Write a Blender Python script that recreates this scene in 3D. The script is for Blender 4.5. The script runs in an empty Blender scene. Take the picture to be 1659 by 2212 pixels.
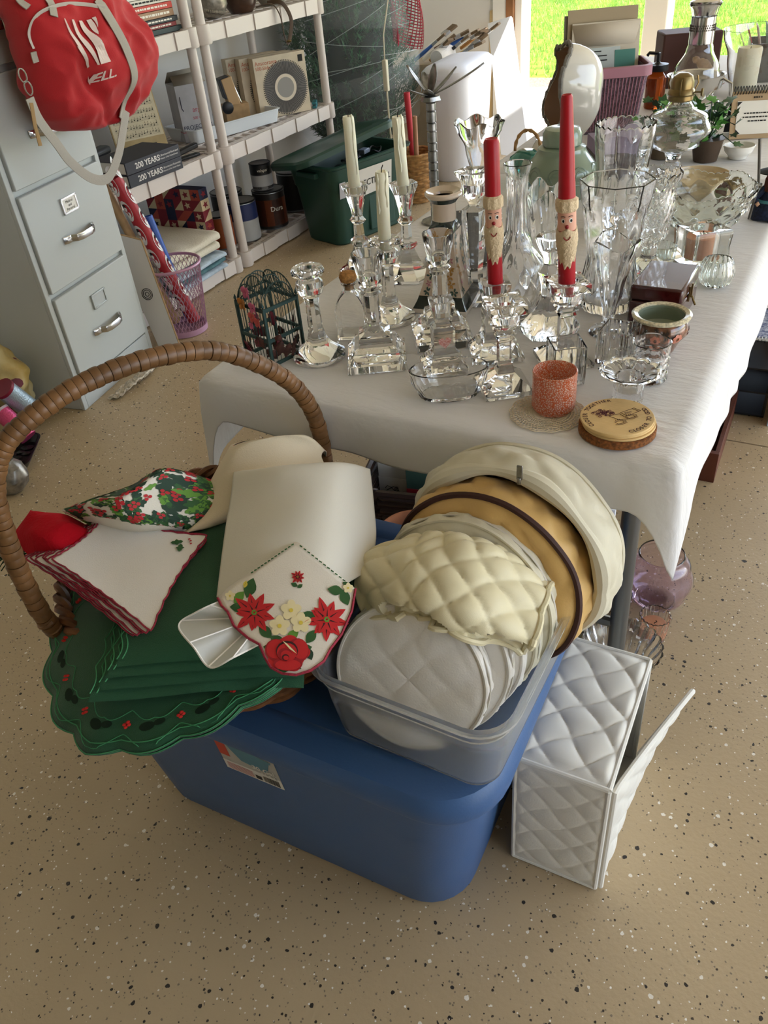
import bpy, bmesh, math, random
import numpy as np
from mathutils import Vector, Matrix, noise

# ------------------------------------------------------------------ camera
SC = bpy.context.scene
COL = SC.collection
PI = math.pi
random.seed(7)
IW, IH, FPX = 1659.0, 2212.0, 1713.42          # picture size and focal length in pixels
CAM = Vector((0.0, 0.0, 1.35))                  # hand-held, chest height
AX_R = Vector((0.88081401, 0.4659322, -0.08410624))
AX_U = Vector((-0.22426217, 0.56702367, 0.79258478))
AX_F = Vector((-0.416981, 0.67925793, -0.60393336))
cam_data = bpy.data.cameras.new('camera')
cam = bpy.data.objects.new('camera', cam_data)
COL.objects.link(cam)
cam.matrix_world = Matrix(((AX_R.x, AX_U.x, -AX_F.x, CAM.x), (AX_R.y, AX_U.y, -AX_F.y, CAM.y),
                           (AX_R.z, AX_U.z, -AX_F.z, CAM.z), (0, 0, 0, 1)))
cam_data.sensor_fit = 'HORIZONTAL'
cam_data.sensor_width = 36.0
cam_data.lens = FPX / IW * 36.0
cam_data.clip_start = 0.02
cam_data.clip_end = 300
SC.camera = cam

# ------------------------------------------------------------------ sky, sun, exposure
world = bpy.data.worlds.new('sky')
SC.world = world
world.use_nodes = True
wn = world.node_tree
wn.nodes.clear()
w_out = wn.nodes.new('ShaderNodeOutputWorld')
w_bg = wn.nodes.new('ShaderNodeBackground')
w_sky = wn.nodes.new('ShaderNodeTexSky')
w_sky.sky_type = 'NISHITA'
w_sky.sun_disc = False
w_sky.sun_elevation = math.radians(64)
w_sky.sun_rotation = math.radians(20)
w_hs = wn.nodes.new('ShaderNodeHueSaturation')
w_hs.inputs['Saturation'].default_value = 0.62
wn.links.new(w_sky.outputs[0], w_hs.inputs['Color'])
wn.links.new(w_hs.outputs[0], w_bg.inputs['Color'])
w_bg.inputs['Strength'].default_value = 0.42
wn.links.new(w_bg.outputs[0], w_out.inputs['Surface'])

sun_data = bpy.data.lights.new('sun', 'SUN')
sun = bpy.data.objects.new('sun', sun_data)
COL.objects.link(sun)
sun_data.energy = 6.5
sun_data.angle = math.radians(0.6)
sun_data.color = (1.0, 0.96, 0.91)
sun.location = (3, 12, 12)
sun.rotation_euler = Vector((-0.10, -0.36, -0.92)).to_track_quat('-Z', 'Y').to_euler()

def portal(name, loc, rot, sx, sy):               # guides sky sampling through the open bays, gives off nothing itself
    d = bpy.data.lights.new(name, 'AREA')
    d.shape = 'RECTANGLE'; d.size = sx; d.size_y = sy
    d.cycles.is_portal = True
    o = bpy.data.objects.new(name, d); COL.objects.link(o)
    o.location = loc; o.rotation_euler = rot
portal('bay_portal', (3.02, 1.45, 1.13), (0, math.radians(90), 0), 2.26, 4.9)
portal('door_portal', (0.4, 6.12, 1.13), (math.radians(-90), 0, 0), 5.0, 2.26)

SC.view_settings.view_transform = 'Standard'
SC.view_settings.look = 'None'
SC.view_settings.gamma = 1.0
SC.view_settings.use_curve_mapping = False
SC.view_settings.exposure = 1.3
SC.cycles.max_bounces = 14
SC.cycles.transmission_bounces = 14
SC.cycles.transparent_max_bounces = 16
SC.cycles.glossy_bounces = 6
SC.cycles.diffuse_bounces = 5
SC.cycles.sample_clamp_indirect = 6.0
SC.cycles.use_denoising = True
SC.cycles.use_adaptive_sampling = True
SC.cycles.adaptive_threshold = 0.015

# ------------------------------------------------------------------ helpers: points
def _ray(px, py):
    return AX_F + AX_R * ((px - IW / 2) / FPX) - AX_U * ((py - IH / 2) / FPX)
def at(px, py, z):
    d = _ray(px, py); return CAM + d * ((z - CAM.z) / d.z)
def atx(px, py, x):
    d = _ray(px, py); return CAM + d * (x / d.x)
def aty(px, py, y):
    d = _ray(px, py); return CAM + d * (y / d.y)
def V3(*a): return Vector(a)

# ------------------------------------------------------------------ helpers: materials
def lin(c):
    if isinstance(c, str):
        c = [int(c[i:i + 2], 16) for i in (0, 2, 4)]
    return tuple(((x / 255) / 12.92 if x / 255 <= .04045 else ((x / 255 + .055) / 1.055) ** 2.4) for x in c) + (1.0,)
MATS = {}
def M(name, col=None, rough=.5, metal=0., trans=0., ior=1.45, alpha=1., coat=0., spec=.5, sss=0., var=None, bump=None,
      sheen=0., emit=None, col2=None, aniso=None):
    """procedural principled material; var=(scale, amount) mottles the colour, bump=(scale, strength[, stretch])"""
    if name in MATS: return MATS[name]
    m = bpy.data.materials.new(name); m.use_nodes = True
    nt = m.node_tree; b = nt.nodes['Principled BSDF']
    c = lin(col)
    b.inputs['Base Color'].default_value = c
    b.inputs['Roughness'].default_value = rough
    b.inputs['Metallic'].default_value = metal
    b.inputs['Transmission Weight'].default_value = trans
    b.inputs['IOR'].default_value = ior
    b.inputs['Alpha'].default_value = alpha
    b.inputs['Coat Weight'].default_value = coat
    b.inputs['Specular IOR Level'].default_value = spec
    b.inputs['Sheen Weight'].default_value = sheen
    if sss:
        b.inputs['Subsurface Weight'].default_value = sss
        b.inputs['Subsurface Radius'].default_value = (.02, .015, .01)
        b.inputs['Subsurface Scale'].default_value = .3
    if emit:
        b.inputs['Emission Color'].default_value = c; b.inputs['Emission Strength'].default_value = emit
    tc = nt.nodes.new('ShaderNodeTexCoord')
    if var or col2:
        sc_, am = var or (20, 1)
        n = nt.nodes.new('ShaderNodeTexNoise'); n.inputs['Scale'].default_value = sc_; n.inputs['Detail'].default_value = 5
        nt.links.new(tc.outputs['Object'], n.inputs['Vector'])
        mx = nt.nodes.new('ShaderNodeMix'); mx.data_type = 'RGBA'
        rp = nt.nodes.new('ShaderNodeValToRGB'); rp.color_ramp.elements[0].position = .35; rp.color_ramp.elements[1].position = .65
        nt.links.new(n.outputs['Fac'], rp.inputs['Fac']); nt.links.new(rp.outputs['Color'], mx.inputs['Factor'])
        c2 = lin(col2) if col2 else tuple(min(1, x * (1 + am)) for x in c[:3]) + (1,)
        c1 = c if col2 else tuple(x * (1 - am) for x in c[:3]) + (1,)
        mx.inputs['A'].default_value = c1; mx.inputs['B'].default_value = c2
        nt.links.new(mx.outputs['Result'], b.inputs['Base Color'])
    if bump:
        n = nt.nodes.new('ShaderNodeTexNoise'); n.inputs['Scale'].default_value = bump[0]; n.inputs['Detail'].default_value = 4
        if len(bump) > 2:
            mp = nt.nodes.new('ShaderNodeMapping'); mp.inputs['Scale'].default_value = bump[2]
            nt.links.new(tc.outputs['Object'], mp.inputs['Vector']); nt.links.new(mp.outputs[0], n.inputs['Vector'])
        else:
            nt.links.new(tc.outputs['Object'], n.inputs['Vector'])
        bp = nt.nodes.new('ShaderNodeBump'); bp.inputs['Strength'].default_value = bump[1]; bp.inputs['Distance'].default_value = .004
        nt.links.new(n.outputs['Fac'], bp.inputs['Height']); nt.links.new(bp.outputs[0], b.inputs['Normal'])
    MATS[name] = m
    return m

# ------------------------------------------------------------------ helpers: things and meshes
def tag(o, label=None, cat=None, group=None, kind=None):
    if label: o['label'] = label
    if cat: o['category'] = cat
    if group: o['group'] = group
    if kind: o['kind'] = kind
    return o
def thing(name, label, cat, loc=(0, 0, 0), rz=0., group=None, kind=None):
    o = bpy.data.objects.new(name, None); COL.objects.link(o)
    o.empty_display_size = .05
    o.location = loc; o.rotation_euler = (0, 0, rz)
    return tag(o, label, cat, group, kind)
def copy_tree(o, loc=None, rz=None, label=None, parent=None):
    c = o.copy(); COL.objects.link(c); c.parent = parent
    if loc is not None: c.location = loc
    if rz is not None: c.rotation_euler = (0, 0, rz)
    if label: c['label'] = label
    for ch in list(o.children): copy_tree(ch, parent=c)
    return c

class B:
    """collects geometry; build() links it as one mesh object"""
    def __init__(s): s.v = []; s.f = []; s.m = []
    def add(s, vs, fs, m=0):
        k = len(s.v); s.v += [tuple(p) for p in vs]
        s.f += [tuple(i + k for i in f) for f in fs]; s.m += [m] * len(fs); return s
    def box(s, c, d, m=0, rot=None, tap=1.0):
        x, y, z = d[0] / 2, d[1] / 2, d[2] / 2
        vs = [Vector((i * x * (tap if k > 0 else 1), j * y * (tap if k > 0 else 1), k * z)) for k in (-1, 1) for j in (-1, 1) for i in (-1, 1)]
        if rot is not None: vs = [rot @ p for p in vs]
        vs = [p + Vector(c) for p in vs]
        return s.add(vs, [(0, 2, 3, 1), (4, 5, 7, 6), (0, 1, 5, 4), (2, 6, 7, 3), (0, 4, 6, 2), (1, 3, 7, 5)], m)
    def bx(s, x0, x1, y0, y1, z0, z1, m=0):
        return s.box(((x0 + x1) / 2, (y0 + y1) / 2, (z0 + z1) / 2), (abs(x1 - x0), abs(y1 - y0), abs(z1 - z0)), m)
    def turn(s, prof, N=48, c=(0, 0, 0), sx=1., sy=1., mod=None, zmod=None, m=0, rot=None, cap=True):
        """loft of rings: (radius, z[, n-gon sides[, turn]])"""
        rings = []
        vs = []
        for i, p in enumerate(prof):
            r, z = p[0], p[1]; n = p[2] if len(p) > 2 else 0; ro = p[3] if len(p) > 3 else 0
            for k in range(N):
                th = 2 * PI * k / N
                rr_ = r
                if n:
                    a = (th - ro) % (2 * PI / n)
                    rr_ = r * math.cos(PI / n) / math.cos(a - PI / n)
                if mod: rr_ += mod(th, i, r, z)
                zz = z + (zmod(th, i) if zmod else 0)
                q = Vector((rr_ * math.cos(th) * sx, rr_ * math.sin(th) * sy, zz))
                if rot is not None: q = rot @ q
                vs.append(q + Vector(c))
        fs = []
        for i in range(len(prof) - 1):
            for k in range(N):
                a = i * N + k; b = i * N + (k + 1) % N
                fs.append((a, b, b + N, a + N))
        if cap:
            fs.append(tuple(range(N - 1, -1, -1)))
            L = (len(prof) - 1) * N
            fs.append(tuple(range(L, L + N)))
        return s.add(vs, fs, m)
    def tube(s, path, r, n=8, m=0, closed=False, cap=True, flat=1.0, up=None):
        path = [Vector(p) for p in path]
        L = len(path); vs = []
        prev = None
        for i, p in enumerate(path):
            if closed: t = path[(i + 1) % L] - path[i - 1]
            else: t = path[min(i + 1, L - 1)] - path[max(i - 1, 0)]
            if t.length < 1e-9: t = Vector((0, 0, 1))
            t.normalize()
            if prev is None:
                ref = Vector(up) if up else (Vector((0, 0, 1)) if abs(t.z) < .9 else Vector((1, 0, 0)))
            else: ref = prev
            a = ref - t * ref.dot(t)
            if a.length < 1e-6: a = t.orthogonal()
            a.normalize(); prev = a
            b = t.cross(a)
            rr_ = r(i / (L - 1)) if callable(r) else r
            for k in range(n):
                th = 2 * PI * k / n
                vs.append(p + a * (math.cos(th) * rr_ * flat) + b * (math.sin(th) * rr_))
        fs = []
        R_ = L if closed else L - 1
        for i in range(R_):
            for k in range(n):
                A = i * n + k; Bk = i * n + (k + 1) % n
                C_ = ((i + 1) % L) * n + (k + 1) % n; D = ((i + 1) % L) * n + k
                fs.append((A, Bk, C_, D))
        if cap and not closed:
            fs.append(tuple(range(n - 1, -1, -1))); fs.append(tuple(range((L - 1) * n, L * n)))
        return s.add(vs, fs, m)
    def poly(s, pts, z0, z1, m=0, fn=None):
        """extruded outline (2-D points); fn maps (x, y, z) to 3-D"""
        fn = fn or (lambda x, y, z: (x, y, z)); n = len(pts)
        vs = [fn(x, y, z0) for x, y in pts] + [fn(x, y, z1) for x, y in pts]
        fs = [tuple(range(n - 1, -1, -1)), tuple(range(n, 2 * n))] + [(i, (i + 1) % n, n + (i + 1) % n, n + i) for i in range(n)]
        return s.add(vs, fs, m)
    def grid(s, fn, nu, nv, m=0, wrap=False):
        vs = [fn(i / nu, j / nv) for j in range(nv + 1) for i in range(nu + (0 if wrap else 1))]
        w = nu if wrap else nu + 1
        fs = [(j * w + i, j * w + (i + 1) % w, (j + 1) * w + (i + 1) % w, (j + 1) * w + i) for j in range(nv) for i in range(nu)]
        return s.add(vs, fs, m)
    def fan(s, pts, m=0):
        """flat-ish patch: outline plus a middle vertex"""
        c = sum((Vector(p) for p in pts), Vector()) / len(pts); n = len(pts)
        return s.add(list(pts) + [c], [(i, (i + 1) % n, n) for i in range(n)], m)
    def build(s, name, mats, parent=None, smooth=35., bev=0., solid=0., sub=0, label=None, loc=None, flip=False, seg=2, soff=-1., weld=False):
        me = bpy.data.meshes.new(name)
        me.from_pydata(s.v, [], s.f)
        if not isinstance(mats, (list, tuple)): mats = [mats]
        for mt in mats: me.materials.append(mt)
        if len(mats) > 1:
            me.polygons.foreach_set('material_index', s.m)
        bm = bmesh.new(); bm.from_mesh(me)
        if weld: bmesh.ops.remove_doubles(bm, verts=bm.verts, dist=1e-5)
        bmesh.ops.recalc_face_normals(bm, faces=bm.faces)
        bm.to_mesh(me); bm.free()
        if smooth:
            me.polygons.foreach_set('use_smooth', [True] * len(me.polygons))
            me.set_sharp_from_angle(angle=math.radians(smooth))
        o = bpy.data.objects.new(name, me); COL.objects.link(o)
        if parent: o.parent = parent
        if loc is not None: o.location = loc
        if label: o['label'] = label
        if solid:
            md = o.modifiers.new('solid', 'SOLIDIFY'); md.thickness = solid; md.offset = soff
        if bev:
            md = o.modifiers.new('bevel', 'BEVEL'); md.width = bev; md.segments = seg; md.limit_method = 'ANGLE'; md.angle_limit = math.radians(40)
        if sub:
            md = o.modifiers.new('sub', 'SUBSURF'); md.levels = sub; md.render_levels = sub
        return o
    def struct(s, name, mats, **k):
        o = s.build(name, mats, **k); o['kind'] = 'structure'; return o

def rot_to(fwd, up=(0, 0, 1)):
    """matrix whose columns are right, up, normal"""
    n = Vector(fwd).normalized(); u = Vector(up); u = (u - n * u.dot(n)).normalized(); r = u.cross(n)
    return Matrix((r, u, n)).transposed()
_txt = {}
def text_geo(string, size=1.0, bold=0.0, align='CENTER'):
    k = (string, size, bold, align)
    if k in _txt: return _txt[k]
    cu = bpy.data.curves.new('lettering', 'FONT'); cu.body = string; cu.size = size; cu.align_x = align; cu.align_y = 'CENTER'
    cu.offset = bold; cu.resolution_u = 3
    ob = bpy.data.objects.new('lettering', cu); COL.objects.link(ob)
    me = bpy.data.meshes.new_from_object(ob)
    vs = [(v.co.x, v.co.y) for v in me.vertices]; fs = [tuple(p.vertices) for p in me.polygons]
    bpy.data.objects.remove(ob); bpy.data.curves.remove(cu); bpy.data.meshes.remove(me)
    _txt[k] = (vs, fs); return _txt[k]
def put_text(b, string, size, fn, m=0, bold=0.0, align='CENTER'):
    vs, fs = text_geo(string, size, bold, align)
    return b.add([fn(x, y) for x, y in vs], fs, m)
def plane_fn(o, right, up, off=.0006):
    o = Vector(o); r = Vector(right).normalized(); u = Vector(up).normalized(); n = r.cross(u)
    return lambda x, y: o + r * x + u * y + n * off
def cr(p, t):
    """Catmull-Rom through the list p"""
    n = len(p) - 1; x = min(max(t, 0), 1) * n; i = min(int(x), n - 1); f = x - i
    a, b, c, d = p[max(i - 1, 0)], p[i], p[i + 1], p[min(i + 2, n)]
    return b + (c - a) * (.5 * f) + (a * 2 - b * 5 + c * 4 - d) * (.5 * f * f) + (b * 3 - a - c * 3 + d) * (.5 * f ** 3)
def surf(ctrl, wr=0., ws=12., seed=0.):
    """smooth sheet through a net of points (rows of Vectors); wr = wrinkle height"""
    def S(u, v):
        p = cr([cr(row, u) for row in ctrl], v)
        if wr:
            n = noise.noise(Vector((p.x * ws + seed, p.y * ws, p.z * ws * .7)))
            p = p + Vector((0, 0, 1)) * (n * wr)
        return p
    return S
def on_surf(S, off=.0012):
    def f(u, v):
        e = .01
        p = S(u, v); n = (S(u + e, v) - S(u - e, v)).cross(S(u, v + e) - S(u, v - e))
        n = n.normalized() if n.length > 1e-12 else Vector((0, 0, 1))
        if n.dot(CAM_REF - p) < 0: n = -n
        return p + n * off
    return f
CAM_REF = Vector((0, 0, 3.0))                    # "outside" of upward-facing cloths
def nz(p, s=1., seed=0): return noise.noise(Vector((p[0] * s + seed, p[1] * s - seed, p[2] * s)))
def lerp(a, b, t): return a + (b - a) * t

# ------------------------------------------------------------------ materials
WHITE_CLOTH = M('white_cotton', 'e6e4df', .85, sheen=.15, bump=(220, .25))
GLASS = M('clear_glass', 'ffffff', 0.0, trans=1., ior=1.56)
GLASS_G = M('greenish_glass', 'f9fdf9', 0.0, trans=1., ior=1.5)
GLASS_P = M('lilac_glass', 'f1e4f4', 0.0, trans=1., ior=1.45)
SILVER = M('silver', 'c9c7c2', .14, metal=1.)
PEWTER = M('pewter', '8d8c8a', .33, metal=1., var=(60, .25))
CHROME = M('chrome', 'd8d8d8', .18, metal=1.)
BRASS = M('brass', '7f6c48', .34, metal=1.)
BLACKP = M('black_plastic', '15161a', .35)
WAX = M('ivory_wax', 'ece8cf', .45, sss=.25)
WICK = M('burnt_wick', '1c1815', .9)
WHITEP = M('white_plastic', 'e3e3e6', .4)
PAPER = M('paper', 'e9e4d8', .8)
INK = M('black_ink', '16130f', .7)
RED_WAX = M('red_wax', 'a80d1c', .38, sss=.1)
CARD = M('kraft_card', 'a98a63', .8, var=(30, .12))

def floor_mat():
    m = bpy.data.materials.new('flecked_epoxy_floor'); m.use_nodes = True
    nt = m.node_tree; b = nt.nodes['Principled BSDF']; N = nt.nodes.new; Lk = nt.links.new
    tc = N('ShaderNodeTexCoord')
    def flecks(scale, size, share, seed):
        mp = N('ShaderNodeMapping'); mp.inputs['Location'].default_value = (seed, seed * 1.7, 0); mp.inputs['Scale'].default_value = (scale, scale, .01)
        Lk(tc.outputs['Object'], mp.inputs['Vector'])
        vo = N('ShaderNodeTexVoronoi'); vo.voronoi_dimensions = '2D'; vo.inputs['Scale'].default_value = 1.; vo.inputs['Randomness'].default_value = 1.
        nz_ = N('ShaderNodeTexNoise'); nz_.inputs['Scale'].default_value = 2.1; nz_.inputs['Detail'].default_value = 2
        Lk(mp.outputs[0], nz_.inputs['Vector'])
        ad = N('ShaderNodeVectorMath'); ad.operation = 'MULTIPLY_ADD'; ad.inputs[1].default_value = (.35, .35, 0)
        Lk(nz_.outputs['Color'], ad.inputs[0]); Lk(mp.outputs[0], ad.inputs[2])
        Lk(ad.outputs[0], vo.inputs['Vector'])
        sp = N('ShaderNodeSeparateColor'); Lk(vo.outputs['Color'], sp.inputs[0])
        pick = N('ShaderNodeMath'); pick.operation = 'LESS_THAN'; pick.inputs[1].default_value = share; Lk(sp.outputs[0], pick.inputs[0])
        sz = N('ShaderNodeMath'); sz.operation = 'MULTIPLY'; sz.inputs[1].default_value = size; Lk(sp.outputs[1], sz.inputs[0])
        near = N('ShaderNodeMath'); near.operation = 'LESS_THAN'; Lk(vo.outputs['Distance'], near.inputs[0]); Lk(sz.outputs[0], near.inputs[1])
        mu = N('ShaderNodeMath'); mu.operation = 'MULTIPLY'; Lk(pick.outputs[0], mu.inputs[0]); Lk(near.outputs[0], mu.inputs[1])
        return mu
    n1 = N('ShaderNodeTexNoise'); n1.inputs['Scale'].default_value = 2.3; n1.inputs['Detail'].default_value = 7
    Lk(tc.outputs['Object'], n1.inputs['Vector'])
    base = N('ShaderNodeMix'); base.data_type = 'RGBA'; base.inputs['A'].default_value = lin('a58f6d'); base.inputs['B'].default_value = lin('c0ab88')
    Lk(n1.outputs['Fac'], base.inputs['Factor'])
    cur = base.outputs['Result']
    for (sc_, size, share, seed, colr) in ((75, .30, .055, 3.1, '2b2520'), (150, .34, .06, 9.7, '3a3026'), (80, .30, .045, 17.3, 'e6dfd0'), (210, .42, .08, 5.5, '7d6f5c'), (30, .16, .03, 41., '241f1c'), (190, .36, .04, 77., 'ece6da')):
        f = flecks(sc_, size, share, seed)
        mx = N('ShaderNodeMix'); mx.data_type = 'RGBA'; mx.inputs['B'].default_value = lin(colr)
        Lk(f.outputs[0], mx.inputs['Factor']); Lk(cur, mx.inputs['A']); cur = mx.outputs['Result']
    Lk(cur, b.inputs['Base Color'])
    b.inputs['Roughness'].default_value = .42
    n2 = N('ShaderNodeTexNoise'); n2.inputs['Scale'].default_value = 130; n2.inputs['Detail'].default_value = 3
    Lk(tc.outputs['Object'], n2.inputs['Vector'])
    bp = N('ShaderNodeBump'); bp.inputs['Strength'].default_value = .22; bp.inputs['Distance'].default_value = .003
    Lk(n2.outputs['Fac'], bp.inputs['Height']); Lk(bp.outputs[0], b.inputs['Normal'])
    return m

# ------------------------------------------------------------------ the setting
FLOOR = floor_mat()
WALL = M('painted_wall', 'dcdad6', .8, bump=(40, .05))
CEIL = M('painted_ceiling', 'cfc9be', .85)
TRIM = M('white_trim', 'e8e6e0', .45)
JOINT = M('dark_joint', '3a332b', .9)
# floor slab with one sawn control joint on the bay side
fl = B().bx(-4.0, 3.2, -4.2, 2.212, -.12, 0).bx(-4.0, -.75, 2.212, 6.15, -.12, 0).bx(-.75, 3.2, 2.218, 6.15, -.12, 0).struct('floor', FLOOR, smooth=0)
B().bx(-.75, 3.2, 2.212, 2.218, -.02, -.004).build('joint', JOINT, fl)
B().bx(-3.3, -3.12, -4.2, 6.3, 0, 2.7).struct('wall_left', WALL)
XJ = -2.30                                     # left jamb of the open bay in the far wall
B().bx(-3.3, XJ, 6.06, 6.22, 0, 2.7).bx(XJ, 3.2, 6.06, 6.22, 2.26, 2.7).struct('wall_far', WALL)
B().bx(-3.3, 3.2, -4.35, -4.2, 0, 2.7).struct('wall_back', M('unpainted_board', 'a89f90', .85))
B().bx(3.05, 3.2, -4.2, -1.0, 0, 2.7).bx(3.05, 3.2, 3.9, 6.22, 0, 2.7).bx(3.05, 3.2, -1.0, 3.9, 2.26, 2.7).struct('wall_right', WALL)
B().bx(-3.3, 3.2, -4.35, 6.22, 2.7, 2.8).struct('ceiling', CEIL)
WOODJ = M('stained_jamb', '8a5f3c', .5, var=(8, .25), bump=(30, .2, (1, 1, .1)))
B().bx(XJ - .0, XJ + .055, 6.02, 6.22, 0, 2.26).struct('trim_1', WOODJ, bev=.004)
B().bx(XJ + .055, XJ + .105, 6.05, 6.24, 0, 2.26).struct('trim_2', TRIM, bev=.004)
B().bx(XJ - .10, XJ, 6.03, 6.062, 0, 2.30).struct('trim_3', TRIM, bev=.004)
B().bx(-1.37, -1.22, 6.04, 6.24, 0, 2.26).struct('trim_4', TRIM, bev=.01)
CONC = M('sunlit_concrete', 'c9c2b6', .85, var=(5, .06), bump=(90, .1))
B().bx(-9, 12, 6.22, 7.5, -.12, -.015).struct('driveway_apron', CONC)
B().bx(3.2, 14, -8, 6.22, -.12, -.015).struct('driveway', CONC)
MULCH = M('mulch', '7c5c48', .95, var=(60, .5), bump=(70, 1.))
B().bx(-9, 12, 7.5, 7.95, -.12, -.02).struct('mulch_bed', MULCH)
TURF = M('lawn', '64812f', 1., var=(6, .3), bump=(50, .6), spec=0.)
B().bx(-40, 40, 7.95, 70, -.12, -.02).struct('lawn', TURF)
rg = np.random.default_rng(3)
n = 90000
gx = rg.uniform(-8.5, 5, n); gy = 7.9 + rg.power(1.2, n) * 10.5
hgt = rg.uniform(.03, .075, n); ang = rg.uniform(0, 2 * PI, n); lean = rg.uniform(-.03, .03, (n, 2)); wd = rg.uniform(.004, .008, n)
a = np.stack([gx - np.cos(ang) * wd, gy - np.sin(ang) * wd, np.full(n, -.021)], 1)
b_ = np.stack([gx + np.cos(ang) * wd, gy + np.sin(ang) * wd, np.full(n, -.021)], 1)
c_ = np.stack([gx + lean[:, 0], gy + lean[:, 1], -.02 + hgt], 1)
vs = np.stack([a, b_, c_], 1).reshape(-1, 3)
me = bpy.data.meshes.new('grass'); me.from_pydata(vs.tolist(), [], np.arange(3 * n).reshape(-1, 3).tolist())
me.materials.append(M('grass_blade', '9cba50', .7, var=(2, .35)))
go = bpy.data.objects.new('grass', me); COL.objects.link(go)
tag(go, 'sunlit green lawn grass beyond the open door', 'grass', kind='stuff')

# ------------------------------------------------------------------ tables and cloths
TZ = .746                                        # top of the tablecloth
STEEL = M('grey_steel_tube', '6c6d6c', .35, metal=.7)
TOP = M('table_laminate', 'd8d6d0', .6)
def folding_table(y0, y1, label, legs):
    t = thing('folding_table', label, 'table', (-.5, (y0 + y1) / 2, 0))
    B().bx(-.38, .38, y0 - (y0 + y1) / 2, y1 - (y0 + y1) / 2, .700, .738).build('tabletop', TOP, t, bev=.008)
    for yy, dy in legs:
        y = yy - (y0 + y1) / 2
        for sx in (-1, 1):
            b = B().tube([(sx * .315, y + dy, .70), (sx * .318, y + dy * .6, .45), (sx * .322, y, .012)], .016, 12)
            b.turn([(.019, 0), (.019, .02)], 12, (sx * .322, y, .001))
            b.box((sx * .313, y + dy, .665), (.045, .05, .07))
            b.build('leg', STEEL, t)
        B().tube([(-.320, y + dy * .4, .28), (.320, y + dy * .4, .28)], .010, 8).build('crossbar', STEEL, t)
        B().tube([(.25, y + dy * .4, .28), (.25, y + dy + (.3 if dy >= 0 and yy < (y0 + y1) / 2 else -.3), .698)], .008, 8).build('brace', STEEL, t)
    return t
folding_table(.925, 2.14, 'folding table with grey steel legs under the crystal candlesticks', ((1.065, 0.), (1.78, .14)))
folding_table(2.20, 3.98, 'folding table holding the oil lamp, glass carafe and pink basket', ((2.80, 0.), (3.75, 0.)))

def table_cloth(y0, y1, label, hem):
    hx, hy, yc = .392, (y1 - y0) / 2 + .008, (y0 + y1) / 2
    N = 460; per = 4 * (hx + hy)
    rc = .012
    def edge(s, inset):
        ax, ay = max(hx - inset, 0), max(hy - inset, 0)
        # start at +x far corner and walk: right side (down), front, left (up), back
        L = [2 * hy, 2 * hx, 2 * hy, 2 * hx]; d = s * per
        k = 0
        while k < 3 and d > L[k]: d -= L[k]; k += 1
        f = d / L[k]
        if k == 0: p = (ax, lerp(ay, -ay, f)); nrm = (1, 0)
        elif k == 1: p = (lerp(ax, -ax, f), -ay); nrm = (0, -1)
        elif k == 2: p = (-ax, lerp(-ay, ay, f)); nrm = (-1, 0)
        else: p = (lerp(-ax, ax, f), ay); nrm = (0, 1)
        # soften the normal close to corners
        e = min(f * L[k], (1 - f) * L[k]); w = max(0, 1 - e / .05)
        nn = Vector((nrm[0], nrm[1], 0))
        if w > 0:
            kk = (k + 1) % 4 if f > .5 else (k - 1) % 4
            o = [(1, 0), (0, -1), (-1, 0), (0, 1)][kk]
            nn = (nn + Vector((o[0], o[1], 0)) * w).normalized()
        return Vector((p[0], p[1], 0)), nn, k, f, w
    vs = []; rows = 0
    for inset in [hx, .34, .29, .24, .19, .15, .11, .08, .05, .03, .018, .009, .003]:
        for i in range(N):
            p, nn, k, f, w = edge(i / N, inset)
            z = TZ - .0027 + .0007 * noise.noise(Vector((p.x * 14, p.y * 14, 0)))
            vs.append((-.5 + p.x, yc + p.y, z - (.003 if inset < .004 else 0)))
        rows += 1
    T = [.04, .1, .18, .28, .4, .52, .64, .76, .88, .96, 1.0]
    for t in T:
        for i in range(N):
            p, nn, k, f, w = edge(i / N, 0)
            x, y = -.5 + p.x, yc + p.y
            drop = hem(k, x, y, w)
            fold = math.sin(i / N * per * 38 + 2 * math.sin(i * .07)) * .5 + noise.noise(Vector((x * 9, y * 9, 3)))
            out = .006 + .006 * min(1, t * 4) + t * (.006 + .010 * w) + fold * .0035 * t
            z = TZ - .0055 - drop * t + (.004 * math.sin(x * 23 + y * 17) * t)
            vs.append((x + nn.x * out, y + nn.y * out, z))
        rows += 1
    fs = [(r * N + i, r * N + (i + 1) % N, (r + 1) * N + (i + 1) % N, (r + 1) * N + i) for r in range(rows - 1) for i in range(N)]
    o = B().add(vs, fs).build('tablecloth', TCLOTH, smooth=60, solid=.0012, soff=1., weld=True)
    return tag(o, label, 'tablecloth')
TCLOTH = M('crinkled_white_cotton', 'dfdddb', .85, sheen=.1, bump=(26, .55, (1.2, 3.6, 1.)))
def hem1(k, x, y, w):
    if k == 1: d = .078 + .006 * math.sin(x * 9)
    elif k == 0: d = lerp(.085, .185, min(1, max(0, (y - 1.0) / .6)))
    else: d = .10 + .07 * max(0, 1 - abs(y - .95) / .35)
    if y < 1.5 and w > 0: d = lerp(d, .245 if x < -.5 else .185, w * w)
    return d
table_cloth(.918, 2.15, 'crinkled white tablecloth under the crystal candlesticks', hem1)
table_cloth(2.21, 3.98, 'white tablecloth under the oil lamp and glass carafe', lambda k, x, y, w: .17 + .05 * w)

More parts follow.
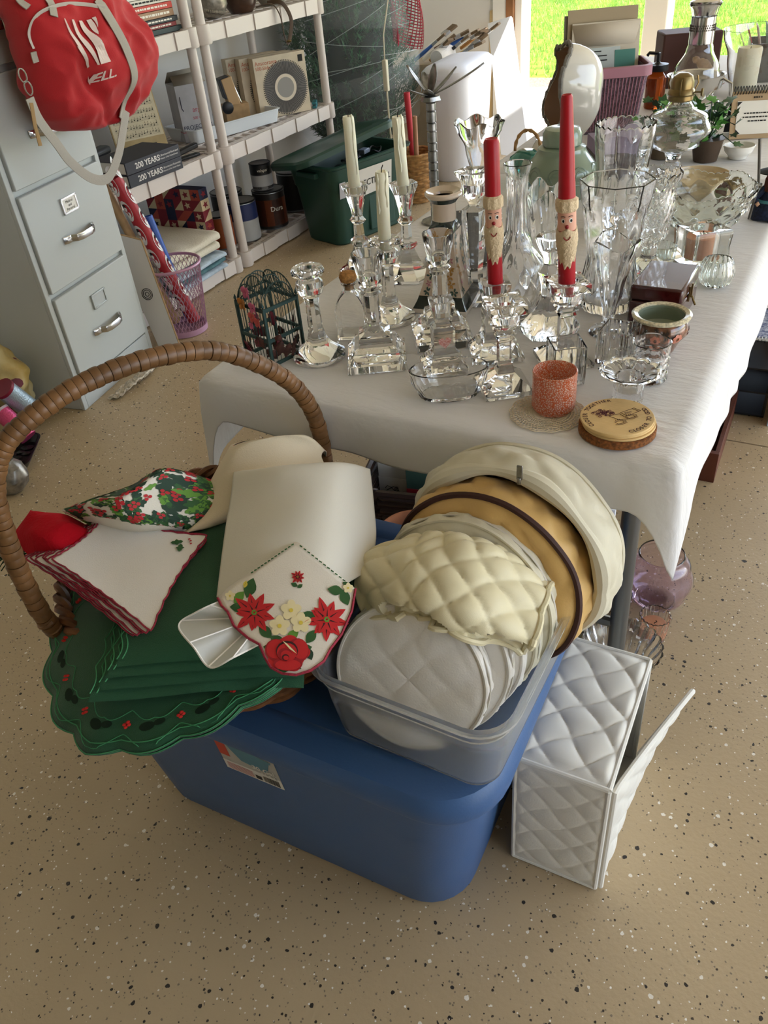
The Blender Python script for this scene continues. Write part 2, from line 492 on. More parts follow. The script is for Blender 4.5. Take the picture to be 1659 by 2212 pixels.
# ------------------------------------------------------------------ glassware on the near table
def rows_ang(p1, p2, z=TZ):
    a = at(*p1, z); b = at(*p2, z); return math.atan2(b.y - a.y, b.x - a.x)
def S4(*prof):                                   # square rings turned flat-on
    return [tuple(p[:2]) + ((p[2], PI / 4) if len(p) > 2 and p[2] == 4 else p[2:]) for p in prof]
CS = {
 'octagon': ([(.045, 0), (.0458, .004), (.0445, .009), (.036, .015), (.024, .024), (.0165, .036, 8), (.0125, .052, 8), (.0115, .096, 8), (.0135, .108, 8), (.020, .114), (.0238, .124), (.022, .133), (.0165, .139), (.018, .142), (.0265, .146), (.0275, .151), (.025, .156), (.013, .157), (.011, .135)], 48),
 'stepped': (S4((.069, 0, 4), (.070, .003, 4), (.069, .013, 4), (.062, .016, 4), (.050, .030, 4), (.048, .034, 4), (.040, .036, 4), (.036, .050, 4), (.023, .056, 4), (.020, .060, 8), (.0130, .066, 8), (.0125, .116, 8), (.0165, .119), (.0135, .123), (.019, .127), (.0145, .131), (.0185, .136), (.0195, .148), (.0235, .166), (.0255, .183), (.0225, .1835), (.015, .165), (.011, .150)), 48),
 'bell': ([(.052, 0, 6), (.052, .006, 6), (.036, .016, 6), (.023, .038, 6), (.014, .058, 6), (.021, .065, 6), (.020, .071, 6), (.0115, .078, 6), (.0102, .105, 6), (.0175, .113, 6), (.0115, .121, 6), (.0135, .135, 6), (.0205, .163, 8), (.0275, .177, 6), (.028, .184, 6), (.018, .183), (.0115, .165)], 48),
 'prism': ([(.040, 0, 6), (.040, .009, 6), (.024, .026, 6), (.0155, .042, 6), (.0145, .06, 6), (.0195, .10, 6), (.0232, .150, 6), (.0215, .168, 6), (.0095, .176, 6), (.0125, .182, 6), (.0205, .194, 8), (.0215, .213, 8), (.0330, .227, 6), (.0335, .233, 6), (.014, .232), (.0115, .212)], 48),
 'block': (S4((.057, 0, 4), (.057, .008, 4), (.050, .012, 4), (.033, .030, 4), (.0275, .045, 4), (.0285, .075, 4), (.0195, .085, 4), (.0295, .118, 4), (.030, .124, 4), (.014, .123), (.0115, .105)), 48),
 'square': (S4((.052, 0, 4), (.052, .008, 4), (.047, .011, 4), (.03, .022, 4), (.0185, .030, 4), (.0165, .040, 4), (.0128, .044, 4), (.0124, .080, 4), (.018, .085, 4), (.0165, .090, 4), (.021, .094, 4), (.018, .100, 4), (.024, .108, 8), (.022, .121, 8), (.038, .127, 4), (.0385, .140, 4), (.016, .1395), (.0115, .120)), 48),
 'skirted': ([(.052, 0, 6), (.052, .010, 6), (.046, .020, 6, .2), (.024, .044, 6, .3), (.0155, .060, 6, .3), (.0175, .085, 6, .3), (.0225, .105, 6, .3), (.0165, .113, 6, .3), (.0135, .118, 6, .3), (.0165, .130, 6, .3), (.0275, .155, 6, .3), (.029, .163, 6, .3), (.017, .162), (.0115, .142)], 48),
}
def candlestick(kind, x, y, label, rz=0., s=1., sz=1., group='glass candlesticks on the table'):
    prof, N = CS[kind]
    o = B().turn([(p[0] * s, p[1] * sz) + tuple(p[2:]) for p in prof], N).build('candlestick', GLASS, smooth=28)
    o.location = (x, y, TZ); o.rotation_euler.z = rz
    return tag(o, label, 'candlestick', group)
def taper(x, y, z0, h, r0, r1, label, mat, tilt=(0, 0), lip=True):
    """household candle: body with a burnt wick and a run of drips"""
    t = thing('taper_candle', label, 'candle', (x, y, z0))
    t.rotation_euler = (tilt[0], tilt[1], 0)
    prof = [(r0 * .93, 0), (r0, .004)] + [(lerp(r0, r1, k / 8), lerp(.004, h - .004, k / 8)) for k in range(1, 9)] + [(r1 * .9, h), (r1 * .55, h - .002)]
    B().turn(prof, 24, mod=lambda th, i, r, z: .0004 * math.sin(3 * th + z * 60)).build('body', mat, t)
    B().tube([(0, 0, h - .004), (.0006, 0, h + .004), (.003, .001, h + .010)], .0009, 6).build('wick', WICK, t)
    if lip:
        d = B(); rnd = random.Random(label)
        for k in range(3):
            a = rnd.uniform(0, 6.28) if k else -.4
            n_ = 9; L = rnd.uniform(.05, h * .8)
            d.tube([((lerp(r1, r0, q / n_) * math.cos(a + .1 * math.sin(q)) * .99), lerp(r1, r0, q / n_) * math.sin(a + .1 * math.sin(q)) * .99, h + (.004 if k == 0 else -.002) - L * q / n_) for q in range(n_ + 1)], lambda f: .0016 + .0007 * math.sin(f * 23), 6)
        d.build('drip', mat, t)
    return t
candlestick('octagon', -.729, 1.031, 'clear glass candlestick with round foot and no candle, beside the birdcage lantern')
candlestick('octagon', -.680, 1.205, 'clear glass candlestick with round foot holding the shortest cream candle', sz=.955)
rB = rows_ang((750, 828), (878, 817))
candlestick('stepped', -.626, 1.050, 'tall glass candlestick on stepped square base beside the corked bottle', rB)
candlestick('stepped', -.556, 1.160, 'tall glass candlestick on stepped square base beside the porcelain candlestick', rB + .06)
candlestick('bell', -.848, 1.400, 'faceted glass candlestick with bell foot, nearer the green plastic tote', .2, sz=.96)
candlestick('bell', -.742, 1.405, 'faceted glass candlestick with bell foot, next to the porcelain candlestick', .3)
candlestick('prism', -.565, 1.330, 'thick hexagonal crystal candlestick behind the floral porcelain one', .25)
candlestick('block', -.447, 1.135, 'square block glass candlestick holding the shorter Santa candle', rB + .05)
cH = candlestick('block', -.508, 1.062, 'square block glass candlestick with a red heart sticker behind the oval dish', rB + .1, .86, .93)
candlestick('square', -.392, 1.030, 'glass candlestick with square top plate standing empty beside the oval dish', rB + .12, 1., 1.)
candlestick('square', -.335, 1.145, 'glass candlestick with square top plate holding the taller Santa candle', rB + .1, 1.05, .95)
candlestick('skirted', -.392, 1.245, 'empty glass candlestick with six-sided top and wide skirted foot', .3)
STK = M('red_sticker', 'c2543f', .7, var=(500, .3), col2='e9c9bd')
hb = B()
hp = [(.011 * 16 * math.sin(t) ** 3 / 17, .011 * (13 * math.cos(t) - 5 * math.cos(2 * t) - 2 * math.cos(3 * t) - math.cos(4 * t)) / 17) for t in [2 * PI * k / 40 for k in range(40)]]
hb.poly(hp, 0, .0004, fn=lambda x, y, z: (x, -.0195 - z, y + .052)).build('heart_sticker', STK, cH, label='red printed heart sticker')
taper(-.848, 1.400, TZ + .162, .138, .0118, .0108, 'cream taper candle in the bell-footed candlestick nearer the green tote', WAX, (0, .012))
taper(-.680, 1.205, TZ + .130, .130, .0112, .0108, 'shortest cream taper candle, in the round-footed candlestick', WAX, (0, .035))
taper(-.742, 1.405, TZ + .166, .134, .0115, .0108, 'cream taper candle with a long drip beside the palm-tree holder', WAX, (0, -.02))

SKIN = M('painted_flesh', 'dba58d', .6); BEARD = M('beard_wax', 'd8c19d', .7, bump=(300, .6)); NOSE = M('nose_red', '8d0f18', .5); EYE = M('eye_white', 'ece6da', .5)
def santa(x, y, z0, h, r, zb, label, tilt, ye):
    """red taper with a modelled Santa face; zb = beard tip height, ye = direction faced"""
    t = thing('santa_candle', label, 'candle', (x, y, z0)); t.rotation_euler = (tilt[0], tilt[1], 0)
    top = (r * .62 if h > .25 else r * .95)
    B().turn([(r * .9, 0), (r, .004), (r, h * .45), (lerp(r, top, .5), h * .75), (top, h - .004), (top * .8, h), (top * .4, h - .002)], 28).build('body', RED_WAX, t)
    Z = zb
    rr_ = lambda z: lerp(r, top, max(0, (z / h - .45) / .55))
    face = B().turn([(r * 1.03, Z + .055), (r * 1.04, Z + .065), (r * 1.03, Z + .082)], 28, cap=False).build('face', SKIN, t)
    B().turn([(r * .95, Z + .080), (r * 1.22, Z + .083), (r * 1.26, Z + .090), (r * 1.22, Z + .097), (r * .95, Z + .100)], 40, mod=lambda th, i, rr, z: .0007 * math.sin(9 * th + z * 900) * (0 < i < 4)).build('hat_brim', BEARD, t)
    bd = B()
    def bf(u, v):
        a = ye + (u - .5) * PI * 1.25
        zt = Z + .060 - .006 * abs(math.sin(2.2 * (u - .5) * PI)); zl = Z + .028 * (abs(u - .5) * 2) ** 1.3 + .004 * math.sin(u * 40)
        z = lerp(zt, zl, v); R = r * (1.04 + .22 * math.sin(PI * min(1, v * 1.05 + .08)) * (1 - .3 * abs(u - .5))) + .0006 * math.sin(u * 50 + v * 30)
        return Vector((R * math.cos(a), R * math.sin(a), z))
    bd.grid(bf, 28, 16); bd.build('beard', BEARD, t, solid=.002)
    nb = B().turn([(.0001, -.0028), (.0022, -.002), (.003, 0), (.0022, .002), (.0001, .0028)], 14, (r * 1.1 * math.cos(ye), r * 1.1 * math.sin(ye), Z + .062)); nb.build('nose', NOSE, t)
    e = B(); e2 = B(); e3 = B()
    for s in (-1, 1):
        a = ye + s * .42; fnr = lambda k: (lambda px, py: Vector(((r * 1.035 + k) * math.cos(a + px / r), (r * 1.035 + k) * math.sin(a + px / r), Z + .0705 + py)))
        e.fan([fnr(.0004)(.0026 * math.cos(q), .0034 * math.sin(q)) for q in [2 * PI * j / 14 for j in range(14)]])
        e2.fan([fnr(.0008)(.0015 * math.cos(q) + .0006, .0021 * math.sin(q) - .0004) for q in [2 * PI * j / 12 for j in range(12)]])
        e3.tube([fnr(.0003)(.0032 * (q - 2) / 2, .0062 - .0010 * ((q - 2) / 2) ** 2) for q in range(5)], .0004, 5)
    e.build('eye', EYE, t); e2.build('pupil', INK, t); e3.build('eyebrow', INK, t)
    B().tube([Vector((r * 1.29 * math.cos(ye + q * .1), r * 1.29 * math.sin(ye + q * .1), Z + .0435 + .0005 * q * q)) for q in range(-3, 4)], .0008, 6).build('mouth', NOSE, t)
    return t
santa(-.447, 1.135, TZ + .107, .225, .0118, .048, 'shorter red Santa-faced candle in a square block candlestick', (0, -.03), math.radians(-68))
santa(-.335, 1.145, TZ + .116, .272, .0128, .040, 'taller red Santa-faced candle tapering to a point', (.02, -.05), math.radians(-72))

# --- hollow vessels
def hollow(prof, t=.003, base=.006, flare=None):
    inner = [(max(p[0] - t, .002), p[1]) + tuple(p[2:]) for p in prof if p[1] > base + .001]
    return prof + [(prof[-1][0] - t * .5, prof[-1][1] + t * .3) + tuple(prof[-1][2:])] + inner[::-1] + [(max(inner[0][0] * .96, .002), base) + tuple(inner[0][2:])]
def vessel(name, label, cat, x, y, prof, t=.003, base=.006, N=96, mod=None, zmod=None, mat=None, rz=0., z=None, sx=1., sy=1., group=None, smooth=30):
    pr_ = hollow(prof, t, base); k = len(prof)
    zz = None
    if zmod:
        zz = lambda th, i: zmod(th, prof[i][1] if i < k else pr_[i][1])
    mm = None
    if mod: mm = lambda th, i, r, z_: mod(th, z_) * (1. if i < k else .15)
    o = B().turn(pr_, N, mod=mm, zmod=zz, sx=sx, sy=sy).build(name, mat or GLASS, smooth=smooth)
    o.location = (x, y, TZ if z is None else z); o.rotation_euler.z = rz
    return tag(o, label, cat, group)
def flute(n, a): return lambda th, z: a * (abs(math.sin(n * th / 2)) - .5)
def diamonds(n, k, a, z0=-1, z1=9): return lambda th, z: (a * (abs(math.sin(n * th + k * z)) + abs(math.sin(n * th - k * z)) - 1.2)) if z0 < z < z1 else 0.
def rungs(z0, z1, f, n=10): return [(f(lerp(0, 1, i / n)), lerp(z0, z1, i / n)) for i in range(n + 1)]
def ip(pts):                                       # smooth radius curve through (z, r)
    def f(z):
        for (a, ra), (b, rb) in zip(pts, pts[1:]):
            if z <= b:
                q = (z - a) / (b - a); q = q * q * (3 - 2 * q); return ra + (rb - ra) * q
        return pts[-1][1]
    return f
def curve(pts, n=24): 
    f = ip(pts); z0, z1 = pts[0][0], pts[-1][0]
    return [(f(lerp(z0, z1, i / n)), lerp(z0, z1, i / n)) for i in range(n + 1)]
# oval dish
vessel('oval_dish', 'pressed-glass oval dish at the front edge of the tablecloth', 'dish', -.462, .982, curve([(0, .044), (.006, .048), (.03, .058), (.046, .061)], 14), .004, .006,
       mod=lambda th, z: .0016 * (abs(math.sin(9 * th + 40 * z)) - .5) * (z < .036) , rz=rB + .02, sy=.56)
# corked bottle
t = thing('corked_bottle', 'square clear glass bottle with a round cork stopper', 'bottle', (-.715, 1.128, TZ), rB - .1)
bp = S4((.035, 0, 4), (.037, .004, 4), (.037, .056, 4), (.034, .064, 4), (.024, .073, 4)) + [(.0125, .080), (.0105, .085), (.0105, .092), (.0135, .094), (.0135, .097)]
B().turn(hollow(bp, .0025, .006), 48).build('glass_body', GLASS, t, smooth=40)
CORK = M('cork', 'a9773f', .85, var=(180, .35))
B().turn([(.0078, .084), (.0082, .097), (.0135, .099), (.0158, .106), (.0135, .113), (.006, .1155)], 24).build('cork_stopper', CORK, t)
# trumpet vase with ruffled rim
vessel('trumpet_vase', 'clear trumpet vase with a ruffled rim beside the white bin', 'vase', -.690, 1.66, curve([(0, .034), (.008, .034), (.02, .012), (.06, .016), (.13, .018), (.19, .030), (.228, .046), (.238, .050)], 26), .0022, .03,
       mod=lambda th, z: .003 * math.sin(6 * th) * max(0, (z - .19) / .05), zmod=lambda th, z: .005 * math.cos(6 * th) * max(0, (z - .18) / .06))
# cut decanter
vessel('decanter', 'cut-glass decanter with a ribbed neck and bulging body', 'decanter', -.474, 1.300, curve([(0, .036), (.01, .042), (.05, .054), (.085, .051), (.125, .028), (.150, .0185), (.20, .0165), (.235, .018), (.25, .022), (.256, .0235)], 40), .0035, .012,
       mod=lambda th, z: (.0014 * (abs(math.sin(8 * th)) - .5) if .13 < z < .235 else diamonds(7, 60, .0015, .012, .12)(th, z)))
# scalloped tulip vase
vessel('tulip_vase', 'clear glass vase with tall scalloped petals behind the Santa candles', 'vase', -.480, 1.455, curve([(0, .030), (.012, .034), (.05, .033), (.12, .038), (.172, .046)], 24), .003, .014,
       mod=lambda th, z: .003 * math.cos(6 * th) * (z / .17) + .0012 * (abs(math.sin(12 * th + z * 30)) - .5), zmod=lambda th, z: .010 * math.cos(6 * th) * max(0, (z - .12) / .06))
# big flared vase
vessel('flared_vase', 'large flared glass vase with eight-sided rim and leaf cuts', 'vase', -.328, 1.375, [(p[0], p[1], 8, .2) if p[1] > .17 else p for p in curve([(0, .045), (.01, .050), (.035, .048), (.09, .040), (.15, .049), (.20, .059), (.218, .062)], 30)], .004, .016,
       mod=lambda th, z: .0028 * (abs(math.sin(4 * th + .4 + math.sin(z * 40) * .35)) - .6) * (z < .17) + .001 * math.sin(16 * th + 50 * z) * (z < .09))
# sawtooth cylinder vase
vessel('sawtooth_vase', 'heavy cut-glass cylinder vase with a sawtooth rim', 'vase', -.426, 1.815, curve([(0, .050), (.012, .053), (.10, .053), (.204, .062)], 30), .005, .018,
       mod=lambda th, z: .003 * (abs(math.sin(3 * th)) ** .5 - .7) * (z < .185) + .0012 * math.sin(12 * th - 35 * z) * (z < .11), zmod=lambda th, z: .004 * abs(math.sin(12 * th)) * max(0, (z - .19) / .014))
# footed flute
vessel('flute_vase', 'footed flute vase with a lobed rim beside the mahogany box', 'vase', -.297, 1.268, curve([(0, .031), (.004, .031), (.010, .010), (.016, .007), (.025, .009), (.08, .020), (.12, .029), (.154, .037)], 30), .0025, .028,
       mod=lambda th, z: .0015 * (abs(math.sin(6 * th)) - .5) * (z > .02) + .003 * math.cos(3 * th) * max(0, (z - .12) / .03), zmod=lambda th, z: .006 * math.cos(3 * th) * max(0, (z - .12) / .03))
# brilliant-cut pedestal vase
vessel('pedestal_vase', 'brilliant-cut glass pedestal vase beside the sawtooth bowl', 'vase', -.300, 1.56, curve([(0, .034), (.008, .035), (.03, .014), (.045, .014), (.075, .030), (.12, .036), (.155, .034), (.178, .044)], 34), .004, .05,
       mod=diamonds(8, 90, .0024, .05, .17), zmod=lambda th, z: .005 * abs(math.sin(7 * th)) * max(0, (z - .165) / .012))
# sawtooth bowl
vessel('cut_bowl', 'large cut-glass bowl with a scalloped sawtooth rim', 'bowl', -.248, 1.80, curve([(0, .046), (.006, .050), (.03, .074), (.06, .092), (.094, .106)], 26), .004, .008, N=144, mat=GLASS_G,
       mod=diamonds(6, 55, .003, .012, .082), zmod=lambda th, z: (.005 * math.cos(6 * th) + .003 * abs(math.sin(24 * th))) * max(0, (z - .06) / .034))
# small square tumblers and votives
GV = 'small glass votive holders'
def sqv(label, x, y, w, h, rz, **k):
    return vessel('votive_holder', label, 'candle holder', x, y, S4((w * .66, 0, 4), (w * .69, .003, 4), (w * .70, h * .3, 4), (w * .70, h * .7, 4), (w * .70, h, 4)), .004, .008, N=64, rz=rz, group=GV, **k)
sqv('small square glass holder with vertical ribs beside the porcelain pot', -.256, 1.172, .052, .056, rows_ang((1345, 815), (1385, 760)), mod=lambda th, z: .0012 * math.sin(30 * th))
sqv('small square glass holder with starburst panels behind the orange votive', -.313, 1.085, .050, .062, rB + .05, mod=lambda th, z: .0016 * (abs(math.sin(8 * th + 50 * abs(z - .03))) - .5) * (.008 < z < .052))
vessel('votive_holder', 'round glass votive holder with wavy bands beside the flower-rim holder', 'candle holder', -.197, 1.128, curve([(0, .026), (.003, .0275), (.05, .028), (.061, .0285)], 26), .003, .008, group=GV,
       mod=lambda th, z: .0012 * math.sin(z * 520 + .8 * math.sin(9 * th)) * (z < .042))
vessel('votive_holder', 'glass candle holder with a flat petalled flower rim', 'candle holder', -.208, 1.050, [(.0205, 0), (.0215, .003), (.0205, .03), (.0215, .040), (.028, .045), (.040, .047), (.041, .049)], .0035, .02, group=GV,
       mod=lambda th, z: (.003 * abs(math.sin(6 * th)) * max(0, (z - .040) / .006)) + (.0007 * math.sin(10 * th) * (z < .04)), zmod=lambda th, z: .0025 * abs(math.sin(6 * th)) * max(0, (z - .043) / .006))
vessel('votive_holder', 'low ribbed pale-green votive cup behind the mahogany box', 'candle holder', -.287, 1.618, curve([(0, .024), (.003, .026), (.03, .028)], 8), .004, .006, group=GV, mod=lambda th, z: .001 * math.sin(22 * th), mat=GLASS_G)
o = vessel('votive_holder', 'round fluted votive cup tipped beside the mahogany box', 'candle holder', -.168, 1.520, curve([(0, .018), (.006, .026), (.022, .031), (.040, .028), (.048, .024)], 14), .003, .006, group=GV, mod=lambda th, z: .0014 * math.sin(18 * th), mat=GLASS_G)
# glass cube with a peach candle
t = thing('cube_candle_holder', 'thick square glass cube holder with a peach candle', 'candle holder', (-.216, 1.628, TZ), rows_ang((1452, 545), (1500, 575)))
PEACH = M('peach_wax', 'd99a78', .5, sss=.15)
w = .039
cp = S4((w * 1.30, 0, 4), (w * 1.40, .004, 4), (w * 1.40, .014, 4), (w * 1.34, .034, 4), (w * 1.40, .056, 4), (w * 1.41, .064, 4), (w * 1.34, .068, 4)) + [(.0275, .066), (.0262, .060), (.0255, .012)]
B().turn(cp, 48).build('glass_cube', GLASS_G, t, smooth=30)
B().turn([(.0245, .0125), (.0252, .016), (.0252, .052), (.020, .0545), (.004, .052)], 32).build('candle', PEACH, t)
B().tube([(0, 0, .052), (.001, 0, .060)], .0009, 6).build('wick', WICK, t)

# orange crackle votive, doily, coasters
ORG = bpy.data.materials.new('orange_crackle_glass'); ORG.use_nodes = True
nt = ORG.node_tree; bs = nt.nodes['Principled BSDF']; tc = nt.nodes.new('ShaderNodeTexCoord'); vo = nt.nodes.new('ShaderNodeTexVoronoi'); vo.feature = 'DISTANCE_TO_EDGE'; vo.inputs['Scale'].default_value = 330
rp = nt.nodes.new('ShaderNodeValToRGB'); rp.color_ramp.elements[0].position = .08; rp.color_ramp.elements[1].position = .22
rp.color_ramp.elements[0].color = lin('e2703c'); rp.color_ramp.elements[1].color = lin('ffe9d6')
nt.links.new(tc.outputs['Object'], vo.inputs['Vector']); nt.links.new(vo.outputs['Distance'], rp.inputs['Fac']); nt.links.new(rp.outputs[0], bs.inputs['Base Color'])
bs.inputs['Transmission Weight'].default_value = .62; bs.inputs['Roughness'].default_value = .25
vessel('votive_holder', 'orange crackle-glass votive cup standing on the lace doily', 'candle holder', -.300, .990, curve([(0, .026), (.003, .030), (.008, .0315), (.062, .0315)], 14), .0022, .004, mat=ORG, z=TZ + .0022)
DOILY = M('ecru_crochet', 'd9ccb4', .9)
db = B(); ringsd = 9
R0 = .052
def dpt(r, th): 
    rr_ = r * (1 + (.055 * abs(math.sin(7 * th)) if r > .045 else 0)); return (rr_ * math.cos(th), rr_ * math.sin(th))
for k in range(1, 13):
    r = R0 * k / 12
    db.tube([(*dpt(r, 2 * PI * q / 84), .001) for q in range(84)], .0009, 4, closed=True)
for k in range(56):
    a_ = 2 * PI * k / 56
    db.tube([(*dpt(R0 * (q / 8), a_ + (.05 if q % 2 else -.05)), .001) for q in range(2, 9)], .0008, 4)
o = db.build('doily', DOILY); o.location = (-.305, .978, TZ + .0002); tag(o, 'round ecru crocheted lace doily under the orange votive', 'doily')
CK = M('brown_cork', '7a4a22', .9, var=(260, .45))
PLY = M('pale_plywood', 'd6b67e', .6, var=(14, .14), bump=(60, .15, (1, 9, 1)))
cx, cy = -.2005, .9655
o = B().turn([(.051, 0), (.0525, .001), (.0525, .010), (.051, .011)], 64).build('cork_trivet', CK); o.location = (cx, cy, TZ); tag(o, 'thick round cork coaster at the bottom of the stack', 'coaster')
for k, (dx, dy) in enumerate(((.001, .002), (-.001, .003), (-.002, .001))):
    o = B().turn([(.0490, 0), (.0495, .0005), (.0495, .0030), (.0490, .0034)], 64).build('wooden_coaster', PLY)
    o.location = (cx + dx, cy + dy, TZ + .0112 + k * .0036); o['category'] = 'coaster'; o['group'] = 'round plywood coasters in the stack'
    o['label'] = ('round plywood coaster lying right on the cork', 'round plywood coaster in the middle of the stack', 'top plywood coaster engraved with cups, flowers and words')[k]
topc = o
BURN = M('burnt_engraving', '4a2a22', .8); MAROON = M('maroon_engraving', '5e2a38', .8)
eb = B(); ORI = rows_ang((1300, 940), (1370, 925))
def arc_text(b, s, R, a0, a1, size, top=True):
    for k, ch in enumerate(s):
        if ch == ' ': continue
        a = lerp(a0, a1, k / (len(s) - 1))
        c, s_ = math.cos(a), math.sin(a)
        up = Vector((c, s_, 0)) if top else Vector((-c, -s_, 0)); rt = Vector((up.y, -up.x, 0))
        put_text(b, ch, size, lambda x, y: Vector((R * c, R * s_, .0037)) + rt * x + up * y, bold=.0002)
D = math.radians
arc_text(eb, 'CLOSER TOGETHER', .0425, ORI + D(192), ORI + D(78), .0088)
arc_text(eb, 'CLOSER TO GOD', .0425, ORI + D(-92), ORI + D(4), .0088, False)
def cpt(x, y): c, s_ = math.cos(ORI), math.sin(ORI); return Vector((x * c - y * s_, x * s_ + y * c, .0038))
def line(b, pts, r=.00035, m=0, closed=False): b.tube([cpt(*p) for p in pts], r, 4, m, closed=closed)
def cup(x, y, s):
    line(eb, [(x - s, y + s * .5), (x - s * .7, y - s * .6), (x + s * .7, y - s * .6), (x + s, y + s * .5)], closed=True)
    line(eb, [(x + s, y + s * .3), (x + s * 1.6, y + s * .2), (x + s * 1.4, y - s * .4), (x + s * .8, y - s * .3)])
    line(eb, [(x - s * 1.4, y - s * .7), (x, y - s * 1.1), (x + s * 1.5, y - s * .7)])
    for q in (-.5, 0., .5): line(eb, [(x + q * s, y + s * (.8 + j * .25)) for j in range(3)])
cup(-.004, -.016, .006); cup(.016, -.008, .006)
line(eb, [(-.010, .004), (.006, .004), (.010, -.013), (-.002, -.010)], closed=True)
line(eb, [(.008, .006), (.028, .010), (.033, .000), (.013, -.005)], closed=True); line(eb, [(.028, .010), (.031, .011), (.036, .001), (.033, .000)])
put_text(eb, 'Bible', .006, lambda x, y: cpt(.018 + x * .95 + y * .1, .003 + x * .1 + y))
eb.build('engraved_words', BURN, topc)
fb = B(); rnd = random.Random(4)
for k in range(46):
    a, r = rnd.uniform(0, 6.28), rnd.uniform(0, 1) ** .6
    x, y = -.014 + .016 * r * math.cos(a), .014 + .010 * r * math.sin(a); q0 = rnd.uniform(0, 6.28); s = rnd.uniform(.0012, .0024)
    line(fb, [(x + s * math.cos(q0 + j * 1.05), y + s * math.sin(q0 + j * 1.05)) for j in range(6)], .0003, closed=True)
fb.build('engraved_flowers', MAROON, topc)

# mahogany box
MAH = M('polished_mahogany', '3a0c0d', .22, coat=.6, var=(6, .18))
t = thing('mahogany_box', 'glossy dark red wooden box with a brass latch', 'box', (-.231, 1.372, TZ), math.radians(-2))
B().bx(-.043, .043, -.062, .062, 0, .041).build('body', MAH, t, bev=.004)
B().bx(-.043, .043, -.062, .062, .0425, .068).build('lid', MAH, t, bev=.004)
lt = B().bx(.0432, .0455, -.012, .004, .030, .056).bx(.0455, .048, -.007, -.001, .036, .060); lt.tube([(.048, -.004, .038), (.052, -.006, .030), (.056, -.008, .024)], .0018, 6).build('latch', BRASS, t)

# chinoiserie pot
POTC = M('dark_enamel', '2a1c16', .15, coat=.8, var=(90, .8), col2='8c5a3a'); RIMC = M('gilt_cream_rim', 'cfc6a8', .2, coat=.5, var=(240, .3)); INNER = M('celadon_glaze', '8f9a86', .2, coat=.5)
t = thing('porcelain_pot', 'dark painted porcelain pot with a pale gilt rim beside the mahogany box', 'pot', (-.206, 1.232, TZ))
f = ip([(0, .026), (.01, .030), (.035, .044), (.048, .042), (.054, .038)])
B().turn(hollow([(f(z / 100), z / 100) for z in (0, .5, 1, 2, 3, 4, 5, 5.4)], .0035, .009), 48).build('body', POTC, t)
B().turn([(.036, .0535), (.045, .056), (.046, .0595), (.042, .062), (.036, .060), (.035, .056)], 48, cap=False).build('rim', RIMC, t)
B().turn([(.0350, .0585), (.0345, .052), (.038, .044), (.0375, .034), (.02, .013), (.001, .0115)], 48, cap=False).build('inside_glaze', INNER, t)
pb = B()
for k, a in enumerate((-2.3, -1.5, -.7, .2)):
    for j in range(7):
        q = 2 * PI * j / 7; c0 = (a + .13 * math.cos(q), .032 + .006 * math.sin(q))
        pb.fan([Vector(((f(c0[1] + .003 * math.sin(w_)) + .0006) * math.cos(c0[0] + .08 * math.cos(w_)), (f(c0[1] + .003 * math.sin(w_)) + .0006) * math.sin(c0[0] + .08 * math.cos(w_)), c0[1] + .003 * math.sin(w_))) for w_ in [2 * PI * i_ / 8 for i_ in range(8)]])
pb.build('painted_blossom', M('blossom_enamel', 'c77b62', .3), t)

# floral porcelain candlestick
t = thing('porcelain_candlestick', 'cream porcelain candlestick painted with flowers and green bands', 'candlestick', (-.609, 1.300, TZ), rows_ang((905, 690), (985, 700)) + .1)
CREAM = M('cream_porcelain', 'd3bfa9', .18, coat=.6); DKG = M('dark_green_glaze', '1f2b28', .15, coat=.6)
def pcr(z):
    if z < .012: return (.074, 4)
    return None
cprof = S4((.068, 0, 4), (.071, .004, 4), (.066, .012, 4)) 
B().turn(S4((.073, 0, 4), (.074, .004, 4), (.073, .008, 4)), 48).build('foot_edge', M('white_glaze', 'e6ddcf', .2), t)
B().turn(S4((.0725, .008, 4), (.062, .022, 4), (.058, .030, 4)), 48).build('green_foot_band', DKG, t)
bprof = S4((.058, .030, 4), (.048, .050, 4), (.038, .085, 4), (.0335, .120, 4), (.0335, .140, 4))
B().turn(bprof, 48).build('body', CREAM, t, smooth=60)
B().turn(S4((.0335, .140, 4), (.0315, .148, 4)) + [(.024, .154), (.0215, .158)], 48).build('green_shoulder', DKG, t)
B().turn([(.0215, .158), (.0215, .186), (.0225, .188)], 48).build('neck', CREAM, t)
B().turn([(.0225, .188), (.027, .194), (.030, .197)], 48).build('green_collar', DKG, t)
B().turn([(.030, .197), (.0325, .200), (.0325, .204), (.030, .2065), (.017, .201), (.014, .192)], 48).build('rim', CREAM, t)
fl_ = B(); rnd = random.Random(12)
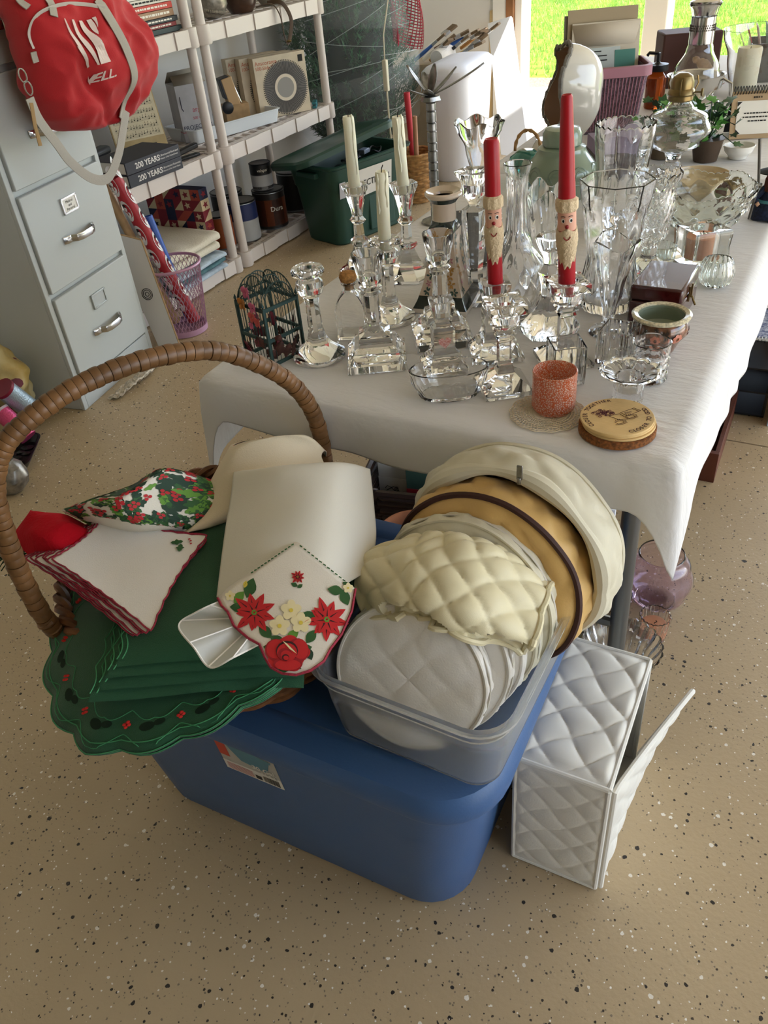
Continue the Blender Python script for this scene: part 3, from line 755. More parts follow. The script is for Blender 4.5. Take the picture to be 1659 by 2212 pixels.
for k in range(4):
    a = k * PI / 2
    nrm = Vector((math.cos(a), math.sin(a), 0)); rt = Vector((-math.sin(a), math.cos(a), 0))
    half = lambda z: np.interp(z, [.030, .050, .085, .120, .140], [.041, .034, .0269, .0237, .0237])
    fn_ = lambda x, z, o=.0008: nrm * (half(z) + o) + rt * x + Vector((0, 0, z))
    for j in range(15):
        z = .038 + (j // 2) * .0135; x = (.62 if j % 2 else -.62) * half(z) + rnd.uniform(-.004, .004)
        kind = rnd.choice((0, 1, 1, 2))
        for q in range(5):
            th = q * 1.257 + rnd.random(); s = .0055 if kind else .0042
            c0 = Vector((x + s * .8 * math.cos(th), z + s * .8 * math.sin(th)))
            pts = [(c0.x + s * .62 * math.cos(w_) * math.cos(th) - s * .32 * math.sin(w_) * math.sin(th), c0.y + s * .62 * math.cos(w_) * math.sin(th) + s * .32 * math.sin(w_) * math.cos(th)) for w_ in [2 * PI * i_ / 8 for i_ in range(8)]]
            fl_.fan([fn_(max(-.9 * half(pz), min(.9 * half(pz), px)), pz) for px, pz in pts], kind)
fl_.build('painted_flowers', [M('petal_enamel', 'b0707c', .3), M('leaf_enamel', '37514a', .3), M('ochre_enamel', 'b0823f', .3)], t)

# wire birdcage lantern
TEAL = M('painted_teal_wire', '2f4744', .5, metal=.3)
t = thing('birdcage_lantern', 'small teal wire birdcage lantern with butterflies and leaves', 'lantern', (-.806, 1.010, TZ), rows_ang((545, 690), (600, 705)) - .1)
fr = B(); wr = B(); hw = .036
for zz in (.002, .045, .098):
    for a, b_ in (((-hw, -hw), (hw, -hw)), ((hw, -hw), (hw, hw)), ((hw, hw), (-hw, hw)), ((-hw, hw), (-hw, -hw))):
        fr.box(((a[0] + b_[0]) / 2, (a[1] + b_[1]) / 2, zz + .003), (abs(a[0] - b_[0]) + .003, abs(a[1] - b_[1]) + .003, .006))
for sx in (-1, 1):
    for sy in (-1, 1):
        fr.box((sx * hw, sy * hw, .053), (.004, .004, .106)); fr.turn([(.0005, .106), (.003, .109), (.0005, .116)], 8, (sx * hw, sy * hw, 0))
fr.build('frame', TEAL, t)
for k in range(4):
    a = k * PI / 2; Rm = Matrix.Rotation(a, 3, 'Z')
    for j in range(9):
        x = -.032 + j * .008
        wr.tube([Rm @ Vector((x, -hw, .003)), Rm @ Vector((x, -hw, .10))], .0007, 4)
    for (r, zc, yy) in ((.030, .104, -hw), (.022, .122, -hw * .55)):
        for j in range(9):
            x = -r + 2 * r * (j + .5) / 9; top = math.sqrt(max(0, r * r - x * x)) * 1.15
            wr.tube([Rm @ Vector((x, yy, zc)), Rm @ Vector((x, yy + .004, zc + top))], .0006, 4)
        wr.tube([Rm @ Vector((r * math.cos(q), yy + .004 * math.sin(q), zc + 1.15 * r * math.sin(q))) for q in [PI * i_ / 12 for i_ in range(13)]], .0011, 5)
    wr.tube([Rm @ Vector((-.022, -hw * .55, .122)), Rm @ Vector((.022, -hw * .55, .122))], .0013, 5)
    for j in range(5):
        x = -.028 + .014 * j; wr.tube([Rm @ Vector((x, -hw, .104)), Rm @ Vector((x * .7, -hw * .55, .122))], .0007, 4)
wr.build('wire_bars', TEAL, t)
BF = [M('pink_butterfly', 'd2688c', .6), M('orange_butterfly', 'b8742e', .6), M('coral_butterfly', 'cf5a55', .6)]
for k, (x, z, s) in enumerate(((.005, .128, .010), (-.012, .105, .010), (.016, .104, .009), (.010, .086, .009), (.022, .080, .008), (.004, .070, .006))):
    b = B()
    for sg in (-1, 1):
        for (dx, dz, rx, rz_) in ((.5, .45, .5, .62), (.42, -.5, .38, .5)):
            b.fan([(x + sg * s * (dx + rx * math.cos(q)), -hw - .004 - .003 * abs(dx + rx * math.cos(q)), z + s * (dz + rz_ * math.sin(q))) for q in [2 * PI * i_ / 10 for i_ in range(10)]])
    b.tube([(x, -hw - .004, z - s * .6), (x, -hw - .004, z + s * .7)], .0008, 5)
    b.build('butterfly', BF[(0, 1, 0, 2, 2, 0)[k]], t, solid=.0004)
LF = [M('dried_red_leaf', '6c2330', .8, var=(60, .4)), M('dried_brown_leaf', '4c2b22', .8, var=(60, .4))]
rnd = random.Random(2)
for k in range(26):
    a = rnd.uniform(0, 2 * PI); R = .040; z0 = rnd.uniform(.004, .04); L = rnd.uniform(.02, .034); w_ = L * .28
    rt = Vector((-math.sin(a), math.cos(a), 0)); o0 = Vector((math.cos(a) * R, math.sin(a) * R, z0)); dr = (rt * rnd.uniform(-.6, .6) + Vector((math.cos(a) * .25, math.sin(a) * .25, .8))).normalized(); sd = dr.cross(Vector((math.cos(a), math.sin(a), 0)))
    B().fan([o0 + dr * (L * q) + sd * (w_ * s_ * math.sin(PI * q) * (1 + .25 * math.sin(q * 25))) for s_, q in [(1, i_ / 9) for i_ in range(10)] + [(-1, 1 - i_ / 9) for i_ in range(1, 9)]]).build('dried_leaf', LF[k % 2], t, solid=.0005)

# pewter palm-tree candle holder
t = thing('palm_tree_holder', 'silver metal palm tree with segmented trunk and spreading fronds', 'ornament', (-.835, 1.735, TZ))
prof = []
z = .012
for k in range(12):
    hseg = .017 if k % 2 else .024
    prof += [(.0088, z), (.0112, z + .002), (.0108, z + hseg - .002), (.0088, z + hseg)]; z += hseg
B().turn([(.034, 0), (.034, .004), (.012, .012)] + prof, 12).build('trunk', PEWTER, t)
B().turn([(.009, z - .002), (.022, z + .004), (.020, z + .012), (.006, z + .014)], 16, mod=lambda th, i, r, z_: .003 * math.cos(6 * th) * (i == 1)).build('crown', PEWTER, t)
zt = z + .012
for (a, L, rise, w_) in ((.36, .128, .34, .010), (.75, .078, .62, .009), (3.45, .078, 1.0, .014), (2.3, .060, .7, .010), (3.9, .05, .22, .012), (5.0, .05, .3, .011), (1.2, .062, 2.2, .013)):
    d_ = Vector((math.cos(a), math.sin(a), rise)).normalized(); sd = Vector((-math.sin(a), math.cos(a), 0)); nn = d_.cross(sd)
    b = B()
    b.grid(lambda u, v: Vector((0, 0, zt)) + d_ * (L * v) + sd * ((u - .5) * 2 * w_ * (math.sin(PI * (v * .92 + .05)) ** .7)) + nn * (.12 * L * v * v + .35 * w_ * abs(u - .5)), 6, 10)
    b.build('frond', PEWTER, t, solid=.0016)

# silver beaded frame and tray seen through the crystal
t = thing('framed_photo', 'silver beaded photo frame leaning among the crystal', 'picture', (-.625, 1.50, TZ), math.radians(28))
Rf = Matrix.Rotation(math.radians(-16), 3, 'X')
B().box(Rf @ Vector((0, 0, .055)), (.095, .006, .108), rot=Rf).build('back_panel', M('grey_velvet', '6d6c69', .6), t)
bb = B()
for k in range(44):
    q = k / 44; x, zz = ((-.046 + .092 * q * 4, .004) if q < .25 else (.046, .004 + .102 * (q - .25) * 4) if q < .5 else (.046 - .092 * (q - .5) * 4, .106) if q < .75 else (-.046, .106 - .102 * (q - .75) * 4))
    bb.turn([(.0002, -.0024), (.0024, 0), (.0002, .0024)], 8, Rf @ Vector((x, -.004, zz)) )
bb.build('beaded_edge', SILVER, t)
o = B().turn([(.060, .002), (.066, .004), (.070, .009), (.0715, .009), (.067, .002), (.060, 0)][::-1], 48, sy=.8).build('silver_tray', M('tarnished_silver', '8a8780', .25, metal=1.)); o.location = (-.675, 1.500, TZ); tag(o, 'small oval silver tray lying behind the bell-footed candlesticks', 'tray')

# ------------------------------------------------------------------ blue storage tote
def rrect(hx, hy, r, k=7):
    pts = []
    for (cx_, cy_, a0) in ((hx - r, hy - r, 0), (-hx + r, hy - r, PI / 2), (-hx + r, -hy + r, PI), (hx - r, -hy + r, 1.5 * PI)):
        for i in range(k + 1):
            a = a0 + PI / 2 * i / k; pts.append((cx_ + r * math.cos(a), cy_ + r * math.sin(a)))
    return pts
def loft(b, rings, m=0, cap0=True, cap1=True, fn=None):
    """rings: list of (outline, z)"""
    n = len(rings[0][0]); vs = []
    for pts, z in rings:
        for (x, y) in pts:
            p = Vector((x, y, z)); vs.append(fn(p) if fn else p)
    fs = [(i * n + k, i * n + (k + 1) % n, (i + 1) * n + (k + 1) % n, (i + 1) * n + k) for i in range(len(rings) - 1) for k in range(n)]
    if cap0: fs.append(tuple(range(n - 1, -1, -1)))
    if cap1: fs.append(tuple(range((len(rings) - 1) * n, len(rings) * n)))
    return b.add(vs, fs, m)
TOTEB = M('blue_polypropylene', '3a5b88', .42, bump=(300, .06))
tote = thing('storage_tote', 'large blue plastic storage tote with lid under the basket and clear bin', 'tote', (-.615, .757, 0), math.radians(1.5))
hxf = lambda z: lerp(.318, .372, z / .405); hyf = lambda z: lerp(.198, .242, z / .405)
b = B()
ou = [(rrect(hxf(z) - e, hyf(z) - e, .085 - e), z) for z, e in ((0.0, .012), (.006, .003), (.014, 0), (.12, 0), (.25, 0), (.405, 0))]
inn = [(rrect(hxf(z) - .004, hyf(z) - .004, .081), z) for z in (.405, .2, .006)]
loft(b, ou + inn); b.build('body', TOTEB, tote)
b = B()
ld = [(rrect(.380, .249, .088), .385), (rrect(.394, .263, .098), .386), (rrect(.396, .265, .1), .392), (rrect(.394, .263, .1), .418), (rrect(.386, .255, .095), .429),
      (rrect(.352, .222, .075), .436), (rrect(.342, .212, .07), .435), (rrect(.336, .206, .066), .430)]
loft(b, ld); b.build('lid', TOTEB, tote)
# printed label on the front wall
st = B(); LABG = M('label_grey', 'a9a7a2', .5); LABW = M('label_white', 'd5d3cd', .5); LABR = M('label_red', 'b8402f', .5); LABB = M('label_teal', '4f7f92', .5); LABD = M('label_black', '1c1c1e', .5)
slope = (hyf(.405) - hyf(0)) / .405
def lab(x, y, o=.0006):                              # x along the wall, y up it, from the label centre
    z = .293 + y; return Vector((-.012 + x, -hyf(z) - o, z))
def quad(b_, x0, x1, y0, y1, m, o): b_.fan([lab(x0, y0, o), lab(x1, y0, o), lab(x1, y1, o), lab(x0, y1, o)], m)
quad(st, -.056, .056, -.042, .056, 0, .0006)
quad(st, -.056, .056, -.042, -.014, 1, .0009)
quad(st, -.056, -.036, .002, .040, 2, .0009)
for (x0, y0, x1, y1) in ((-.034, .046, .042, .030),):
    st.fan([lab(-.036, .046, .0012), lab(.046, .034, .0012), lab(.034, -.004, .0012), lab(-.014, .004, .0012)], 3)
    st.fan([lab(-.040, .050, .0014), lab(.050, .037, .0014), lab(.048, .030, .0014), lab(-.036, .042, .0014)], 3)
put_text(st, '30 Gal.', .016, lambda x, y: lab(x + .028, y + .000, .0017), 1, bold=.0004)
put_text(st, '114 L', .014, lambda x, y: lab(x + .034, y - .0135, .0017), 1, bold=.0004)
rnd = random.Random(1)
x = .020
while x < .050:
    w_ = rnd.choice((.0006, .001, .0016)); quad(st, x, x + w_, -.038, -.020, 4, .0013); x += w_ + rnd.choice((.0006, .001))
for k in range(5): quad(st, -.050, .0, -.038 + k * .0042, -.0365 + k * .0042, 2, .0013)
quad(st, .004, .016, -.038, -.026, 4, .0013)
st.build('printed_label', [LABG, LABW, LABR, LABB, LABD], tote, smooth=0, label='grey and white printed label reading 30 Gal. 114 L')

# ------------------------------------------------------------------ wicker basket
WICK1 = M('brown_wicker', '6e4626', .5, var=(40, .35)); WICK2 = M('handle_cane', '6d4c2c', .40, var=(26, .30)); WICK3 = M('dark_wicker', '5c3820', .55, var=(40, .3))
BC = Vector((-.712, .665, .4375))
bask = thing('wicker_basket', 'round brown wicker basket with tall wrapped handle full of linens', 'basket', BC)
rb = lambda z: lerp(.176, .228, (z / .15) ** .8) if z > 0 else .178
b = B()
for k in range(24):
    a = 2 * PI * k / 24
    b.tube([Vector((rb(z) * math.cos(a), rb(z) * math.sin(a), z)) for z in (.004, .04, .08, .12, .152)], .0042, 6)
b.build('stake', WICK3, bask)
wv = B()
for row in range(13):
    z = .008 + row * .0112; ph = PI * (row % 2)
    wv.tube([((rb(z) + .0055 * math.cos(12 * 2 * PI * q / 144 + ph)) * math.cos(2 * PI * q / 144), (rb(z) + .0055 * math.cos(12 * 2 * PI * q / 144 + ph)) * math.sin(2 * PI * q / 144), z) for q in range(144)], .0062, 6, closed=True)
wv.build('weave', WICK1, bask)
B().turn([(.178, 0), (.182, .004), (.178, .008)], 48).build('base', WICK3, bask)
for ph in (0, 2.09, 4.19):
    B().tube([((rb(.155) + .007 * math.cos(18 * 2 * PI * q / 180 + ph)) * math.cos(2 * PI * q / 180), (rb(.155) + .007 * math.cos(18 * 2 * PI * q / 180 + ph)) * math.sin(2 * PI * q / 180), .156 + .007 * math.sin(18 * 2 * PI * q / 180 + ph)) for q in range(180)], .0062, 6, closed=True).build('rim_strand', WICK1, bask)
HA = Vector((-.83, .45)); HB = Vector((-.648, .862)); HU = (HB - HA).normalized(); HM = (HA + HB) / 2
hpts = [(-.205, .53), (-.232, .60), (-.238, .68), (-.234, .76), (-.222, .83), (-.190, .878), (-.13, .905), (-.06, .917), (.02, .914), (.10, .893), (.165, .846), (.21, .795), (.236, .735), (.243, .66), (.236, .58), (.215, .53)]
HP = [Vector((HM.x + HU.x * u_, HM.y + HU.y * u_, z_)) - BC for u_, z_ in hpts]
hcore = B().tube([cr(HP, q / 90) for q in range(91)], .0105, 10).build('handle', WICK2, bask)
NW = 92
for k in range(NW):
    t0, t1 = .03 + .94 * k / NW, .03 + .94 * (k + .94) / NW
    j = .0006 * math.sin(k * 2.3)
    path = [cr(HP, lerp(t0, t1, q / 4)) for q in range(5)]
    B().tube(path, lambda f, j=j: .0122 + j + .0011 * math.sin(PI * (.15 + .7 * f)), 14, up=(HU.y, -HU.x, 0)).build('wrap', WICK2, hcore)
B().tube([cr(HP, .955 - .0015 * q) + Vector((.0115 * math.cos(q * .6), .0115 * math.sin(q * .6), 0)) for q in range(22)], .004, 6).build('binding', WICK2, bask)
B().tube([cr(HP, .045 + .0015 * q) + Vector((.0115 * math.cos(q * .6), .0115 * math.sin(q * .6), 0)) for q in range(22)], .004, 6).build('binding', WICK2, bask)

# ------------------------------------------------------------------ linens in the basket
ORD = ('top', 'second from the top', 'third from the top', 'fourth from the top', 'fifth from the top', 'sixth from the top', 'seventh from the top', 'eighth from the top', 'lowest')
GREEN = M('green_linen', '0f4a2b', .8, sheen=.25, bump=(900, .3)); GSTITCH = M('green_stitching', '3f8a5c', .75); REDB = M('red_berry_thread', 'c4231c', .7)
MC = Vector((-.650, .572, 0))
def mat_outline(th):
    c, s_ = math.cos(th), math.sin(th)
    return .240 - .035 * max(0, c) - .022 * max(0, -c) 
def mat_pt(r, th, lift, wav=1.):
    R = mat_outline(th) * r * (1 + .045 * (abs(math.sin(9 * th)) - .5) * max(0, (r - .85) / .15))
    x, y = MC.x + R * math.cos(th), MC.y + R * math.sin(th)
    front = max(0, -(math.sin(th) * .86 + math.cos(th) * .5))
    z = .603 - .055 * front * max(0, r - .55) ** 1.2 * 2.6 + lift + .004 * math.sin(3 * th + r * 4 + lift * 300) * r * wav
    return Vector((x, y, z))
for k in range(7):
    sh = (6 - k)
    offx, offy, rz_ = -.012 * (6 - k) / 6 - .003 * math.sin(k * 2.1), .016 * (6 - k) / 6 - .010 + .002 * math.cos(k * 1.7), k * .37
    def mp_(u, v, k=k, ox=offx, oy=offy, rz_=rz_):
        th = 2 * PI * u; p = mat_pt(v, th, k * .0035 - (.006 * (v > .97)) * .3)
        return p + Vector((ox, oy, 0))
    t = thing('green_placemat', 'topmost green scalloped placemat with red berry clusters showing' if k == 6 else 'round green scalloped placemat, %s in the pile hanging over the basket rim' % ORD[6 - k], 'placemat', group='green placemats in the basket')
    b = B(); b.grid(lambda u, v: mp_(u, .25 + .75 * v), 108, 12, wrap=True)
    b.build('cloth', GREEN, t, solid=.0014, smooth=60)
    e = B()
    for rr_ in (.996, .955):
        e.tube([mp_(q / 216, rr_) + Vector((0, 0, .0006)) for q in range(216)], .0008, 4, closed=True)
    if k == 6:
        for q in range(40):
            a0 = q / 40
        for amp, r0 in ((.022, .80), (.012, .925)):
            e.tube([mp_(q / 400, r0 + amp * abs(math.sin(36 * PI * q / 400 * 1.0)) + .045 * math.sin(18 * PI * q / 400) ** 2) + Vector((0, 0, .0008)) for q in range(400)], .0006, 4, closed=True)
    e.build('edge_stitching', GSTITCH, t)
    if k == 6:
        for q in range(18):
            be = B()
            for j in range(4):
                be.turn([(.0003, -.0012), (.0026, 0), (.0003, .0014)], 8, mp_(q / 18 + .0025 * math.cos(j * 1.6), .875 + .014 * math.sin(j * 1.6)) + Vector((0, 0, .0015)))
            be.build('berry_cluster', REDB, t)
            for (du, dv, ru, rv) in ((.022, .0, .008, .022), (.034, -.012, .006, .016)):
                B().fan([mp_(q / 18 + du + ru * math.cos(w_), .885 + dv + rv * math.sin(w_)) + Vector((0, 0, .0010)) for w_ in [2 * PI * i / 12 for i in range(12)]]).build('painted_hole_shade', M('cutwork_shade', '07210f', .95), t)  # flat dark ovals on uncut cloth, painting the shade inside cutwork holes
# folded green napkins, long rectangle with scalloped short end
e1 = Vector((.866, .5, 0)); e2 = Vector((-.5, .866, 0)); O = Vector((-.622, .378, 0))
for k in range(4):
    t = thing('green_napkin', ('lowest', 'second lowest', 'second highest', 'uppermost')[k] + ' folded green linen napkin of the pile under the white napkins', 'napkin', group='folded green napkins')
    def gp(u, v, k=k):
        sc = .006 * abs(math.sin(v * PI * 7)) 
        x = lerp(-.012 + sc - (3 - k) * .011 * (1 if v < .9 else .8), .215 - k * .004, u); y = lerp(-.006 + (.010 * k), .325, v)
        p = O + e1 * x + e2 * y
        hump = .010 * math.sin(PI * min(1, u * 1.1)) * math.sin(PI * v)
        return Vector((p.x, p.y, .628 + k * .0085 + hump + .003 * nz(p, 14, k) - .012 * max(0, u - .8) * 3 - .010 * max(0, .1 - v) * 3))
    b = B()
    def fold(u, v, gp=gp):                                 # double layer with a rolled front fold
        if v < .5: return gp(u, v * 2) + Vector((0, 0, .0062 * min(1, v * 16) ** .5))
        return gp(u, 2 - v * 2) - Vector((0, 0, .0002))
    b.grid(fold, 40, 60); b.build('cloth', GREEN, t, smooth=70)
    e = B()
    for off in (.0015, .011):
        e.tube([gp(off / .3, .02 + .96 * q / 90) + Vector((0, 0, .0068)) for q in range(91)], .0008, 4)
    e.build('edge_stitching', GSTITCH, t)

# white napkins with crimson scalloped edge
NAPW = M('white_linen', 'e7e3dc', .85, sheen=.1, bump=(700, .2)); CRIM = M('crimson_edging', '8f1f36', .75, var=(400, .3))
nW, nN, nE, nS = at(118, 1224, .672), at(222, 1138, .680), at(449, 1158, .676), at(330, 1374, .672)
HOL = [M('holly_green', '2f5a2e', .7), M('holly_light', '5f8f35', .7), M('holly_red', 'b3232b', .7), M('holly_dark', '1f3b2a', .7), M('yellow_print', 'd8c24a', .7), M('cream_petal', 'e9dcae', .7), M('poinsettia_red', 'c11f24', .7), M('rose_red', '9c1420', .7), M('dark_print', '3a1418', .7)]
def holly_leaf(x, y, s, a, n=4):
    """spiky leaf outline in 2-D"""
    pts = []
    for sg in (1, -1):
        rng_ = range(0, 2 * n + 1) if sg == 1 else range(2 * n - 1, 0, -1)
        for i in rng_:
            f = i / (2 * n); w_ = .30 * math.sin(PI * f) * (1.25 if i % 2 else .72)
            px, py = s * (f - .5), sg * s * w_
            pts.append((x + px * math.cos(a) - py * math.sin(a), y + px * math.sin(a) + py * math.cos(a)))
    return pts
def ell(x, y, rx, ry=None, a=0., n=12):
    ry = ry or rx
    return [(x + rx * math.cos(q) * math.cos(a) - ry * math.sin(q) * math.sin(a), y + rx * math.cos(q) * math.sin(a) + ry * math.sin(q) * math.cos(a)) for q in [2 * PI * i / n for i in range(n)]]
NN = 9
for k in range(NN):
    f = 1 - k / (NN - 1)
    dW = (at(62, 1230, .645) - nW); dS = (at(296, 1396, .645) - nS); dN = (at(200, 1160, .648) - nN); dE = (at(442, 1190, .648) - nE)
    jit = lambda s: Vector((.004 * math.sin(k * 3.1 + s), .004 * math.cos(k * 2.3 + s), 0)) * (1 if 0 < k < NN - 1 else 0)
    a_, b2, c2, d2 = nW + dW * f + jit(0), nN + dN * f + jit(1), nE + dE * f + jit(2), nS + dS * f + jit(3)
    for v_ in (a_, b2, c2, d2): v_.z = .662 + .0022 * k
    a_.z += .006; b2.z += .010
    def np_(u, v, a_=a_, b2=b2, c2=c2, d2=d2, k=k):
        # concave sides, scalloped hem
        U, Vv = u, v
        p = a_.lerp(b2, v).lerp(d2.lerp(c2, v), u)
        cx_ = (a_ + b2 + c2 + d2) / 4
        pin = .06 * ((1 - (2 * v - 1) ** 2) * abs(2 * u - 1) ** 2 + (1 - (2 * u - 1) ** 2) * abs(2 * v - 1) ** 2)
        edge = max(abs(2 * u - 1), abs(2 * v - 1))
        q = v if abs(2 * u - 1) > abs(2 * v - 1) else u
        sc = .022 * (abs(math.sin(8 * PI * q)) - .5) * max(0, edge - .8) / .2
        p = cx_ + (p - cx_) * (1 - pin + sc)
        p.z += .003 * math.sin(u * 5 + k * .4) * math.sin(v * 4) 
        return p
    t = thing('white_napkin', 'white linen napkin with crimson scalloped edge, %s of its stack' % ORD[NN - 1 - k] if k < NN - 1 else 'top white napkin with crimson scalloped edge and holly sprig', 'napkin', group='white napkins with crimson edge')
    b = B(); b.grid(np_, 48, 48); b.build('cloth', NAPW, t, solid=.0012, smooth=60)
    e = B(); per = []
    for q in range(64): per.append(np_(q / 64, 0))
    for q in range(64): per.append(np_(1, q / 64))
    for q in range(64): per.append(np_(1 - q / 64, 1))
    for q in range(64): per.append(np_(0, 1 - q / 64))
    e.tube([p + Vector((0, 0, .0004)) for p in per], .0012, 5, closed=True); e.build('red_edging', CRIM, t)
topn = t; fN = on_surf(np_, .0018)
b = B()
for (x, y, s, a) in ((.80, .86, .11, .5), (.86, .80, .10, 1.9)): b.fan([fN(*p) for p in holly_leaf(x, y, s, a, 3)], 0)
for (x, y) in ((.905, .905), (.885, .925), (.925, .875)): b.fan([fN(*p) for p in ell(x, y, .010)], 2)
b.build('holly_print', HOL, topn)

# red cloth, holly cloth, cream cloth, sheer towel, handkerchief, organza bow
def P(*q): return at(*q)
def sheet(name, label, cat, ctrl, mat, nu=36, nv=36, wr=0., ws=12., seed=0., th=.0012, part='cloth'):
    t = thing(name, label, cat); S = surf(ctrl, wr, ws, seed)
    b = B(); b.grid(S, nu, nv); b.build(part, mat, t, solid=th, smooth=70)
    return t, S
REDC = M('red_felt', 'b4101f', .95, spec=.15, bump=(200, .4))
sheet('red_cloth', 'bright red cloth bunched at the side of the basket', 'cloth',
      [[P(25, 1165, .63), P(30, 1140, .655), P(58, 1105, .665), P(64, 1098, .66)],
       [P(45, 1185, .64), P(62, 1150, .69), P(80, 1110, .695), P(100, 1112, .66)],
       [P(75, 1208, .65), P(110, 1165, .70), P(140, 1120, .70), P(150, 1118, .66)],
       [P(110, 1235, .64), P(160, 1195, .675), P(200, 1155, .68), P(195, 1140, .65)]], REDC, wr=.012, ws=22)
TASS = M('dark_green_fringe', '12331f', .9)
t = thing('green_tassels', 'dark green fringe tassels poking out under the red cloth', 'tassel')
rnd = random.Random(5)
b = B()
for k in range(90):
    p0 = P(rnd.uniform(25, 60), rnd.uniform(1160, 1200), .635); d_ = Vector((rnd.uniform(-.03, .01), rnd.uniform(-.035, -.005), rnd.uniform(-.025, .0)))
    b.tube([p0, p0 + d_ * .5 + Vector((0, 0, .004)), p0 + d_], .0009, 4)
b.build('fringe', TASS, t)
HOLC = M('holly_cotton', 'dcd6c8', .85, bump=(600, .2))
CAM_REF = Vector((0, 0, 3))
th_, S1 = sheet('holly_print_cloth', 'folded white cotton cloth printed all over with holly and berries', 'cloth',
      [[P(240, 1165, .655), P(330, 1160, .66), P(410, 1160, .655), P(445, 1150, .645)],
       [P(185, 1130, .68), P(270, 1125, .72), P(370, 1120, .705), P(460, 1120, .67)],
       [P(135, 1105, .68), P(240, 1080, .75), P(350, 1060, .735), P(480, 1080, .68)],
       [P(150, 1098, .66), P(280, 1050, .735), P(372, 1016, .745), P(490, 1050, .675)],
       [P(200, 1085, .64), P(300, 1050, .70), P(385, 1030, .70), P(495, 1045, .65)]], HOLC, 44, 44, .008, 20)
fH = on_surf(S1, .0009)
rnd = random.Random(9); b = B()
def inside(pts): return [(min(max(u, .01), .99), min(max(v, .01), .99)) for u, v in pts]
for k in range(260):
    u, v = rnd.uniform(.03, .97), rnd.uniform(.02, .98)
    b.fan([fH(*p) for p in inside(holly_leaf(u, v, rnd.uniform(.09, .16), rnd.uniform(0, 6.28), 3))], rnd.choice((0, 0, 3, 3, 1)))
for k in range(85):
    u, v = rnd.uniform(.04, .96), rnd.uniform(.03, .97)
    for j in range(3):
        b.fan([fH(p[0], p[1]) + Vector((0, 0, .0006)) for p in inside(ell(u + .018 * math.cos(j * 2.1), v + .018 * math.sin(j * 2.1), .014))], 2)
b.build('holly_print', HOL, th_)
CRM = M('cream_linen', 'd9cbb0', .85, sheen=.1, bump=(500, .15))
tc_, S2 = sheet('cream_cloth', 'cream linen cloth with embroidered holly draped over the back of the basket', 'cloth',
      [[P(370, 1175, .66), P(400, 1150, .675), P(450, 1140, .67), P(520, 1120, .66)],
       [P(440, 1060, .69), P(500, 1060, .70), P(580, 1060, .70), P(690, 1040, .68)],
       [P(485, 985, .72), P(520, 972, .735), P(610, 958, .735), P(695, 985, .70)],
       [P(500, 962, .715), P(570, 950, .735), P(655, 938, .735), P(705, 975, .69)],
       [P(500, 966, .66), P(570, 956, .67), P(655, 950, .67), P(705, 990, .65)]], CRM, 40, 44, .005, 16)
f2 = on_surf(S2, .0014)
for (u, v, s, a, ub, vb) in ((.22, .66, .10, .7, .14, .60), (.12, .12, .10, 1.2, .13, .03)):
    b = B(); b.fan([f2(*p) for p in holly_leaf(u, v, s, a, 3)], 0); b.fan([f2(*p) for p in ell(ub, vb, .014)], 2)
    b.tube([f2(lerp(ub, u, q / 6), lerp(vb, v, q / 6)) for q in range(7)], .0006, 4, 8); b.build('embroidered_holly', HOL, tc_)
SHEER = M('sheer_white_voile', 'e0dbcd', .8, alpha=.93, sheen=.1, bump=(400, .2, (1, 6, 1)))
ts_, S3 = sheet('white_towel', 'folded white voile towel laid down the side of the basket', 'towel',
      [[P(468, 1290, .672), P(560, 1300, .685), P(680, 1290, .68), P(790, 1240, .655)],
       [P(478, 1200, .69), P(580, 1190, .71), P(700, 1180, .71), P(812, 1170, .665)],
       [P(495, 1090, .705), P(600, 1080, .73), P(710, 1080, .73), P(808, 1090, .68)],
       [P(505, 1022, .715), P(610, 1010, .74), P(730, 1000, .735), P(800, 1015, .69)],
       [P(508, 1030, .69), P(610, 1022, .705), P(730, 1015, .70), P(800, 1030, .66)]], SHEER, 40, 44, .004, 14)
HANK = M('handkerchief_cotton', 'e2dbcf', .85, bump=(600, .15))
t = thing('floral_handkerchief', 'white handkerchief printed with red poinsettias and a rose', 'handkerchief')
# local frame on the towel: origin at the rose end, v up towards the fold
hq = [P(470, 1292, .690), P(640, 1172, .712), P(768, 1272, .690), P(690, 1432, .682), P(640, 1458, .680), P(566, 1442, .680)]
def hk(px, py, lift=0.):
    """point of the handkerchief seen at a picture place, on its gently sloping plane"""
    zf = .700 + (1300 - py) * .00009 + .006 * math.sin((px - 470) * .012) - .00004 * max(0, px - 700)
    return at(px, py, zf + lift)
outl = [(470, 1292), (490, 1270), (560, 1222), (640, 1168), (700, 1215), (768, 1272), (760, 1320), (738, 1370), (715, 1400), (700, 1428), (672, 1448), (640, 1458), (610, 1455), (585, 1442), (572, 1420), (560, 1392), (535, 1378), (505, 1352), (492, 1322), (478, 1308)]
cxh, cyh = 625, 1320
b = B()
rings = []
for q in range(11):
    f = q / 10; rings.append([hk(cxh + (x - cxh) * f, cyh + (y - cyh) * f) for x, y in outl])
n_ = len(outl); vs = sum(rings, [])
b.add(vs, [(i * n_ + k, i * n_ + (k + 1) % n_, (i + 1) * n_ + (k + 1) % n_, (i + 1) * n_ + k) for i in range(10) for k in range(n_)])
b.build('cloth', HANK, t, solid=.0012, smooth=70)
B().tube([hk(x, y, .0006) for x, y in outl[5:] + outl[:1]], .0016, 5).build('red_edging', CRIM, t)
pr2 = B(); L1 = .0008
def dec(pts, m, lift=L1):
    lift = L1 + (lift - L1) * .45; pr2.fan([hk(x, y, lift) for x, y in pts], m)
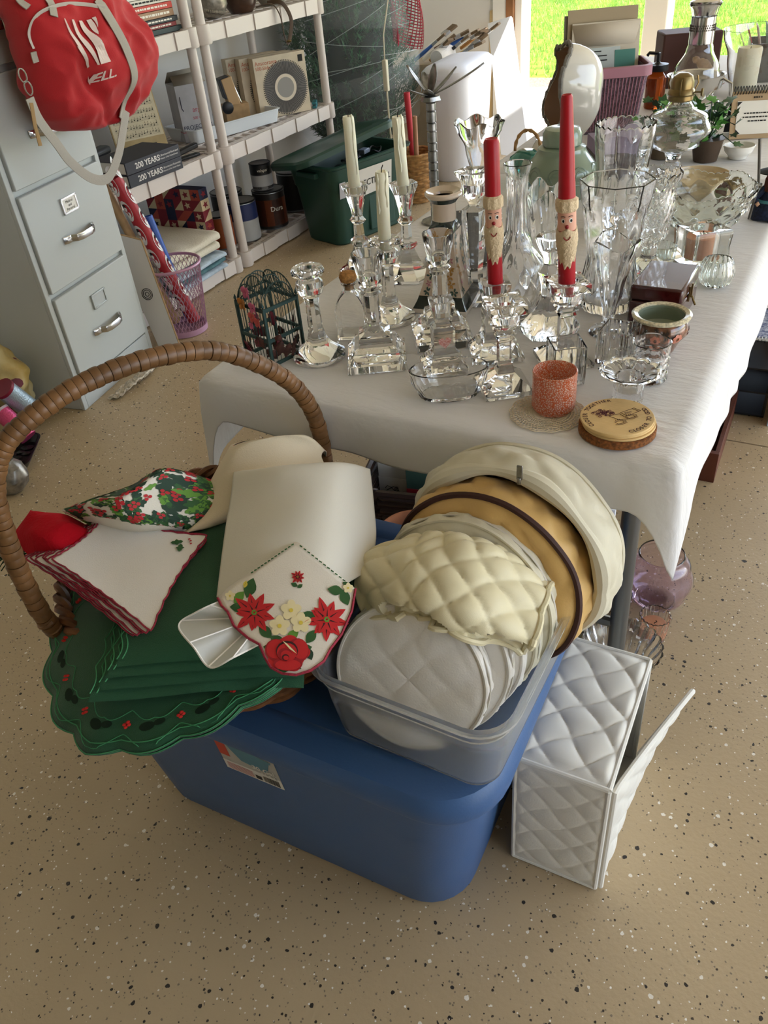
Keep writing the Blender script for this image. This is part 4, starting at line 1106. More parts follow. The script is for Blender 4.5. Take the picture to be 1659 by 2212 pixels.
def poinsettia(x, y, R, rot):
    for ring_, nn_, rr_ in ((0, 9, 1.), (1, 7, .72)):
        for k in range(nn_):
            a = rot + 2 * PI * k / nn_ + ring_ * .3
            L = R * rr_ * (1 + .15 * math.sin(k * 2.7)); w_ = R * .20
            base = [(0, 0), (.3, .7), (.55, 1.), (.8, .55), (1., 0), (.8, -.55), (.55, -1.), (.3, -.7)]
            dec([(x + (p * L) * math.cos(a) - q * w_ * math.sin(a), y + (p * L) * math.sin(a) + q * w_ * math.cos(a)) for p, q in base], 6, L1 + .0006 * ring_)
            dec([(x + p * L * math.cos(a) - q * 1.6 * math.sin(a), y + p * L * math.sin(a) + q * 1.6 * math.cos(a)) for p, q in ((.25, 1), (.85, 0), (.25, -1))], 8, L1 + .0004 + .0006 * ring_)
    for k in range(6): dec(ell(x + R * .09 * math.cos(k), y + R * .09 * math.sin(k), R * .05), 1, L1 + .0020)
def leaf(x, y, L, a, m=0, w_=.3): dec([(x + L * (f - .5) * math.cos(a) - s_ * L * w_ * math.sin(PI * f) * math.sin(a), y + L * (f - .5) * math.sin(a) + s_ * L * w_ * math.sin(PI * f) * math.cos(a)) for s_, f in [(1, i / 6) for i in range(7)] + [(-1, 1 - i / 6) for i in range(1, 6)]], m, L1 - .0005)
for (x, y, L, a, m) in ((540, 1270, 46, 1.9, 0), (516, 1290, 34, 2.3, 1), (514, 1312, 36, 3.2, 0), (573, 1364, 40, .8, 0), (667, 1330, 34, 3.4, 0), (725, 1275, 36, 3.3, 0), (745, 1290, 38, 1.2, 0), (672, 1375, 36, 2.2, 0), (600, 1385, 40, .6, 0), (632, 1372, 34, 2.5, 1), (585, 1400, 34, .2, 0), (655, 1402, 40, 2.9, 0), (668, 1412, 30, 1.2, 3), (640, 1440, 24, .4, 0), (612, 1446, 24, .2, 0), (530, 1262, 16, 1.8, 4), (748, 1262, 18, .6, 0)): leaf(x, y, L, a, m)
poinsettia(549, 1323, 46, .3); poinsettia(706, 1338, 46, .9); poinsettia(643, 1246, 15, .2)
leaf(636, 1263, 16, .4); leaf(648, 1266, 14, 2.6)
for (x, y) in ((629, 1318), (604, 1352), (650, 1345), (497, 1287), (752, 1270)):
    sc_ = 20 if x not in (497, 752) else 10
    for k in range(5):
        a = k * 1.257 - .3; dec(ell(x + sc_ * .62 * math.cos(a), y + sc_ * .62 * math.sin(a), sc_ * .54, sc_ * .46, a), 5, L1 + .0003 * k)
    dec(ell(x, y, sc_ * .22), 4, L1 + .0024)
# rose
rose = [(620 + (46 + 5 * math.cos(5 * q + .6)) * math.cos(q), 1412 + (37 + 4 * math.cos(5 * q + .6)) * math.sin(q)) for q in [2 * PI * i / 40 for i in range(40)]]
dec(rose, 6, L1 + .0004)
for k, (x, y, rx, ry, a, m) in enumerate(((596, 1404, 24, 24, .4, 7), (596, 1402, 20, 21, .4, 6), (645, 1404, 22, 26, -.3, 7), (648, 1402, 18, 22, -.3, 6), (622, 1434, 32, 15, 0, 7), (622, 1436, 28, 12, 0, 6), (620, 1406, 24, 22, 0, 8), (620, 1409, 22, 20, 0, 6), (616, 1414, 16, 14, .3, 7), (619, 1416, 13, 11, .3, 6), (617, 1420, 8, 7, .2, 8), (618, 1421, 6, 5, .2, 6))):
    dec(ell(x, y, rx, ry, a, 16), m, L1 + .0006 + .0003 * k)
dec([(610, 1384), (620, 1390), (634, 1404), (641, 1412), (626, 1402)], 5, L1 + .0044)
for k in range(26):
    f = k / 26
    for (x0, y0, x1, y1) in (((540, 1240), (635, 1175)), ((645, 1175), (755, 1262))) and ((540, 1240, 635, 1175), (645, 1175, 755, 1262)):
        if k % 2: dec([(lerp(x0, x1, f) - 2, lerp(y0, y1, f) - 1.5), (lerp(x0, x1, f + .035), lerp(y0, y1, f + .035) - 1.5), (lerp(x0, x1, f + .035), lerp(y0, y1, f + .035) + 1.5), (lerp(x0, x1, f) - 2, lerp(y0, y1, f) + 1.5)], 0)
pr2.build('printed_flowers', HOL, t, smooth=0)
ORGZ = M('white_organza', 'e8e6e0', .6, alpha=.62)
t = thing('organza_ribbon', 'loops of sheer white organza ribbon lying on the green napkins', 'ribbon')
oe = [Vector((*p, 0)) for p in ((482, 1296), (425, 1322), (386, 1352), (420, 1400), (455, 1442), (505, 1420), (560, 1392))]
ig = [Vector((*p, 0)) for p in ((520, 1322), (522, 1330), (525, 1338), (535, 1346), (545, 1354), (552, 1360), (560, 1366))]
def org(u, v):
    p = cr(ig, u).lerp(cr(oe, u), v); return at(p.x, p.y, .690 + .009 * math.sin(u * 17) * (.3 + .7 * v) + .010 * v * math.sin(PI * u))
b = B(); b.grid(org, 60, 16); b.build('gathered_ribbon', ORGZ, t, smooth=70)
B().tube([org(q / 60, 1.) for q in range(61)], .0012, 4).build('hem', NAPW, t)
for u_ in (.09, .28, .46, .65, .83): B().tube([org(u_, q / 14) + Vector((0, 0, .0006)) for q in range(15)], .0010, 4).build('pleat', NAPW, t)

# ------------------------------------------------------------------ clear bin of quilted dish covers
CLEAR = M('frosted_polypropylene', 'f2f4f5', .24, trans=.93, ior=1.12)
BZ = .4375
binc = Vector((-.338, .728, BZ))
t = thing('clear_bin', 'open translucent plastic bin packed with quilted dish covers', 'bin', binc, math.radians(-1.0))
b = B()
R_ = lambda hx, hy, r, z: (rrect(hx, hy, r), z)
loft(b, [R_(.112, .170, .03, .0), R_(.120, .178, .036, .004), R_(.128, .186, .04, .07), R_(.131, .189, .042, .112), R_(.136, .194, .046, .114), R_(.139, .197, .048, .136), R_(.147, .205, .055, .139), R_(.147, .205, .055, .143),
         R_(.137, .195, .046, .143), R_(.134, .192, .044, .116), R_(.128, .186, .04, .110), R_(.125, .183, .038, .07), R_(.117, .175, .034, .007), R_(.10, .16, .02, .003)])
b.build('tub', CLEAR, t, smooth=50)
QW = M('white_quilted_cotton', 'e4dfd7', .7, sheen=.15, bump=(400, .12)); QC = M('cream_quilted_satin', 'd7cda9', .45, sheen=.2, bump=(260, .12, (1, 8, 1))); QT = M('tan_quilted_satin', 'd0a966', .5, sheen=.2, bump=(260, .12)); QB = M('brown_binding', '3a1d16', .7)
QC2 = M('ivory_quilted_satin', 'd3ccb4', .5, sheen=.2, bump=(260, .12, (8, 1, 1))); ZIP = M('zipper_tape', 'cfc9bd', .6)
def quilt(x, y, s, d):
    w1 = .35 * math.sin(y / s * PI * 1.0); w2 = .35 * math.sin(x / s * PI * 1.0)
    return d * (abs(math.sin((x + y) / s * PI + w1)) * abs(math.sin((x - y) / s * PI + w2))) ** .35
def cover(label, c, R, th, lean, yaw, mat, edge, qs=.05, qd=.004, piping=.0026, zipper=True, open_front=False, puff=.003, wob=.010, sxr=1.0):
    """soft round zip case standing on edge; lean tips it backwards; open_front shows the lining"""
    t = thing('quilted_cover', label, 'cover', c, 0, 'quilted dish covers in the bin')
    n_ = Vector((math.sin(yaw) * math.cos(lean), -math.cos(yaw) * math.cos(lean), math.sin(lean)))
    Rm = rot_to(n_); seed = c[1] * 50
    def warp(p):
        p = Vector((p.x * sxr, p.y, p.z)); k_ = min(1, p.length / R)
        p.z += wob * noise.noise(Vector((p.x * 11 + seed, p.y * 11, 1))) * (.3 + .7 * k_)
        q = 1 + .035 * noise.noise(Vector((p.x * 9, p.y * 9, seed))); p.x *= q; p.y *= q
        return Rm @ p
    for nm, sg in (('front_panel', 1), ('back_panel', -1)):
        if open_front and sg == 1: continue
        b = B()
        def face(u, v, sg=sg):
            a = 2 * PI * u; r = R * max(.02, v); x, y = r * math.cos(a), r * math.sin(a)
            z = sg * (th / 2 + .008 * (1 - v * v) + quilt(x, y, qs, qd) * min(1, (1 - v) * 9))
            return warp(Vector((x, y, z)))
        b.grid(face, 84, 26, wrap=True)
        b.add([warp(Vector((R * .02 * math.cos(2 * PI * k / 12), R * .02 * math.sin(2 * PI * k / 12), sg * (th / 2 + .008)))) for k in range(12)], [tuple(range(12))])
        b.build(nm, mat, t, smooth=70)
    b = B()
    def gus(u, v, inset=0.):
        a = 2 * PI * u; k = math.sin(PI * v)
        r = R * (1 + .02 * k) - inset + puff * (abs(math.sin(7 * a + 3 * v)) * abs(math.sin(7 * a - 3 * v + 1))) ** .4 * k + .006 * noise.noise(Vector((math.cos(a) * 6, math.sin(a) * 6, v * 3 + seed))) * k
        return warp(Vector((r * math.cos(a), r * math.sin(a), lerp(th / 2, -th / 2, v))))
    b.grid(gus, 120, 14, wrap=True); b.build('gusset', mat, t, smooth=70)
    if open_front:
        b = B(); b.grid(lambda u, v: gus(u, v, .012), 120, 10, wrap=True); b.build('lining', mat, t, smooth=70)
        B().tube([warp(Vector(((R - .006) * math.cos(2 * PI * q / 90), (R - .006) * math.sin(2 * PI * q / 90), th / 2))) for q in range(90)], lambda f: .010 + .003 * math.sin(f * 40), 10, closed=True).build('padded_edge', mat, t)
    for sg in ((1, -1) if not open_front else (-1,)):
        B().tube([warp(Vector(((R + .001) * math.cos(2 * PI * q / 90), (R + .001) * math.sin(2 * PI * q / 90), sg * th / 2))) for q in range(90)], piping, 6, closed=True).build('piping', edge, t)
    if zipper:
        B().tube([warp(Vector(((R + .0040) * math.cos(q), (R + .0040) * math.sin(q), th * .12))) for q in [PI * (-.1 + 1.2 * k / 60) for k in range(61)]], .0022, 6, flat=.5).build('zipper', ZIP, t)
    return t
cover('white round zip-up dish cover standing at the front of the clear bin', (-.356, .612, BZ + .105), .101, .026, .34, .10, QW, ZIP, .06, .0022, wob=.006)
cover('white round dish cover second from the front of the clear bin', (-.345, .648, BZ + .110), .106, .022, .30, .06, QW, ZIP, .05, .003)
cover('thin white dish cover leaning behind the first two white covers', (-.338, .676, BZ + .113), .109, .014, .27, .03, QW, QW, .05, .003, zipper=False)
cover('pale ivory quilted dish cover under the draped cream cover', (-.338, .704, BZ + .124), .118, .026, .24, .02, QC2, QC2, .055, .006)
cover('pale ivory quilted dish cover just before the tan one', (-.336, .742, BZ + .133), .126, .030, .20, .0, QC2, QC2, .06, .007)
cover('tan quilted dish cover with dark brown binding', (-.318, .796, BZ + .146), .136, .062, .13, -.05, QT, QB, .075, .008, piping=.0048, puff=.007, zipper=False)
big = cover('largest cream quilted dish cover at the back of the bin', (-.305, .842, BZ + .160), .150, .058, .02, -.08, QC2, QC2, .08, .006, piping=.004, open_front=True, puff=.008, zipper=False)
B().box((.02, -.034, .158), (.008, .003, .022)).box((.02, -.036, .146), (.005, .004, .010)).build('zipper_pull', PEWTER, big, bev=.001)
# the cover flopped over the others
t, S4_ = sheet('quilted_cover', 'cream satin quilted cover flopped over the white covers', 'cover',
      [[at(790, 1330, .600), at(890, 1335, .640), at(1000, 1370, .640), at(1130, 1415, .580)],
       [at(770, 1250, .640), at(870, 1290, .672), at(1000, 1320, .672), at(1148, 1390, .615)],
       [at(775, 1210, .655), at(880, 1215, .690), at(1010, 1240, .690), at(1165, 1330, .630)],
       [at(870, 1172, .675), at(940, 1160, .695), at(1050, 1190, .695), at(1180, 1280, .635)],
       [at(900, 1168, .655), at(960, 1158, .680), at(1070, 1185, .680), at(1185, 1270, .620)]], QC, 70, 60, .004, 22)
for ch in list(t.children): bpy.data.objects.remove(ch)
t['group'] = 'quilted dish covers in the bin'
b = B(); fQ = on_surf(S4_, 0)
def qs_(u, v):
    e = .01; p = S4_(u, v); n = (S4_(u + e, v) - S4_(u - e, v)).cross(S4_(u, v + e) - S4_(u, v - e)).normalized()
    if n.z < 0: n = -n
    return p + n * quilt(u * .30, v * .22, .058, .008)
b.grid(qs_, 80, 64); b.build('quilted_panel', QC, t, solid=.006, smooth=70)
B().tube([qs_(q / 60, 0) for q in range(61)] + [qs_(1, q / 40) for q in range(1, 41)], .0042, 7).build('piping', QC, t)

# ------------------------------------------------------------------ white quilted box on the floor
QX = M('white_quilted_box', 'dedacf', .5, sheen=.2, bump=(300, .12, (1, 10, 1)))
t = thing('quilted_box', 'white quilted storage box with an unzipped flap beside the blue tote', 'box', (-.178, .855, 0), math.radians(1))
def panel(name, o, du, dv, nrm, nu, nv, s, d, mat=QX, par=t, off=0.):
    o, du, dv, nrm = Vector(o), Vector(du), Vector(dv), Vector(nrm).normalized(); L1_, L2_ = du.length, dv.length
    def f(u, v):
        ed = min(u, 1 - u, v, 1 - v); k = min(1, ed * 14)
        return o + du * u + dv * v + nrm * (quilt(u * L1_ + off, v * L2_ + off, s, d) * k)
    b = B(); b.grid(f, nu, nv); return b.build(name, mat, par, solid=.004, smooth=70, soff=0)
hx, hy, hz = .072, .138, .285
panel('top_panel', (-hx, -hy, hz), (2 * hx, 0, 0), (0, 2 * hy, 0), (0, 0, 1), 48, 84, .068, .008)
panel('front_panel', (-hx, -hy, .008), (2 * hx, 0, 0), (0, 0, hz - .008), (0, -1, 0), 48, 80, .06, .0035)
panel('back_panel', (hx, hy, .008), (-2 * hx, 0, 0), (0, 0, hz - .008), (0, 1, 0), 20, 30, .06, .003)
panel('side_panel', (-hx, hy, .008), (0, -2 * hy, 0), (0, 0, hz - .008), (-1, 0, 0), 20, 30, .06, .003)
panel('base_panel', (-hx, hy, .006), (2 * hx, 0, 0), (0, -2 * hy, 0), (0, 0, -1), 4, 4, .06, .0)
cors = [(-hx, -hy), (hx, -hy), (hx, hy), (-hx, hy)]
pb = B()
for zz in (.008, hz + .001): pb.tube([(x, y, zz) for x, y in cors for _ in (0,)], .0042, 8, closed=True)
pb.v = []; pb.f = []; pb.m = []
for zz in (.0055, hz + .001):
    for i in range(4):
        a, c0 = cors[i], cors[(i + 1) % 4]; pb.tube([(*a, zz), (*c0, zz)], .0045, 8)
for (x, y) in cors: pb.tube([(x, y, .005), (x, y, hz)], .0045, 8)
pb.build('piping', QX, t)
# side flap unzipped and leaning out
b = B()
def flap(u, v):
    lean = .068 * (u ** 1.1)
    return Vector((hx + .008 + lean * v + quilt(u * .27, v * .27, .06, .007) * min(1, 10 * min(u, 1 - u, v, 1 - v)), lerp(-hy + .006, hy + .015, u), .006 + (hz - .012 - .055 * u) * v))
b.grid(flap, 60, 60); b.build('flap', QX, t, solid=.005, smooth=70, label='quilted side flap hanging open')
B().tube([flap(0, q / 20) for q in range(21)] + [flap(q / 30, 1) for q in range(1, 31)] + [flap(1, 1 - q / 20) for q in range(1, 21)], .005, 8).build('flap_binding', QX, t)
B().tube([(hx + .004, -hy + .004, .02 + .24 * q / 12) for q in range(13)], .0028, 6).build('zipper', ZIP, t)
FOAM = M('white_foam', 'eceef2', .7)
o = B().bx(-.052, .055, -.10, .10, 0, .235).build('foam_block', FOAM, bev=.01); o.location = (-.178, .858, .014); tag(o, 'white foam insert inside the quilted box', 'insert')

# ------------------------------------------------------------------ glass and other things under the table
vessel('fishbowl', 'round lilac glass fishbowl on the floor by the table leg', 'bowl', -.172, 1.452, curve([(0, .030), (.004, .045), (.03, .068), (.072, .077), (.115, .066), (.138, .052), (.145, .050)], 24), .0025, .006, mat=GLASS_P, z=.0005, smooth=60)
vessel('drinking_glass', 'plain clear drinking glass on the floor in front of the fishbowl', 'glass', -.238, 1.352, curve([(0, .024), (.003, .026), (.085, .031)], 10), .002, .008, z=.0005)
t = thing('jar_candle', 'ribbed glass cup holding a peach candle on the floor', 'candle', (-.150, 1.330, .0005))
B().turn(hollow(curve([(0, .024), (.003, .027), (.07, .033)], 12), .003, .008), 72, mod=lambda th, i, r, z: .0012 * math.sin(20 * th)).build('glass_cup', GLASS, t)
B().turn([(.0225, .009), (.025, .012), (.0268, .044), (.02, .046), (.002, .045)], 32).build('wax', PEACH, t)
B().tube([(0, 0, .045), (.002, 0, .049), (.005, .002, .050), (.002, .006, .049)], .001, 6).build('wick', WICK, t)
vessel('ribbed_bowl', 'wide ribbed clear glass bowl on the floor behind the quilted box', 'bowl', -.190, 1.188, curve([(0, .036), (.006, .042), (.05, .062), (.098, .080), (.102, .082)], 20), .003, .008, mat=GLASS, z=.0005, mod=lambda th, z: .0022 * math.sin(22 * th + 14 * z), zmod=lambda th, z: .002 * math.sin(22 * th) * max(0, (z - .09) / .01))
DKGL = M('smoky_glass', 'b9c4c0', .02, trans=1., ior=1.5)
vessel('glass_bowl', 'smoky glass bowl stack beside the ribbed bowl on the floor', 'bowl', -.335, 1.255, curve([(0, .036), (.01, .045), (.05, .062), (.082, .068)], 14), .004, .01, mat=DKGL, z=.0005)
t = thing('framed_picture', 'white framed picture with dark foliage lying under the table', 'picture', (-.365, 1.47, .0), math.radians(10))
Rp = Matrix.Rotation(math.radians(-20), 3, 'X')
B().box(Rp @ Vector((0, 0, .09)), (.15, .012, .18), rot=Rp).build('frame', WHITEP, t, bev=.002)
B().box(Rp @ Vector((0, -.0066, .09)), (.125, .002, .155), rot=Rp).build('print', M('grey_print', '9aa0a8', .5), t)
b = B(); rnd = random.Random(3)
for k in range(40):
    x, z = rnd.uniform(.0, .058), rnd.uniform(.02, .08)
    b.fan([Rp @ Vector((x + .008 * math.cos(q), -.0082, z + .006 * math.sin(q))) for q in [2 * PI * i / 7 for i in range(7)]])
b.build('foliage_print', INK, t)
# dark basket of card decks and a clay pot, deep under the table
t = thing('dark_wicker_basket', 'dark brown wicker basket of puzzle boxes under the table', 'basket', (-.74, 1.53, 0), .2)
DW = M('black_brown_wicker', '2c1a12', .45, var=(50, .3))
b = B()
for row in range(15):
    z = .010 + row * .0125; ph = PI * (row % 2); k_ = 1 + .18 * z / .2
    pts = rrect(.16 * k_, .13 * k_, .05, 9); n_ = len(pts)
    b.tube([(x * (1 + .022 * math.cos(PI * i + ph)), y * (1 + .022 * math.cos(PI * i + ph)), z) for i, (x, y) in enumerate(pts)], .0068, 5, closed=True)
b.build('weave', DW, t)
for ph in (0, PI):
    pts = [Vector((x, y)) for x, y in rrect(.192, .157, .06, 16)]
    B().tube([(p.x * (1 + .03 * math.cos(i * .9 + ph)), p.y * (1 + .03 * math.cos(i * .9 + ph)), .200 + .008 * math.sin(i * .9 + ph)) for i, p in enumerate(pts)], .009, 6, closed=True).build('braided_rim', DW, t)
B().bx(-.15, .15, -.12, .12, .002, .010).build('base', DW, t)
def puzzle(label, loc, rz, size, rx, cols, words):
    t = thing('puzzle_box', label, 'box', loc, rz, 'puzzle boxes in the dark basket'); t.rotation_euler = (rx, 0, rz)
    w_, d_, h_ = size
    B().bx(-w_ / 2, w_ / 2, -d_ / 2, d_ / 2, 0, h_).build('carton', M('carton_' + cols[0], cols[0], .5), t, bev=.001)
    fn = lambda m: None
    b = B().bx(-w_ / 2 - .0005, w_ / 2 + .0005, -d_ / 2 - .001, -d_ / 2, h_ * .42, h_ * .72, 0).bx(-w_ / 2 - .0005, w_ / 2 + .0005, -d_ / 2 - .0006, d_ / 2 + .0006, h_ * .05, h_ * .30, 1)
    b.build('colour_band', [M('band_' + cols[1], cols[1], .5), M('band_' + cols[2], cols[2], .5)], t)
    b = B()
    for (s_, sz, x, z) in words:
        if s_: put_text(b, s_, sz, lambda px, py: Vector((x - px, -d_ / 2 - .0016, z - py)))
        else: b.tube([(x + .026 * math.cos(.5 * q) * (q - 9) / 9, -d_ / 2 - .0016, z + .008 * math.sin(1.3 * q)) for q in range(19)], .0009, 4)
    b.build('lettering', LABW if cols[1] != 'd9d5cc' else INK, t, smooth=0)
puzzle('upside-down puzzle box with a red band marked 500', (-.762, 1.470, .016), .2, (.10, .05, .215), 0, ('3a5146', '8f1f2a', '3f6a48'), (('500', .040, 0, .120),))
puzzle('upside-down puzzle box with an orange band marked 300', (-.655, 1.495, .016), .25, (.10, .05, .205), 0, ('b9b6b0', 'b5502a', '6c6a66'), (('300', .040, 0, .115),))
puzzle('striped white box with a script name standing in the dark basket', (-.858, 1.480, .016), .15, (.085, .04, .22), 0, ('c9c5bc', 'd9d5cc', '2c2522'), (('', .026, 0, .125),))
CLAY = M('terracotta', 'a0623c', .8, var=(30, .1))
t = vessel('clay_pot', 'terracotta flower pot beneath the table beside the dark basket', 'pot', -.690, 1.245, curve([(0, .055), (.004, .057), (.15, .080), (.205, .086)], 12), .006, .01, mat=CLAY, z=.0005)

# ------------------------------------------------------------------ filing cabinet and red bag
GREY = M('grey_enamel_steel', 'b9bdba', .42, spec=.4)
CA, CB = Vector((-2.227, 1.652, 0)), Vector((-2.32, 2.129, 0))
cang = math.atan2(CB.y - CA.y, CB.x - CA.x)
cab = thing('filing_cabinet', 'tall pale grey steel filing cabinet behind the red bag', 'cabinet', CA, cang)
CW, CD, CH = .486, .66, 1.33
B().bx(0, CW, .012, CD, .0, CH).build('body', GREY, cab, bev=.006)
B().bx(.0, .022, 0, .014, 0, CH).bx(CW - .022, CW, 0, .014, 0, CH).bx(.022, CW - .022, 0, .014, 0, .085).bx(.022, CW - .022, 0, .014, CH - .02, CH).build('face_frame', GREY, cab, bev=.002)
for k, (z0, z1) in enumerate(((.095, .405), (.425, .735), (.755, 1.06), (1.08, 1.30))):
    d = B().bx(.026, CW - .026, -.010, .010, z0, z1).build('drawer', GREY, cab, bev=.003)
    zc = z0 + (z1 - z0) * .43; xc = CW / 2
    h = B()
    path = [(-.062, -.006), (-.056, -.014), (-.040, -.016), (-.034, -.034), (-.018, -.042), (.018, -.042), (.036, -.036), (.046, -.018), (.058, -.014), (.063, -.006)]
    h.tube([(xc + x * 1.35, y - .008, zc) for x, y in path], .0115, 8, flat=.22, up=(0, 1, 0))
    h.build('handle', CHROME, d)
    zl = z0 + (z1 - z0) * .74
    hold = B().bx(xc - .042, xc + .042, -.014, -.010, zl - .026, zl + .026).bx(xc - .042, xc - .034, -.017, -.013, zl - .026, zl + .026).bx(xc + .034, xc + .042, -.017, -.013, zl - .026, zl + .026).bx(xc - .042, xc + .042, -.017, -.013, zl - .026, zl - .019).bx(xc - .042, xc + .042, -.017, -.013, zl + .019, zl + .026).build('label_holder', CHROME if k else M('bare_steel', 'b4b8b5', .35, metal=.5), d, bev=.001)
    if k == 1:
        b = B().bx(xc - .034, xc + .034, -.0148, -.0142, zl - .02, zl + .02, 0)
        for j, s_ in enumerate(('Medical', 'and', 'Personal')):
            put_text(b, s_, .013, lambda x, y: Vector((xc + x, -.0154, zl + .010 - j * .0115 + y)), 1)
        b.build('label_card', [PAPER, INK], d, smooth=0)
BAGR = M('red_canvas', 'b71c22', .8, sheen=.15, bump=(500, .25)); WEB = M('grey_webbing', 'b3aca0', .8, bump=(700, .4)); PRINT = M('white_print', 'dcc8bf', .75)
bag = thing('duffel_bag', 'red canvas duffel bag hanging against the filing cabinet', 'bag')
bz = [(.872, 2.000, .030), (.878, 2.005, .100), (.892, 2.005, .150), (.93, 2.010, .205), (.98, 2.014, .240), (1.05, 2.015, .250), (1.12, 2.005, .248), (1.20, 1.985, .225), (1.28, 1.965, .190), (1.34, 1.96, .14), (1.37, 1.96, .05)]
def bprm(z):
    zs = [q[0] for q in bz]; return float(np.interp(z, zs, [q[1] for q in bz])), float(np.interp(z, zs, [q[2] for q in bz])), float(np.interp(z, zs, [.03, .07, .085, .11, .125, .13, .13, .12, .10, .07, .03]))
BX = -2.14
def bag_pt(a, z, off=0.):
    yc, hw, dp = bprm(z); c, s_ = math.cos(a), math.sin(a)
    e = .8
    x = math.copysign(abs(s_) ** e, s_) * dp; y = math.copysign(abs(c) ** e, c) * hw
    p = Vector((BX + x, yc + y, z))
    n1 = noise.noise(Vector((y * 4.5 + z * 3, z * 5, 2.))); n2 = noise.noise(Vector((y * 9 - z * 6, z * 7 + y * 4, 5.))); n3 = noise.noise(Vector((y * 22 + z * 9, z * 17, 8.)))
    w_ = .030 * n1 - .050 * abs(n2) + .018 + .010 * n3
    crs = -.030 * math.exp(-((y + .10 + (z - 1.0) * .75) / .020) ** 2) * max(0, 1 - abs(z - .98) / .14) - .022 * math.exp(-((y - .06 - (z - .95) * .9) / .018) ** 2) * max(0, 1 - abs(z - .93) / .08)
    q = p + Vector((w_ + crs + off, .25 * w_, .25 * w_)); q.x = max(q.x, -2.227 - .195 * (q.y - 1.652) + .058); return q
def bag_yz(y, z, off=.003):
    yc, hw, dp = bprm(z); q = max(-.98, min(.98, (y - yc) / hw)); a = math.acos(math.copysign(abs(q) ** (1 / .8), q))
    return bag_pt(a, z, off)
def bagpx(px, py, off=.003):
    p = atx(px, py, -2.055)
    for _ in range(3): q = bag_yz(p.y, p.z, off); p = atx(px, py, q.x)
    return bag_yz(p.y, p.z, off)
b = B(); zl_ = [q / 44 for q in range(45)]
b.grid(lambda u, v: bag_pt(2 * PI * u, lerp(.872, 1.37, v)), 150, 100, wrap=True)
b.build('body', BAGR, bag, smooth=70)
zs_ = 2.9625
def bz2(pts, off=.004): return [bagpx(x / zs_, y / zs_, off) for x, y in pts]
lg = B()
for Lc, Rc_ in (([(405, 138), (440, 225), (492, 312), (572, 448)], [(411, 136), (455, 220), (514, 300), (582, 440)]), ([(456, 135), (484, 218), (536, 302), (622, 432)], [(470, 133), (508, 214), (574, 300), (634, 430)]),
            ([(506, 132), (534, 202), (590, 280), (642, 428)], [(526, 130), (570, 192), (640, 265), (706, 410)]), ([(554, 126), (580, 170), (600, 200), (630, 226)], [(588, 120), (612, 150), (624, 175), (634, 205)]), ([(592, 114), (612, 135), (622, 150), (634, 180)], [(620, 110), (628, 122), (632, 134), (636, 150)]), ([(488, 322), (506, 352), (530, 385), (572, 440)], [(492, 318), (516, 346), (546, 380), (578, 436)])):
    lv = [Vector((*p, 0)) for p in Lc]; rv = [Vector((*p, 0)) for p in Rc_]
    lg.grid(lambda u, v: (lambda q: bagpx(q.x / zs_, q.y / zs_, .007))(cr(lv, v).lerp(cr(rv, v), u)), 4, 16)
put_text(lg, 'VELL.', 78, lambda x, y: bagpx((662 + .962 * x + .10 * y) / zs_, (497 - .27 * x - .95 * y) / zs_, .007), bold=1.6)
lg.build('printed_logo', PRINT, bag, smooth=0, label='white striped logo and letters')
def strap(name, pts, w_=.017, mat=WEB, off=.007):
    P_ = [bagpx(x, y, off) for x, y in pts]; B().tube([cr(P_, q / 40) for q in range(41)], w_, 6, flat=.16, up=(1, 0, 0)).build(name, mat, bag)
strap('handle_strap', [(210, 0), (240, 50), (272, 110), (290, 170), (288, 215), (262, 255)])
strap('handle_strap', [(28, 0), (40, 10), (48, 22)])
strap('handle_strap', [(104, 0), (112, 15), (116, 42)], .013)
strap('zipper', [(52, 118), (56, 80), (85, 38), (130, 14), (180, 10), (225, 20)], .006, M('zipper_white', 'cfc9c0', .6))
strap('corner_patch', [(36, 128), (50, 135), (58, 146)], .018)
SX = -2.045
sp = [Vector((SX - .015, *atx(x, y, SX).yz)) for x, y in ((72, 212), (92, 258), (130, 310), (160, 350), (205, 385), (240, 385), (262, 340), (272, 290), (280, 240))]
B().tube([cr(sp, q / 60) for q in range(61)], .017, 6, flat=.14, up=(1, 0, 0)).build('shoulder_strap', WEB, bag)
for (x0, y0, x1, y1) in ((45, 148, 58, 178), (58, 175, 70, 205)):
    a, c0 = Vector((SX - .005, *atx(x0, y0, SX).yz)), Vector((SX - .005, *atx(x1, y1, SX).yz)); m_ = (a + c0) / 2; d_ = (c0 - a) / 2; sd = Vector((0, -d_.z, d_.y)).normalized() * .012
    B().tube([m_ + d_ * math.cos(q) + sd * math.sin(q) for q in [2 * PI * i / 20 for i in range(20)]], .0022, 6, closed=True).build('clip', CHROME, bag)
B().tube([Vector((SX + .01, *atx(x, y, SX).yz)) for x, y in ((62, 222), (70, 270), (82, 315))], .007, 6, flat=.3, up=(1, 0, 0)).build('strap_end', M('tan_leather', '9c7a4a', .6), bag)

SH1, SH2, SH3 = .0705, .549, 1.024                 # tops of the three lower shelves
t = thing('black_bag', 'black nylon bag standing on the top shelf beside the book stack', 'bag', (-2.60, 2.49, SH3))
def bb_(u, v):
    a_ = 2 * PI * u; k = math.sin(PI * min(1, .06 + .9 * v)) ** .5; p = Vector((.055 * k * math.cos(a_), .11 * k * math.sin(a_), .40 * v)); q = p * (1 + .12 * noise.noise(p * 12)); q.z = max(q.z, 0.); return q
b = B(); b.grid(bb_, 40, 26, wrap=True); b.build('body', M('black_nylon', '1a1b1f', .5), t, smooth=70)
B().tube([(.05, -.05, .28), (.06, -.06, .10), (.065, -.02, .02)], .012, 6, flat=.2).build('strap', M('black_nylon', '1a1b1f', .5), t)

